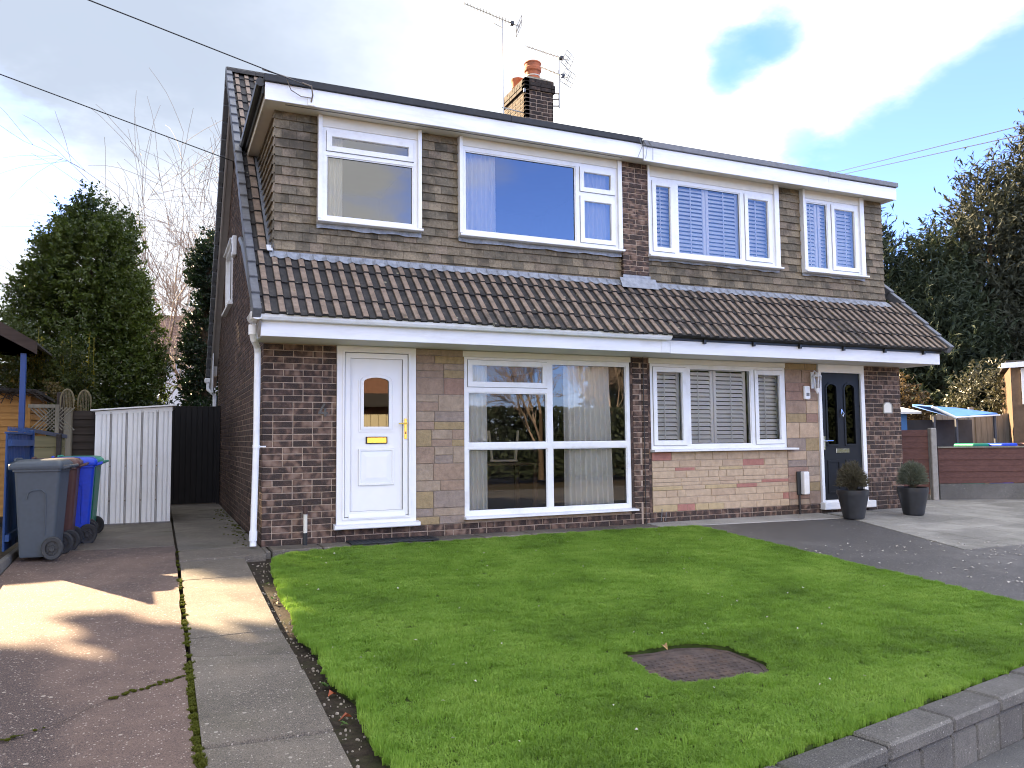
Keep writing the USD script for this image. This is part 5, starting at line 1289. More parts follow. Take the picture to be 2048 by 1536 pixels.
# ------------------------------------------------------------------ wheelie bins and what stands at the left
def wheelie(label, mat, lidmat, x, y, rz, group='wheelie bins beside the drive'):
    t = thing('wheelie_bin', label, 'bin', (x, y, 0.004+0.0), rz)
    UsdGeom.Xformable(t).AddScaleOp().Set(Gf.Vec3f(0.84, 1.0, 1.0))
    def loft(secs):
        mb = MB(); n = len(secs[0])
        for q in secs: mb.add(q, np.zeros((0, 3), int))
        f = []
        for i in range(len(secs)-1):
            for j in range(n): f.append((i*n+j, i*n+(j+1) % n, (i+1)*n+(j+1) % n, (i+1)*n+j))
        mb.add(np.zeros((0, 3)), np.zeros((0, 3), int)); mb.n = 0
        return np.vstack(secs), np.array(f)
    def rr(x0, x1, y0, y1, z, rad, tz=0.0):
        out = []
        for cx, cy, a0 in ((x1-rad, y1-rad, 0), (x0+rad, y1-rad, 90), (x0+rad, y0+rad, 180), (x1-rad, y0+rad, 270)):
            for a in np.radians(np.linspace(a0, a0+90, 4)): out.append((cx+rad*math.cos(a), cy+rad*math.sin(a), z+tz*(cx)))
        return np.array(out)
    secs = [rr(-0.2, 0.17, -0.18, 0.18, 0.03, 0.04), rr(-0.205, 0.185, -0.185, 0.185, 0.06, 0.045), rr(-0.265, 0.235, -0.225, 0.225, 0.84, 0.05), rr(-0.27, 0.24, -0.23, 0.23, 0.90, 0.05), rr(-0.285, 0.25, -0.245, 0.245, 0.905, 0.05), rr(-0.285, 0.25, -0.245, 0.245, 0.945, 0.05)]
    v, f = loft(secs); b = MB().add(v, f); q = secs[0]; b.add(q, [(0, i+1, i) for i in range(1, 15)])
    obj('body', b, mat, t, smooth=40)
    for sgn in (-1, 1):                     # raised rib on each flank
        rb = MB(); yy = lambda z: sgn*(0.187+0.05*(z-0.06))
        pts = [(-0.10-0.02, yy(0.62), 0.62), (-0.10, yy(0.66), 0.685), (-0.06, yy(0.70), 0.71), (0.04, yy(0.70), 0.715), (0.085, yy(0.68), 0.68), (0.09, yy(0.6), 0.6), (0.085, yy(0.25), 0.25)]
        rb.tube(pts, 0.008, 6); obj('rib', rb, mat, t)
    ld = MB(); s2 = [rr(-0.325, 0.27, -0.255, 0.255, 0.93, 0.05), rr(-0.33, 0.275, -0.262, 0.262, 0.955, 0.05), rr(-0.325, 0.27, -0.258, 0.258, 0.985, 0.055), rr(-0.27, 0.23, -0.21, 0.21, 1.02, 0.06), rr(-0.22, 0.18, -0.17, 0.17, 1.028, 0.06)]
    v, f = loft(s2); ld.add(v, f); ld.add(s2[-1], [(0, i, i+1) for i in range(1, 15)]); ld.add(s2[0], [(0, i+1, i) for i in range(1, 15)])
    obj('lid', ld, lidmat, t, smooth=40)
    obj('lid_grip', MB().tube([(-0.28, -0.14, 0.985), (-0.29, -0.12, 1.03), (-0.29, 0.12, 1.03), (-0.28, 0.14, 0.985)], 0.014, 8), lidmat, t)
    obj('handle', MB().tube([(0.25, -0.19, 0.93), (0.33, -0.19, 0.955), (0.33, 0.19, 0.955), (0.25, 0.19, 0.93)], 0.015, 8), lidmat, t)
    obj('axle', MB().tube([(0.175, -0.2, 0.115), (0.175, 0.2, 0.115)], 0.012, 8), RUBBER, t)
    for sgn in (-1, 1):
        w = sub('wheel', t)
        ty = MB(); prof = [(0.075, -0.022), (0.11, -0.026), (0.12, -0.016), (0.12, 0.016), (0.11, 0.026), (0.075, 0.022)]
        ty.lathe(prof, (0, 0, 0), 24).rot(np.pi/2, (1, 0, 0)).move((0.175, sgn*0.215, 0.118)); obj('tyre', ty, RUBBER, w, smooth=35)
        hb = MB().lathe([(0.0, -0.02), (0.03, -0.024), (0.035, -0.01), (0.076, -0.006), (0.076, 0.006), (0.035, 0.01), (0.03, 0.024), (0.0, 0.02)], (0, 0, 0), 20).rot(np.pi/2, (1, 0, 0)).move((0.175, sgn*0.215, 0.118)); obj('hub', hb, RUBBER, w, smooth=35)
        for q in range(5):
            a = q*2*math.pi/5; sp = MB().cbox(0.03, 0.074, -0.014, 0.014, -0.008, 0.008, 0.003).rot(-a, (0, 1, 0)).move((0.175, sgn*0.215, 0.118)); obj('spoke', sp, RUBBER, w)
    return t
RUBBER = simple('wheel_rubber', (0.022, 0.023, 0.024), 0.6, var=0.3, scale=30)
def binmat(n, c): return simple(n, c, 0.42, 0.45, var=0.12, scale=25, bump=0.15, bscale=300, dirt=tuple(np.array(c)*0.7+0.02), dscale=3, damt=0.4)
wheelie('grey wheelie bin nearest the street, before the brown one', binmat('grey_bin', (0.045, 0.056, 0.068)), '/World/Looks/grey_bin', -2.18, 0.22, -0.12)
wheelie('brown wheelie bin between the grey bin and the blue bin', binmat('brown_bin', (0.075, 0.032, 0.026)), '/World/Looks/brown_bin', -2.11, 0.85, 0.0)
wheelie('blue wheelie bin between the brown bin and the green bin', binmat('blue_bin', (0.012, 0.055, 0.52)), '/World/Looks/blue_bin', -1.99, 1.46, 0.05)
wheelie('green wheelie bin in front of the white metal shed', binmat('green_bin', (0.008, 0.17, 0.10)), binmat('green_lid', (0.02, 0.26, 0.17)), -1.99, 2.2, -0.1)

shed = thing('metal_shed', 'white ribbed metal shed between the bins and the dark gate', 'shed')
SHEDM = simple('white_steel', (0.74, 0.77, 0.81), 0.4, 0.5, var=0.04, scale=2, dirt=(0.52, 0.52, 0.52), dscale=1.5, damt=0.35)
GROOVE = simple('grey_steel_edge', (0.17, 0.17, 0.18), 0.5)
GROOVE2 = simple('shaded_groove', (0.30, 0.31, 0.33), 0.5)  # grey that paints the shade into the panel grooves
SY = 3.5; sx0, sx1 = -1.935, -0.905
obj('carcass', MB().poly([(sx0+0.01, SY+0.02, 0.02), (sx1-0.01, SY+0.02, 0.02), (sx1-0.01, SY+0.02, 1.70), (sx0+0.01, SY+0.02, 1.64)], (0, 1.6, 0)), SHEDM, shed)
npn = 5; pw = (sx1-sx0)/npn
for k in range(npn):
    a = sx0+k*pw; top = 1.635+0.06*k/npn
    pr_ = [(a+0.004, SY+0.006), (a+0.03, SY-0.004), (a+0.075, SY-0.004), (a+0.08, SY+0.003), (a+0.10, SY+0.003), (a+0.105, SY-0.004), (a+0.135, SY-0.004), (a+0.14, SY+0.003), (a+0.158, SY+0.003), (a+0.163, SY-0.004), (a+pw-0.008, SY-0.004), (a+pw-0.004, SY+0.006)]
    mb = MB()
    for (p, q), (p2, q2) in zip(pr_[:-1], pr_[1:]): mb.quad((p, q, 0.03), (p2, q2, 0.03), (p2, q2, top), (p, q, top))
    obj('panel', mb, SHEDM, shed)
    for q in (0.09, 0.149): obj('groove', MB().box(a+q-0.0025, a+q+0.0025, SY-0.001, SY+0.004, 0.04, top-0.02), GROOVE2, shed)
    if k:
        obj('seam', MB().cbox(a-0.014, a-0.006, SY-0.008, SY+0.012, 0.02, top, 0.002).cbox(a+0.006, a+0.014, SY-0.008, SY+0.012, 0.02, top, 0.002), GROOVE, shed)
        for z in (0.35, 0.85): obj('screw', MB().cbox(a-0.006, a+0.006, SY-0.012, SY-0.004, z, z+0.015, 0.002), CHROME, shed)
obj('door_panel_bottom', MB().box(sx0, sx1, SY-0.002, SY+0.012, 0.012, 0.03), GROOVE, shed)
obj('head_rail', MB().poly([(sx0, SY-0.008, 1.605), (sx1, SY-0.008, 1.665), (sx1, SY-0.008, 1.735), (sx0, SY-0.008, 1.655)], (0, 0.02, 0)), SHEDM, shed)
obj('roof', MB().poly([(sx0-0.06, SY-0.06, 1.66), (sx1+0.05, SY-0.06, 1.745), (sx1+0.05, SY-0.06, 1.765), (sx0-0.06, SY-0.06, 1.68)], (0, 1.75, 0)), SHEDM, shed)
gate = thing('garden_gate', 'tall black boarded gate between the metal shed and the house', 'gate')
BLACKW = wood_mat('black_boards', (0.006, 0.006, 0.007), (0.016, 0.015, 0.015), 'z')
for k in range(9):
    a = -0.92+k*0.1; obj('board', MB().cbox(a+0.003, a+0.097, 7.0, 7.02, 0.03, 1.89, 0.004), BLACKW, gate)
for z in (0.3, 1.5): obj('ledge', MB().cbox(-0.92, -0.02, 7.022, 7.05, z, z+0.1), BLACKW, gate)
obj('backing', MB().box(-0.92, -0.02, 7.0205, 7.0215, 0.03, 1.88), BLACKW, gate)
obj('post', MB().cbox(-0.06, -0.005, 6.93, 7.0, 0.0, 1.9, 0.006), BLACKW, gate)
fn = thing('timber_fence', 'dark slatted fence panel behind the bins, left of the metal shed', 'fence')
DARKW = wood_mat('dark_fence_boards', (0.016, 0.012, 0.010), (0.045, 0.035, 0.03), 'x')
for k in range(14):
    z = 0.1+k*0.112
    v = [(-2.36, 3.99, z), (-1.9, 3.99, z), (-1.9, 4.012, z+0.125), (-2.36, 4.012, z+0.125), (-2.36, 4.005, z), (-1.9, 4.005, z), (-1.9, 4.02, z+0.125), (-2.36, 4.02, z+0.125)]
    obj('slat', MB().add(v, [(0, 1, 2, 3), (0, 4, 5, 1), (0, 3, 7, 4), (1, 5, 6, 2), (3, 2, 6, 7)]), DARKW, fn)
POSTW = wood_mat('weathered_post', (0.11, 0.10, 0.075), (0.21, 0.195, 0.155), 'z')
po = thing('fence_post', 'weathered grey timber post behind the brown bin', 'post')
obj('post', MB().cbox(-2.37, -2.26, 3.9, 4.0, 0, 1.72, 0.01), POSTW, po); obj('dark_side', MB().cbox(-2.47, -2.375, 3.92, 4.0, 1.2, 1.95, 0.008), DARKW, po)
BAMB = wood_mat('pale_cane', (0.11, 0.095, 0.055), (0.21, 0.18, 0.115), 'z')
for k, (cx, w_, y, lab) in enumerate(((-2.33, 0.085, 3.86, 'left arched cane trellis top on the weathered post'), (-2.12, 0.085, 4.05, 'right arched cane trellis top above the dark fence panel'))):
    t = thing('arched_trellis', lab, 'trellis', (cx, y, 1.66)); z_ = 0.16
    arc = [(w_*math.cos(a), 0, z_+0.17*math.sin(a)) for a in np.linspace(0, np.pi, 12)]
    obj('arch', MB().tube([(w_, 0, 0)]+arc+[(-w_, 0, 0)], 0.014, 6), BAMB, t)
    for q in range(6):
        xx_ = -w_+0.03+q*(2*w_-0.06)/5; zz_ = z_+0.17*math.sqrt(max(0, 1-(xx_/w_)**2))
        obj('cane', MB().tube([(xx_, 0, 0), (xx_*0.8, 0.004, zz_)], 0.005, 5), BAMB, t)
# blue fence along the drive
bf = thing('blue_fence', 'blue painted close-boarded fence beside the drive', 'fence')
BLUEW = wood_mat('blue_boards', (0.008, 0.028, 0.085), (0.018, 0.055, 0.165), 'z', 0.55)
for k in range(16):
    y = 0.1+k*0.1; obj('board', MB().cbox(-2.52, -2.50, y+0.003, y+0.097, 0.10+min(0, 0.05*y), 1.30+min(0, 0.03*y), 0.004), BLUEW, bf)
for z in (0.2, 1.17): obj('rail', MB().poly([(-2.498, 0.1, z), (-2.498, 1.7, z), (-2.498, 1.7, z+0.07), (-2.498, 0.1, z+0.07)], (0.035, 0, 0)), BLUEW, bf)
obj('spike_strip', MB().poly([(-2.53, 0.1, 1.30), (-2.53, 1.7, 1.30), (-2.53, 1.7, 1.32), (-2.53, 0.1, 1.32)], (0.05, 0, 0)), BLUEW, bf)
for k in range(33): 
    y = 0.12+k*0.047; obj('spike', MB().tube([(-2.505, y, 1.33+min(0, 0.02*y)), (-2.505, y, 1.375+min(0, 0.02*y))], [0.004, 0.002], 4), BLUEW, bf)
obj('end_post', MB().cbox(-2.56, -2.47, 1.70, 1.79, 0, 1.36, 0.008), BLUEW, bf)
obj('gravel_board', MB().cbox(-2.50, -2.44, -1.6, 1.7, -0.1, 0.06, 0.01), KERB[0], bf)
gs = thing('garden_bench_screen', 'low olive timber screen with dark rail behind the bins', 'screen')
OLIVE = wood_mat('olive_boards', (0.10, 0.09, 0.045), (0.19, 0.165, 0.085), 'x')
for k in range(5): obj('board', MB().cbox(-2.66, -2.22, 2.60, 2.62, 0.55+k*0.15, 0.695+k*0.15, 0.005), OLIVE, gs)
obj('rail', MB().poly([(-2.68, 2.57, 1.36), (-2.2, 2.57, 1.26), (-2.2, 2.57, 1.31), (-2.68, 2.57, 1.41)], (0, 0.06, 0)), simple('navy_rail', (0.02, 0.025, 0.045), 0.6), gs)
obj('post', MB().cbox(-2.32, -2.26, 2.54, 2.60, 0.0, 1.32, 0.008), DARKW, gs)
lat = thing('lattice', 'square grey lattice between the wooden shed and the post', 'trellis')
for k in range(6):
    a = -2.60+k*0.05
    obj('lath', MB().tube([(a-0.13, 3.3, 1.38), (a+0.17, 3.3, 1.70)], 0.008, 4), POSTW, lat)
    obj('lath', MB().tube([(a+0.17, 3.31, 1.38), (a-0.13, 3.31, 1.70)], 0.008, 4), POSTW, lat)
obj('frame', MB().cbox(-2.42, -2.37, 3.29, 3.33, 1.3, 1.74).cbox(-2.75, -2.42, 3.29, 3.33, 1.69, 1.74), POSTW, lat)
# the wooden shed
ws = thing('wooden_shed', 'orange-brown clapboard shed behind the blue fence', 'shed', (-0.1, 1.6, 0.0))
ORANGE = wood_mat('orange_clapboard', (0.26, 0.125, 0.03), (0.42, 0.22, 0.06), 'x', 0.6)
for k in range(18):
    z = 0.1+k*0.105
    v = [(-5.2, 3.185, z), (-2.83, 3.185, z), (-2.83, 3.205, z+0.115), (-5.2, 3.205, z+0.115), (-5.2, 3.21, z), (-2.83, 3.21, z), (-2.83, 3.22, z+0.115), (-5.2, 3.22, z+0.115)]
    obj('board', MB().add(v, [(0, 1, 2, 3), (0, 4, 5, 1), (0, 3, 7, 4), (1, 5, 6, 2), (3, 2, 6, 7)]), ORANGE, ws)
    v = [(-2.815, 3.2, z), (-2.64, 3.75, z), (-2.665, 3.75, z+0.115), (-2.835, 3.2, z+0.115)]
    v += [(p-0.02, q, w_) for p, q, w_ in v]
    obj('board', MB().add(v, [(0, 1, 2, 3), (4, 7, 6, 5), (0, 4, 5, 1), (1, 5, 6, 2), (3, 2, 6, 7), (0, 3, 7, 4)]), ORANGE, ws)
obj('corner_post', MB().cbox(-2.85, -2.81, 3.175, 3.21, 0.1, 2.0, 0.005), ORANGE, ws)
obj('core', MB().poly([(-5.2, 3.225, 0.1), (-2.86, 3.225, 0.1), (-2.70, 3.74, 0.1), (-5.2, 3.74, 0.1)], (0, 0, 1.85)), ORANGE, ws)
ROOFFELT = simple('shed_roof_felt', (0.03, 0.028, 0.027), 0.9, var=0.5, scale=10, bump=0.8, bscale=30)
obj('roof', MB().poly([(-5.3, 3.02, 2.06), (-2.72, 3.02, 1.98), (-2.55, 3.85, 1.86), (-5.3, 3.85, 2.15)], (0, 0, 0.05)), ROOFFELT, ws)
sa = MB()
for k in range(60):
    q = np.array([rg.uniform(-3.6, -2.75), 3.0+rg.uniform(-0.05, 0.1), 1.98+rg.uniform(-0.02, 0.05)]); sa.tube([q, q+[rg.uniform(-0.25, 0.25), rg.uniform(-0.1, 0.1), rg.uniform(-0.16, 0.06)]], 0.006, 4)
obj('thatch', sa, DARKW, ws, kind='stuff')
# carport: blue post and brown beam, its roof reaching off to the left
cpn = thing('carport', 'brown-roofed lean-to on a blue post at the left edge', 'carport')
BROWNB = wood_mat('brown_bargeboard', (0.03, 0.02, 0.016), (0.065, 0.045, 0.036), 'x')
BLUEP = simple('blue_paint', (0.012, 0.05, 0.21), 0.45, var=0.1)
obj('post', MB().cbox(-2.99, -2.915, 4.22, 4.30, 0, 2.64, 0.005), BLUEP, cpn)
obj('fascia_board', MB().poly([(-2.78, 4.2, 2.53), (-2.78, 4.2, 2.71), (-3.31, 4.2, 3.03), (-8.0, 4.2, 3.03), (-8.0, 4.2, 2.84), (-3.33, 4.2, 2.84)], (0, 0.05, 0)), BROWNB, cpn)
obj('roof_sheet', MB().poly([(-2.78, 4.25, 2.71), (-3.31, 4.25, 3.03), (-8.0, 4.25, 3.03), (-8.0, 4.25, 3.0), (-3.32, 4.25, 3.0), (-2.78, 4.25, 2.68)], (0, 2.6, 0)), ROOFFELT, cpn)
obj('rear_post', MB().cbox(-2.99, -2.915, 6.9, 6.98, 0, 2.7, 0.005), BLUEP, cpn)
hb = thing('hanging_ornament', 'dark red rounded ornament at the left edge by the shed', 'ornament', (-3.10, 3.1, 1.77))
m = trimesh.creation.icosphere(subdivisions=2, radius=0.055); m.vertices *= (0.85+0.3*meshkit.noise(m.vertices*40, 2))[:, None]
obj('flower_head', MB().tm(m), simple('dark_red', (0.12, 0.01, 0.02), 0.5), hb); obj('hook', MB().tube([(0, 0, 0.05), (0, 0, 0.2)], 0.003, 4), BLACK_PVC, hb)

# ------------------------------------------------------------------ trees and shrubs
def leaf_quads(c, d, nrm, L, Wd, fold=0.25):
    """n leaves at c, pointing along d, facing nrm: four corners each, folded along the middle"""
    d = d/np.maximum(np.linalg.norm(d, axis=1, keepdims=True), 1e-9)
    s = np.cross(d, nrm); s /= np.maximum(np.linalg.norm(s, axis=1, keepdims=True), 1e-9)
    n = np.cross(s, d); L = np.asarray(L).reshape(-1, 1); Wd = np.asarray(Wd).reshape(-1, 1)
    a, b = c-d*L/2, c+d*L/2
    v = np.stack([a, c-s*Wd/2+n*Wd*fold, b, c+s*Wd/2+n*Wd*fold], 1).reshape(-1, 3)
    k = np.arange(len(c))[:, None]*4
    return v, np.concatenate([k+[0, 1, 2], k+[0, 2, 3]], 0)
def unit(rg, n):
    v = rg.normal(size=(n, 3)); return v/np.linalg.norm(v, axis=1, keepdims=True)
def profile_crown(rg, n, cx, cy, zr, leaf, clump=0.22, lean=None, seed=0, up=0.3, wid=0.5, squash=1.0, rough=0.5, per=28, sprig=0.25):
    """leaves gathered in clumps over an uneven crown. zr: (height, radius) pairs"""
    zr = np.array(zr, float); zs, rs = zr[:, 0], zr[:, 1]
    m = n//per
    dens = np.maximum(np.interp(np.linspace(zs[0], zs[-1], 200), zs, rs), 0.05); cdf = np.cumsum(dens); cdf /= cdf[-1]
    z = np.interp(rg.random(m), cdf, np.linspace(zs[0], zs[-1], 200))
    az = rg.uniform(0, 2*np.pi, m); R = np.interp(z, zs, rs)
    nz = meshkit.fbm(np.c_[np.cos(az)*1.6+7, np.sin(az)*1.6+seed*3.3, z*0.9], 3, seed)
    q = np.sqrt(rg.uniform(0.3, 1.0, m))
    rad = R*q*(1-rough/2+rough*nz*1.25)
    c = np.c_[cx+rad*np.cos(az), cy+rad*np.sin(az)*squash, z+rg.normal(0, 0.1, m)]
    out = np.c_[np.cos(az), np.sin(az), np.full(m, up)]
    k = np.repeat(np.arange(m), per); nn_ = len(k)
    # each clump is a short sprig: leaves strung along its outward axis
    axis = out[k]+0.45*unit(rg, m)[k]; axis /= np.linalg.norm(axis, axis=1, keepdims=True)
    t = rg.uniform(-0.6, 1.0, (nn_, 1))
    p = c[k]+axis*t*sprig+unit(rg, nn_)*rg.uniform(0, clump, (nn_, 1))*(1.1-0.6*np.maximum(t, 0))
    d = axis*0.6+unit(rg, nn_)*0.8
    L = leaf*rg.uniform(0.65, 1.3, nn_)
    return leaf_quads(p, d, out[k]*0.9+unit(rg, nn_)*0.8+[0, 0, 0.5], L, L*wid)
def branchy(rg, base, d0, L, r0, depth, spread, kids, up=0.15, curve=0.25, rmin=0.004, droop=0.0, out=None):
    """a bare tree: tapered limbs that fork, as a list of (path, radii)"""
    out = [] if out is None else out
    n = 5; p = np.array(base, float); d = np.array(d0, float); pts = [p.copy()]; axes = [d.copy()]
    for k in range(n):
        d = d+rg.normal(0, curve/ n**0.5*0.6, 3)+np.array([0, 0, (up-droop*k/n)/n]); d /= np.linalg.norm(d)
        p = p+d*L/n; pts.append(p.copy()); axes.append(d.copy())
    r1 = max(r0*0.5, rmin*0.7)
    out.append((np.array(pts), np.linspace(r0, r1, n+1), depth))
    if depth > 0:
        for j in range(kids):
            t = rg.uniform(0.3, 1.0) if j else 1.0
            q = t*n; i = min(int(q), n-1); pt = pts[i]+(pts[i+1]-pts[i])*(q-i)
            a = axes[min(i+1, n)]
            s = unit(rg, 1)[0]; s -= a*(s @ a); s /= np.linalg.norm(s)
            ang = spread*rg.uniform(0.5, 1.2)*(0.45 if j == 0 else 1)
            nd = a*math.cos(ang)+s*math.sin(ang)
            branchy(rg, pt, nd, L*rg.uniform(0.55, 0.85), max(r0*(0.7 if j == 0 else 0.5)*(1-0.35*t), rmin), depth-1, spread, kids, up, curve, rmin, droop, out)
    return out
def limbs_mesh(br, sel=None, sides=(3, 4, 6)):
    mb = MB()
    for pts, rr, dp in br:
        if sel is None or sel(dp): mb.tube(pts, rr, 3 if dp < 2 else (5 if dp < 4 else 8), caps=False)
    return mb
BARK = simple('tree_bark', (0.095, 0.07, 0.05), 0.9, 0.2, var=0.4, scale=14, bump=0.8, bscale=30)
TWIG = simple('winter_twigs', (0.27, 0.215, 0.175), 0.8, 0.3, var=0.3, scale=4)
HOLLY = leaf_mat('holly_leaf', [(0.04, 0.07, 0.018), (0.13, 0.18, 0.03), (0.30, 0.36, 0.055), (0.50, 0.50, 0.11), (0.72, 0.66, 0.26)], 0.38, 0.28, 0.6, 0.6)  # palest leaf tones paint sunlit highlights into the crown
IVY = leaf_mat('ivy_leaf', [(0.008, 0.020, 0.008), (0.016, 0.04, 0.012), (0.03, 0.065, 0.018), (0.07, 0.10, 0.03)], 0.2, 0.4, 0.5, 1.5)
SHRUB = leaf_mat('shrub_leaf', [(0.05, 0.07, 0.02), (0.10, 0.13, 0.032), (0.17, 0.19, 0.045), (0.27, 0.25, 0.06)], 0.3, 0.4, 0.4, 1.5)
SHOOT = leaf_mat('yellow_shoot', [(0.30, 0.28, 0.04), (0.48, 0.42, 0.07), (0.58, 0.48, 0.12)], 0.4, 0.5)
CONIF = leaf_mat('conifer_spray', [(0.04, 0.046, 0.034), (0.07, 0.078, 0.05), (0.105, 0.11, 0.066), (0.16, 0.155, 0.09)], 0.15, 0.6, 0.25, 0.5)
LEYL = leaf_mat('leylandii_spray', [(0.03, 0.044, 0.027), (0.054, 0.074, 0.04), (0.088, 0.11, 0.054), (0.15, 0.16, 0.07)], 0.18, 0.6, 0.25, 0.5)

rt = np.random.default_rng(101)
ho = thing('holly_tree', 'tall dense glossy holly tree behind the bins and the metal shed', 'tree')
obj('trunk', MB().tube([(-2.35, 10, -0.06), (-2.4, 10, 2.5), (-2.6, 10, 6.0)], [0.14, 0.1, 0.03], 8), BARK, ho)
zr = [(0.3, 1.3), (1.5, 1.4), (2.6, 1.45), (3.8, 1.42), (4.6, 1.3), (5.2, 1.0), (5.7, 0.72), (6.1, 0.42), (6.5, 0.08)]
v1, f1 = profile_crown(rt, 80000, -2.62, 10.0, zr, 0.085, 0.13, seed=3, rough=0.42, per=20, sprig=0.2, squash=0.95)
v2, f2 = profile_crown(rt, 12000, -2.55, 10.1, [(3.8, 1.1), (5.4, 0.72), (6.2, 0.33), (6.8, 0.05)], 0.085, 0.09, seed=9, rough=0.7, per=18, sprig=0.32, up=0.9)
v3, f3 = profile_crown(rt, 9000, -2.0, 9.5, [(1.8, 0.6), (3.0, 0.62), (4.0, 0.55), (4.9, 0.1)], 0.085, 0.12, seed=14, rough=0.6, per=18, sprig=0.25, up=0.5)
lob = MB().add(v1, f1).add(v2, f2).add(v3, f3)
for q in range(16):
    zl = rt.uniform(2.2, 6.0); al = rt.uniform(0, 2*np.pi); rl_ = np.interp(zl, [a_ for a_, b_ in zr], [b_ for a_, b_ in zr])*0.98; sl = rt.uniform(0.28, 0.5)
    lob.add(*profile_crown(rt, 1100, -2.5+rl_*0.93*math.cos(al), 10+rl_*math.sin(al), [(zl-sl, sl*0.5), (zl, sl), (zl+sl*1.2, sl*0.6), (zl+sl*2, 0.05)], 0.085, 0.09, seed=300+q, rough=0.8, per=18, sprig=0.22, up=0.8))
obj('crown', lob, HOLLY, ho)
iv = thing('ivy_clad_tree', 'ivy-covered tree trunk by the rear corner of the house', 'tree')
obj('trunk', MB().tube([(-0.1, 10.6, -0.06), (-0.15, 10.6, 3.0), (-0.05, 10.6, 6.2)], [0.16, 0.13, 0.07], 8), BARK, iv)
va = profile_crown(rt, 16000, -0.08, 10.4, [(0.2, 0.55), (2.4, 0.5), (3.4, 0.52), (4.1, 0.45), (4.5, 0.2)], 0.10, 0.13, seed=5, rough=0.7, per=20, sprig=0.2)
vb = profile_crown(rt, 7000, 0.05, 10.4, [(4.3, 0.2), (5.0, 0.5), (5.6, 0.42), (6.1, 0.1)], 0.10, 0.12, seed=6, rough=0.8, per=20, sprig=0.2)
obj('crown', MB().add(*va).add(*vb), IVY, iv)
def bare(label, base, d0, L, r0, depth, spread, kids, seed, **kw):
    t = thing('bare_tree', label, 'tree')
    br = branchy(np.random.default_rng(seed), base, d0, L, r0, depth, spread, kids, **kw)
    obj('trunk', limbs_mesh(br, lambda d: d == depth), BARK, t)
    obj('limbs', limbs_mesh(br, lambda d: 2 <= d < depth), TWIG, t)
    obj('twigs', limbs_mesh(br, lambda d: d < 2), TWIG, t, kind='stuff')
bare('slender bare birch with arching twigs rising behind the holly', (-1.25, 13.2, -0.06), (0.0, 0, 1), 5.6, 0.05, 3, 0.9, 8, 6, up=0.05, droop=0.9, curve=0.22, rmin=0.007)
bare('bare spreading tree between the holly and the house roof', (1.1, 15.5, -0.06), (-0.1, 0, 1), 3.9, 0.11, 4, 0.72, 5, 8, up=0.15, curve=0.35, rmin=0.0075)
bare('bare twiggy tree half hidden by the roof edge', (-0.4, 14.2, -0.06), (0.06, 0, 1), 3.3, 0.08, 4, 0.72, 5, 12, up=0.15, curve=0.35, rmin=0.007)
sh = thing('shrub', 'upright shrub with yellow shoots beside the wooden shed', 'shrub')
zr = [(0.2, 0.55), (1.2, 0.62), (2.0, 0.58), (2.6, 0.42), (2.95, 0.2)]
obj('foliage', MB().add(*profile_crown(rt, 15000, -2.66, 6.5, zr, 0.075, 0.14, seed=22, rough=0.6, per=20, sprig=0.22, up=0.8, wid=0.6)), SHRUB, sh)
ss = MB()
for k in range(11):
    x = -3.1+0.09*k+rt.uniform(-0.04, 0.04); h_ = rt.uniform(2.65, 3.25); y = 6.4+rt.uniform(-0.2, 0.2)
    ss.tube([(x*0.3-1.87, y, 1.5), (x, y, 2.4), (x+rt.uniform(-0.02, 0.02), y, h_)], [0.01, 0.008, 0.004], 4)
    n = 26; z = rt.uniform(2.2, h_, n); c = np.c_[np.full(n, x)+rt.normal(0, 0.02, n), np.full(n, y)+rt.normal(0, 0.02, n), z]
    ss.add(*leaf_quads(c, unit(rt, n)+[0, 0, 0.4], unit(rt, n), rt.uniform(0.04, 0.07, n), rt.uniform(0.02, 0.03, n)))
obj('shoots', ss, SHOOT, sh, kind='stuff')
sb = thing('shrub', 'loose dark bush above the wooden shed at the left edge', 'shrub')
obj('foliage', MB().add(*profile_crown(rt, 15000, -4.05, 7.6, [(0.3, 0.9), (1.8, 1.0), (2.7, 0.95), (3.3, 0.6), (3.7, 0.15)], 0.085, 0.16, seed=25, rough=0.6, per=20, sprig=0.25, wid=0.6)), SHRUB, sb)
sp = thing('climber', 'pinkish climber trailing over the right end of the wooden shed', 'plant')
pk = MB()
n = 500; t_ = rt.random(n); c = np.c_[-2.72+0.42*t_+rt.normal(0, 0.05, n), 5.0+rt.normal(0, 0.05, n), 2.13-0.42*t_+rt.normal(0, 0.06, n)]
obj('foliage', MB().add(*leaf_quads(c, unit(rt, n), unit(rt, n), rt.uniform(0.03, 0.06, n), rt.uniform(0.02, 0.04, n))), leaf_mat('pink_leaf', [(0.12, 0.10, 0.03), (0.20, 0.12, 0.06), (0.33, 0.17, 0.12)], 0.3), sp)
ug = thing('undergrowth', 'dark undergrowth behind the black gate and the fence', 'undergrowth', kind='stuff')
n = 16000; c = np.c_[rt.uniform(-4.5, 1.5, n), rt.uniform(8.2, 12, n), rt.uniform(0, 1.0, n)**1.2*2.1]
obj('leaves', MB().add(*leaf_quads(c, unit(rt, n), unit(rt, n)+[0, 0, 0.6], rt.uniform(0.06, 0.12, n), rt.uniform(0.03, 0.07, n))), IVY, ug)
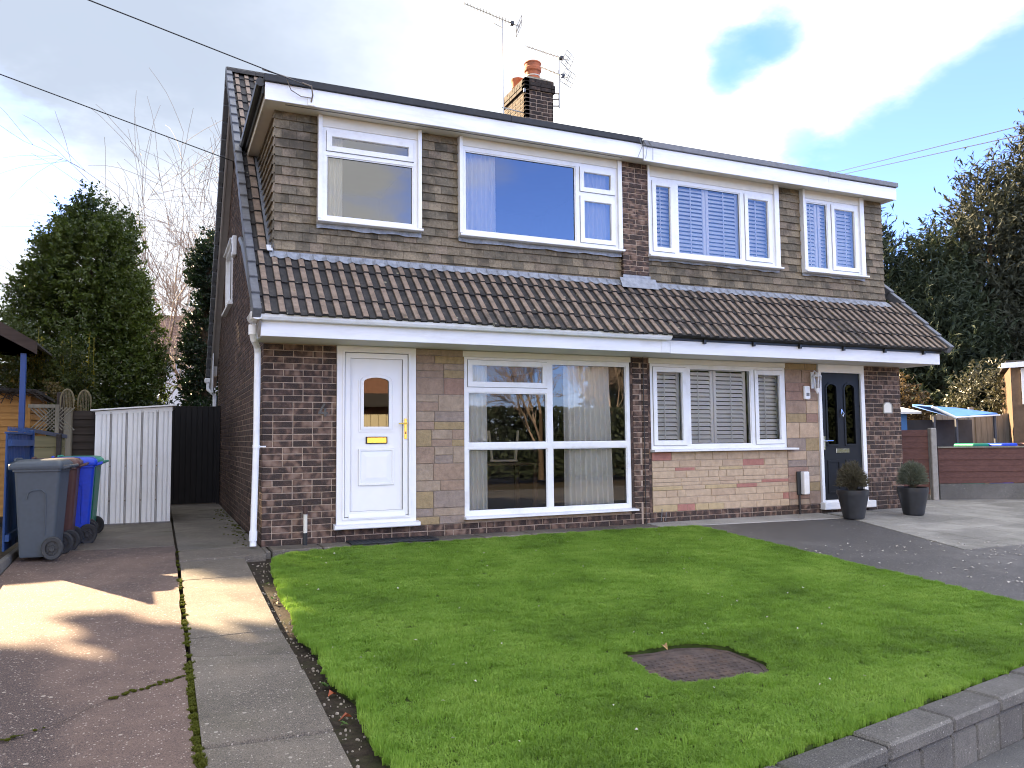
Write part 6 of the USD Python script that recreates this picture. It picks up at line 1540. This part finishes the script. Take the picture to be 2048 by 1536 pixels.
# unseen evergreens added at the left to shape the sunlit strip and shade the rest
for k, (x, y, lo_, h_, r_, lab) in enumerate(((-9.2, 2.6, 5.2, 11.5, 3.1, 'broad evergreen added out of view to shade the drive'), (-8.2, -2.2, 4.3, 10.5, 3.3, 'rounded evergreen nearest the street, added out of view for shade'), (-13.8, 26.7, 4.0, 23.0, 2.4, 'far evergreen added out of view to shade gable and lawn'), (-8.8, 8.2, 7.9, 14.0, 2.8, 'high-crowned pine added out of view to edge the sunlit strip'), (-8.4, 13.8, 10.3, 16.0, 2.3, 'tallest pine, added out of view to shade path and lawn'))):
    t = thing('evergreen_tree', lab, 'tree'); tk = (1.5, 1.1) if k == 4 else (-1.9, -1.1)
    obj('trunk', MB().tube([(x+tk[0], y+tk[1], -0.2), (x+tk[0]*0.9, y+tk[1]*0.9, h_*0.4), (x, y, h_*0.8)], [0.2, 0.16, 0.08], 8), BARK, t)
    zr = [(lo_, r_*0.9), (lo_+0.5, r_), (lo_+(h_-lo_)*0.7, r_*0.9), (lo_+(h_-lo_)*0.88, r_*0.5), (h_, 0.1)]
    obj('crown', MB().add(*profile_crown(rt, 18000, x, y, zr, 0.42, 0.35, seed=40+k, rough=0.25, per=20, sprig=0.35, wid=0.7)), LEYL, t)

# ------------------------------------------------------------------ right-hand side
fr_ = np.array([0.914, -0.405, 0.0]); fq = np.array([0.405, 0.914, 0.0])
def along(o, a, b, z, off=0.0): return tuple(np.array(o)+fr_*a+fq*(b+off)+np.array([0, 0, z]))
REDW = wood_mat('red_brown_boards', (0.075, 0.034, 0.027), (0.135, 0.064, 0.05), 'x')
O = np.array([11.1, 1.25, 0.0])
def board(o, a0, a1, z0, z1, th=0.02, dp=0.0):
    p = [along(o, a0, dp, z0), along(o, a1, dp, z0), along(o, a1, dp+0.008, z1), along(o, a0, dp+0.008, z1)]
    return MB().poly(p[::-1], fq*th)
f1_ = thing('timber_fence', 'taller red-brown fence panel next to the right corner of the house', 'fence')
for k in range(11): obj('board', board(O, -1.3, 0.88, 0.12+k*0.106, 0.235+k*0.106, dp=0.004*(k % 2)), REDW, f1_)
obj('gravel_board', board(O, -1.3, 0.88, -0.05, 0.12, 0.05), KERB[0], f1_)
p_ = thing('concrete_post', 'grey concrete post between the two red-brown fence panels', 'post')
obj('shaft', MB().cbox(-0.055, 0.055, -0.055, 0.055, -0.1, 1.33, 0.012).rot(-0.41).move(O+fr_*0.96), simple('grey_concrete', (0.30, 0.285, 0.255), 0.9, var=0.2, scale=12), p_)
f2_ = thing('timber_fence', 'low red-brown fence panel on concrete base at the right edge', 'fence')
for k in range(6): obj('board', board(O, 1.06, 6.5, 0.31+k*0.108, 0.425+k*0.108, dp=0.004*(k % 2)), REDW, f2_)
obj('capping', board(O, 1.05, 6.5, 0.958, 0.985, 0.07, -0.02), POSTW, f2_)
for k in range(3): obj('base_slab', board(O, 1.06+k*1.8, 1.06+k*1.8+1.785, -0.08, 0.30, 0.06, -0.015), KERB[k % 2], f2_)
# pots with lavender domes
LAV = leaf_mat('lavender_leaf', [(0.15, 0.17, 0.13), (0.24, 0.26, 0.20), (0.32, 0.33, 0.25)], 0.2, 0.7, 0.2, 8.0)
LAVD = leaf_mat('dry_lavender', [(0.11, 0.10, 0.07), (0.19, 0.175, 0.12), (0.28, 0.26, 0.18)], 0.2, 0.7, 0.2, 8.0)
POT = simple('slate_glaze', (0.018, 0.019, 0.022), 0.4, 0.5, var=0.35, scale=9, bump=0.2, bscale=30)
for k, (x, y, lab, lm) in enumerate(((8.33, -0.66, 'dark pot of dry brownish lavender in front of the black door', LAVD), (9.55, -0.68, 'dark pot of grey-green lavender by the right corner of the house', LAV))):
    t = thing('plant_pot', lab, 'plant pot', (x, y, gz(x, y)+0.012))
    obj('pot', MB().lathe([(0.0, 0.0), (0.135, 0.0), (0.15, 0.02), (0.185, 0.2), (0.215, 0.34), (0.225, 0.36), (0.225, 0.42), (0.205, 0.425), (0.19, 0.39), (0.0, 0.37)], (0, 0, 0), 28), POT, t, smooth=35)
    n = 3400; d = unit(rt, n); d[:, 2] = np.abs(d[:, 2])*1.0+0.05; rr_ = rt.uniform(0.1, 1.0, (n, 1))**0.5
    c = np.array([0, 0, 0.56])+d*np.array([0.225, 0.225, 0.25])*(0.85+0.3*meshkit.noise(d*3+k*7, 3))[:, None]*rr_; c[:, 2] -= 0.10*(1-d[:, 2])
    obj('foliage', MB().add(*leaf_quads(c, d+0.5*unit(rt, n), unit(rt, n), rt.uniform(0.05, 0.1, n), rt.uniform(0.006, 0.012, n))), lm, t)
    st2 = MB()
    for q in range(60):
        a = unit(rt, 1)[0]; a[2] = abs(a[2])+0.4; a /= np.linalg.norm(a); st2.tube([(0.02*a[0], 0.02*a[1], 0.38), tuple(np.array([0, 0, 0.45])+a*np.array([0.2, 0.2, 0.3])*rt.uniform(0.7, 1.15))], [0.004, 0.0015], 3)
    obj('stems', st2, LAVD, t, kind='stuff')
# beyond the fence
def place(x, y): return (x, y, -0.06)
GREYW = wood_mat('silvered_boards', (0.16, 0.15, 0.14), (0.30, 0.285, 0.27), 'z')
BLUET = simple('blue_tarpaulin', (0.05, 0.16, 0.50), 0.5, var=0.15, scale=3, bump=0.4, bscale=6)
SLATEW = simple('dark_slate_boards', (0.06, 0.062, 0.075), 0.7, var=0.2, scale=5)
def ybox(mb, o, a0, a1, b0, b1, z0, z1):
    p = [along(o, a0, b0, z0), along(o, a1, b0, z0), along(o, a1, b1, z0), along(o, a0, b1, z0)]
    return mb.poly(p[::-1], (0, 0, z1-z0)) if False else mb.poly(p, (0, 0, z1-z0)) if True else None
Q = np.array([15.3, 5.15, 0.0])      # 20 m off, at the left of the gap
pv_ = thing('pavilion', 'garden shelter with blue sheet roof beyond the right fence', 'shelter')
obj('roof_slope', MB().poly([along(Q, 1.35, -0.3, 1.90), along(Q, 1.35+0.55, -0.3, 1.62), along(Q, 2.35, 1.2, 1.82), along(Q, 1.6, 1.2, 2.0)][::-1], (0, 0, 0.03)).poly([along(Q, 1.9, -0.3, 1.62), along(Q, 2.95, -0.3, 1.70), along(Q, 2.75, 1.2, 1.9), along(Q, 1.6, 1.2, 1.97)][::-1], (0, 0, 0.03)), BLUET, pv_)
obj('eaves_tube', MB().tube([along(Q, 1.33, -0.32, 1.90), along(Q, 1.92, -0.32, 1.62)], 0.035, 8).tube([along(Q, 1.92, -0.32, 1.63), along(Q, 3.0, -0.32, 1.68)], 0.02, 8), UPVC, pv_)
for a in (1.4, 1.95, 2.9): obj('post', MB().tube([along(Q, a, -0.25, -0.06), along(Q, a, -0.25, 1.66)], 0.04, 6), SLATEW, pv_)
obj('back_wall', ybox(MB(), Q, 1.3, 3.0, 0.9, 0.95, -0.06, 1.6), SLATEW, pv_)
bs = thing('blue_shed', 'white and blue shed seen past the right corner of the house', 'shed')
obj('wall', ybox(MB(), Q, -1.2, 0.95, 0.2, 1.4, -0.06, 1.75), simple('blue_boards_far', (0.03, 0.13, 0.36), 0.6, var=0.15), bs)
obj('roof', MB().poly([along(Q, -1.3, 0.05, 1.74), along(Q, 1.25, 0.05, 1.74), along(Q, 1.25, 1.5, 1.95), along(Q, -1.3, 1.5, 1.95)][::-1], (0, 0, 0.06)), GREYPVC if False else simple('pale_roof_sheet', (0.50, 0.52, 0.55), 0.6, var=0.1), bs)
obj('gable_board', MB().poly([along(Q, -0.4, 0.17, 1.5), along(Q, 0.05, 0.17, 1.5), along(Q, 0.75, 0.17, 0.95), along(Q, -0.4, 0.17, 0.95)][::-1], fq*0.03), UPVC, bs)
gf_ = thing('garden_fence', 'grey vertical-board fence far beyond the right fence', 'fence')
for k in range(44):
    a = 2.3+k*0.15; obj('board', ybox(MB(), Q, a+0.004, a+0.146, 1.6, 1.63, -0.06, 1.75+0.02*(k % 3)), GREYW if k % 7 else POSTW, gf_)
for k in range(5): obj('post', ybox(MB(), Q, 3.3+k*1.5, 3.42+k*1.5, 1.52, 1.59, -0.06, 1.95), GREYW, gf_)
for k, (a, b, col, lab) in enumerate(((1.75, -1.2, 'green_bin', 'green bin far beyond the low fence, beside the concrete post'), (2.35, -1.3, 'blue_bin', 'blue bin far beyond the low fence'), (4.2, -1.2, 'blue_bin', 'violet-blue bin far beyond the low fence at the right'), (3.2, -1.1, 'brown_bin', 'brown bin far beyond the low fence between blue ones'))):
    t = thing('distant_bin', lab, 'bin'); o = along(Q, a, b, -0.06)
    v = rounded(-0.22, 0.22, -0.22, 0.22, 0.05, 0.95, 0.05); vv_ = np.array(v.vertices); vv_[:, :2] *= (0.8+0.2*vv_[:, 2:3]/0.95)
    obj('body', MB().add(vv_+np.array(o), v.faces), '/World/Looks/'+col, t)
    obj('lid', MB().tm(rounded(-0.27, 0.27, -0.27, 0.27, 0.96, 1.06, 0.04)).move(o), '/World/Looks/'+col, t)
nh = thing('neighbour_house', 'brown brick house with white window at the right edge', 'house')
H = np.array([18.55, 3.75, 0.0]); ha, hb_ = np.array([0.60, -0.80, 0]), np.array([0.80, 0.60, 0])
def hbox(a0, a1, b0, b1, z0, z1):
    p = [H+ha*a0+hb_*b0, H+ha*a1+hb_*b0, H+ha*a1+hb_*b1, H+ha*a0+hb_*b1]
    return MB().poly([q+[0, 0, z0] for q in p], (0, 0, z1-z0))
BROWNBRICK = simple('brown_far_brick', (0.13, 0.09, 0.06), 0.9, 0.2, var=0.2, scale=6)
obj('wall', hbox(0, 8, 0, 6, -0.06, 2.9), BROWNBRICK, nh)
obj('window_frame', hbox(0.22, 1.6, -0.05, 0.0, 1.95, 2.86), UPVC, nh)
obj('window_pane', hbox(0.30, 1.5, -0.056, -0.051, 2.05, 2.8), simple('far_glass', (0.12, 0.16, 0.20), 0.05, 0.8), nh)
obj('flat_roof', hbox(-0.1, 8.3, -0.2, 6.2, 2.98, 3.05), ROOFFELT, nh)
obj('eaves_board', MB().poly([H+ha*-0.2+hb_*-0.25+[0, 0, 2.86], H+ha*8+hb_*-0.25+[0, 0, 3.1], H+ha*8+hb_*-0.25+[0, 0, 3.28], H+ha*-0.2+hb_*-0.25+[0, 0, 2.99]], hb_*0.04), FASCIA, nh)
# conifers
def conifer(label, x, y, h_, r_, seed, n=26000, lo_=0.4, leaf=0.30, top=1.0, mat=LEYL, rough=0.6):
    t = thing('conifer', label, 'tree')
    obj('trunk', MB().tube([(x, y, -0.2), (x, y, h_*0.85)], [r_*0.09+0.05, 0.05], 8), BARK, t)
    zr = [(lo_, r_*0.95), (h_*0.25, r_), (h_*0.5, r_*0.9), (h_*0.75, r_*0.6), (h_*0.9, r_*0.3*top), (h_, 0.06)]
    rr_ = np.random.default_rng(seed)
    v, f = profile_crown(rr_, n, x, y, zr, leaf, 0.22, seed=seed, rough=rough, per=16, sprig=0.55, up=0.7, wid=0.26)
    v2_, f2_ = profile_crown(rr_, n//6, x, y, [(h_*0.5, r_*0.9), (h_*0.8, r_*0.62), (h_*1.02, 0.15)], leaf, 0.1, seed=seed+50, rough=0.9, per=12, sprig=0.9, up=1.1, wid=0.22)
    obj('crown', MB().add(v, f).add(v2_, f2_), mat, t)
conifer('dark rounded conifer just past the right end of the flat roof', 22.8, 12.0, 9.4, 2.3, 201, 26000, rough=0.5)
conifer('bushy conifer in the dip of the treeline', 25.5, 11.2, 9.0, 2.3, 202, 24000)
conifer('tall conifer left of the highest one at the right edge', 27.6, 10.4, 11.6, 2.4, 203, 26000, mat=CONIF)
conifer('highest conifer reaching up at the right edge', 30.2, 9.2, 14.2, 3.1, 204, 34000, mat=CONIF)
conifer('low conifer between fence boards and taller conifers', 26.9, 8.6, 6.2, 2.2, 205, 16000, mat=CONIF, rough=0.8)
conifer('broad dark conifer behind the blue roofed shelter', 23.6, 9.6, 6.6, 2.0, 206, 16000, rough=0.8)
ob = thing('autumn_bush', 'russet bush above the white and blue shed', 'shrub')
obj('foliage', MB().add(*profile_crown(rt, 6000, 18.6, 7.4, [(0.3, 0.8), (1.4, 0.9), (2.4, 0.7), (3.0, 0.1)], 0.14, 0.2, seed=61, rough=0.7, per=16, sprig=0.3)), leaf_mat('russet_leaf', [(0.08, 0.055, 0.025), (0.14, 0.09, 0.045), (0.20, 0.15, 0.08)], 0.3), ob)
ob = thing('pale_bush', 'pale straggly bush by the brown house', 'shrub')
obj('foliage', MB().add(*profile_crown(rt, 6000, 21.2, 6.2, [(0.3, 0.9), (1.4, 1.1), (2.6, 0.8), (3.4, 0.1)], 0.12, 0.2, seed=62, rough=0.8, per=16, sprig=0.35)), leaf_mat('pale_leaf', [(0.06, 0.06, 0.04), (0.10, 0.10, 0.065), (0.17, 0.16, 0.11)], 0.3), ob)

# ------------------------------------------------------------------ the house behind, the wires, and across the street
bh = thing('distant_house', 'brick house with brown tiled roof seen between holly and gable', 'house')
obj('wall', MB().box(-3.2, 6.0, 25.5, 32, -0.06, 4.95), simple('white_render', (0.62, 0.62, 0.62), 0.8, var=0.05), bh)
BROOF = simple('brown_roof_tiles', (0.20, 0.125, 0.10), 0.85, 0.2, var=0.3, scale=5)
rr_ = np.random.default_rng(5)
for k in range(12):
    y0, z0 = 24.9+k*0.16, 4.72+k*0.145
    for j in range(20):
        a = -3.5+j*0.49+(0.24 if k % 2 else 0)
        obj('tile', MB().poly([(a+0.006, y0, z0+0.03), (a+0.484, y0, z0+0.03), (a+0.484, y0+0.19, z0+0.16), (a+0.006, y0+0.19, z0+0.16)], (0, 0.01, -0.03)), BROOF, bh)
obj('roof_deck', MB().poly([(-3.5, 24.95, 4.70), (6.5, 24.95, 4.70), (6.5, 26.85, 6.42), (-3.5, 26.85, 6.42)], (0, 0.03, -0.05)).poly([(-3.5, 26.85, 6.42), (6.5, 26.85, 6.42), (6.5, 32, 4.7), (-3.5, 32, 4.7)], (0, 0, -0.05)), BROOF, bh)
obj('ridge', MB().tube([(-3.5, 26.8, 6.46), (6.5, 26.8, 6.46)], 0.09, 8), BROOF, bh)
obj('gutter', MB().tube([(-3.5, 24.85, 4.70), (6.5, 24.85, 4.70)], 0.06, 6), BLACK_PVC, bh)
WIRE = simple('black_wire', (0.012, 0.012, 0.014), 0.5)
def sagline(a, b, sag=0.15, n=24):
    a, b = np.array(a, float), np.array(b, float); t = np.linspace(0, 1, n)[:, None]
    return a+(b-a)*t-np.array([0, 0, 1])*sag*4*t*(1-t)

def ext(a, b, k): a, b = np.array(a, float), np.array(b, float); return a+(b-a)*k
w_ = thing('overhead_wire', 'telephone wire from the top left of the sky to the dormer fascia', 'wire')
e0 = ext((0.474, -0.24, 5.30), (-1.83, -1.13, 5.416), 5.0)
obj('line', MB().tube(sagline((0.45, -0.26, 5.33), e0, 0.0), 0.0065, 6), WIRE, w_)
hk = thing('wire_bracket', 'bracket with coiled wire ties on the white dormer fascia', 'bracket')
obj('plate', MB().cbox(0.44, 0.52, -0.212, -0.2, 5.13, 5.21, 0.004), UPVC, hk)
obj('hook', MB().tube([(0.48, -0.21, 5.17), (0.49, -0.25, 5.24), (0.47, -0.28, 5.33), (0.36, -0.3, 5.345)], 0.009, 6), simple('weathered_iron', (0.16, 0.13, 0.10), 0.7, var=0.4, scale=40), hk)
obj('tie', MB().tube([(0.45, -0.27, 5.34), (0.3, -0.3, 5.345), (0.15, -0.36, 5.36), (-0.1, -0.44, 5.36)], 0.008, 5).tube([(0.18, -0.33, 5.345), (0.24, -0.27, 5.25), (0.36, -0.23, 5.21), (0.48, -0.22, 5.215)], 0.006, 5), '/World/Looks/weathered_iron', hk)
w_ = thing('overhead_wire', 'lower telephone wire running from the left edge to the gable', 'wire')
e1 = ext((-0.02, 4.45, 5.94), (-3.04, 2.2, 5.93), 3.2)
obj('line', MB().tube(sagline((-0.03, 4.45, 5.93), e1, 0.0), 0.0075, 6).tube([(-0.03, 4.45, 5.93), (-0.01, 4.6, 5.85)], 0.01, 5), WIRE, w_)
for k, (z, lab) in enumerate(((10.90, 'upper of the two wires crossing the blue sky at the right'), (10.60, 'lower of the two wires crossing the blue sky at the right'))):
    t = thing('overhead_wire', lab, 'wire')
    obj('line', MB().tube([ext((30.17, 19.5, 14.55-0.2*k), (23.57, 6.3, z), q) for q in (-0.6, 0, 0.5, 1, 1.4)], 0.016, 5), WIRE, t)
# across the street: only its reflection shows, in the door and the lower window
oh = thing('house_opposite', 'house across the street with a cream garage, mirrored in the front door glass', 'house')
obj('wall', MB().box(-2, 6.2, -34, -27, -0.6, 4.4).box(6.2, 11.2, -34, -27.2, -0.6, 4.4), simple('opposite_brick', (0.22, 0.12, 0.085), 0.9, 0.2, var=0.2, scale=5), oh)
CREAM = simple('cream_garage_door', (0.66, 0.60, 0.42), 0.5)
for k in range(12): obj('door_rib', MB().cbox(6.25+k*0.41, 6.25+k*0.41+0.39, -27.19, -27.1, -0.5, 2.4, 0.02), CREAM, oh)
obj('roof', MB().poly([(-2.4, -26.6, 2.75), (11.4, -26.6, 2.75), (11.4, -30.5, 6.6), (-2.4, -30.5, 6.6)], (0, 0, 0.1)).poly([(-2.4, -30.5, 6.6), (11.4, -30.5, 6.6), (11.4, -34.4, 4.2), (-2.4, -34.4, 4.2)], (0, 0, 0.1)), ROOFFELT, oh)
eg = thing('evergreen_row', 'tall dark evergreen row across the street, mirrored in the shuttered window', 'hedge')
n = 30000; c = np.c_[rt.uniform(20, 58, n), rt.uniform(-29, -26, n), rt.uniform(-0.6, 6.8, n)]; c[:, 2] *= 0.8+0.3*meshkit.noise(np.c_[c[:, 0]*0.4, np.zeros((n, 2))], 4)
obj('foliage', MB().add(*leaf_quads(c, unit(rt, n), unit(rt, n), rt.uniform(0.4, 0.7, n), rt.uniform(0.25, 0.4, n))), LEYL, eg)
hg = thing('hedge', 'dark hedge across the street, mirrored in the lower window', 'hedge')
n = 22000; c = np.c_[rt.uniform(11, 34, n), rt.uniform(-25.4, -23.6, n), rt.uniform(-0.6, 2.7, n)]
obj('foliage', MB().add(*leaf_quads(c, unit(rt, n), unit(rt, n), rt.uniform(0.2, 0.34, n), rt.uniform(0.12, 0.2, n))), LEYL, hg)
bare('bare street tree across the road, mirrored in the lower window', (14.5, -22.5, -0.6), (0.02, 0, 1), 3.0, 0.14, 5, 0.65, 4, 31, up=0.2, curve=0.3, rmin=0.012)
bare('second bare street tree across the road, mirrored beside the first', (19.5, -24.5, -0.6), (-0.05, 0, 1), 3.1, 0.14, 5, 0.65, 4, 37, up=0.2, curve=0.3, rmin=0.012)
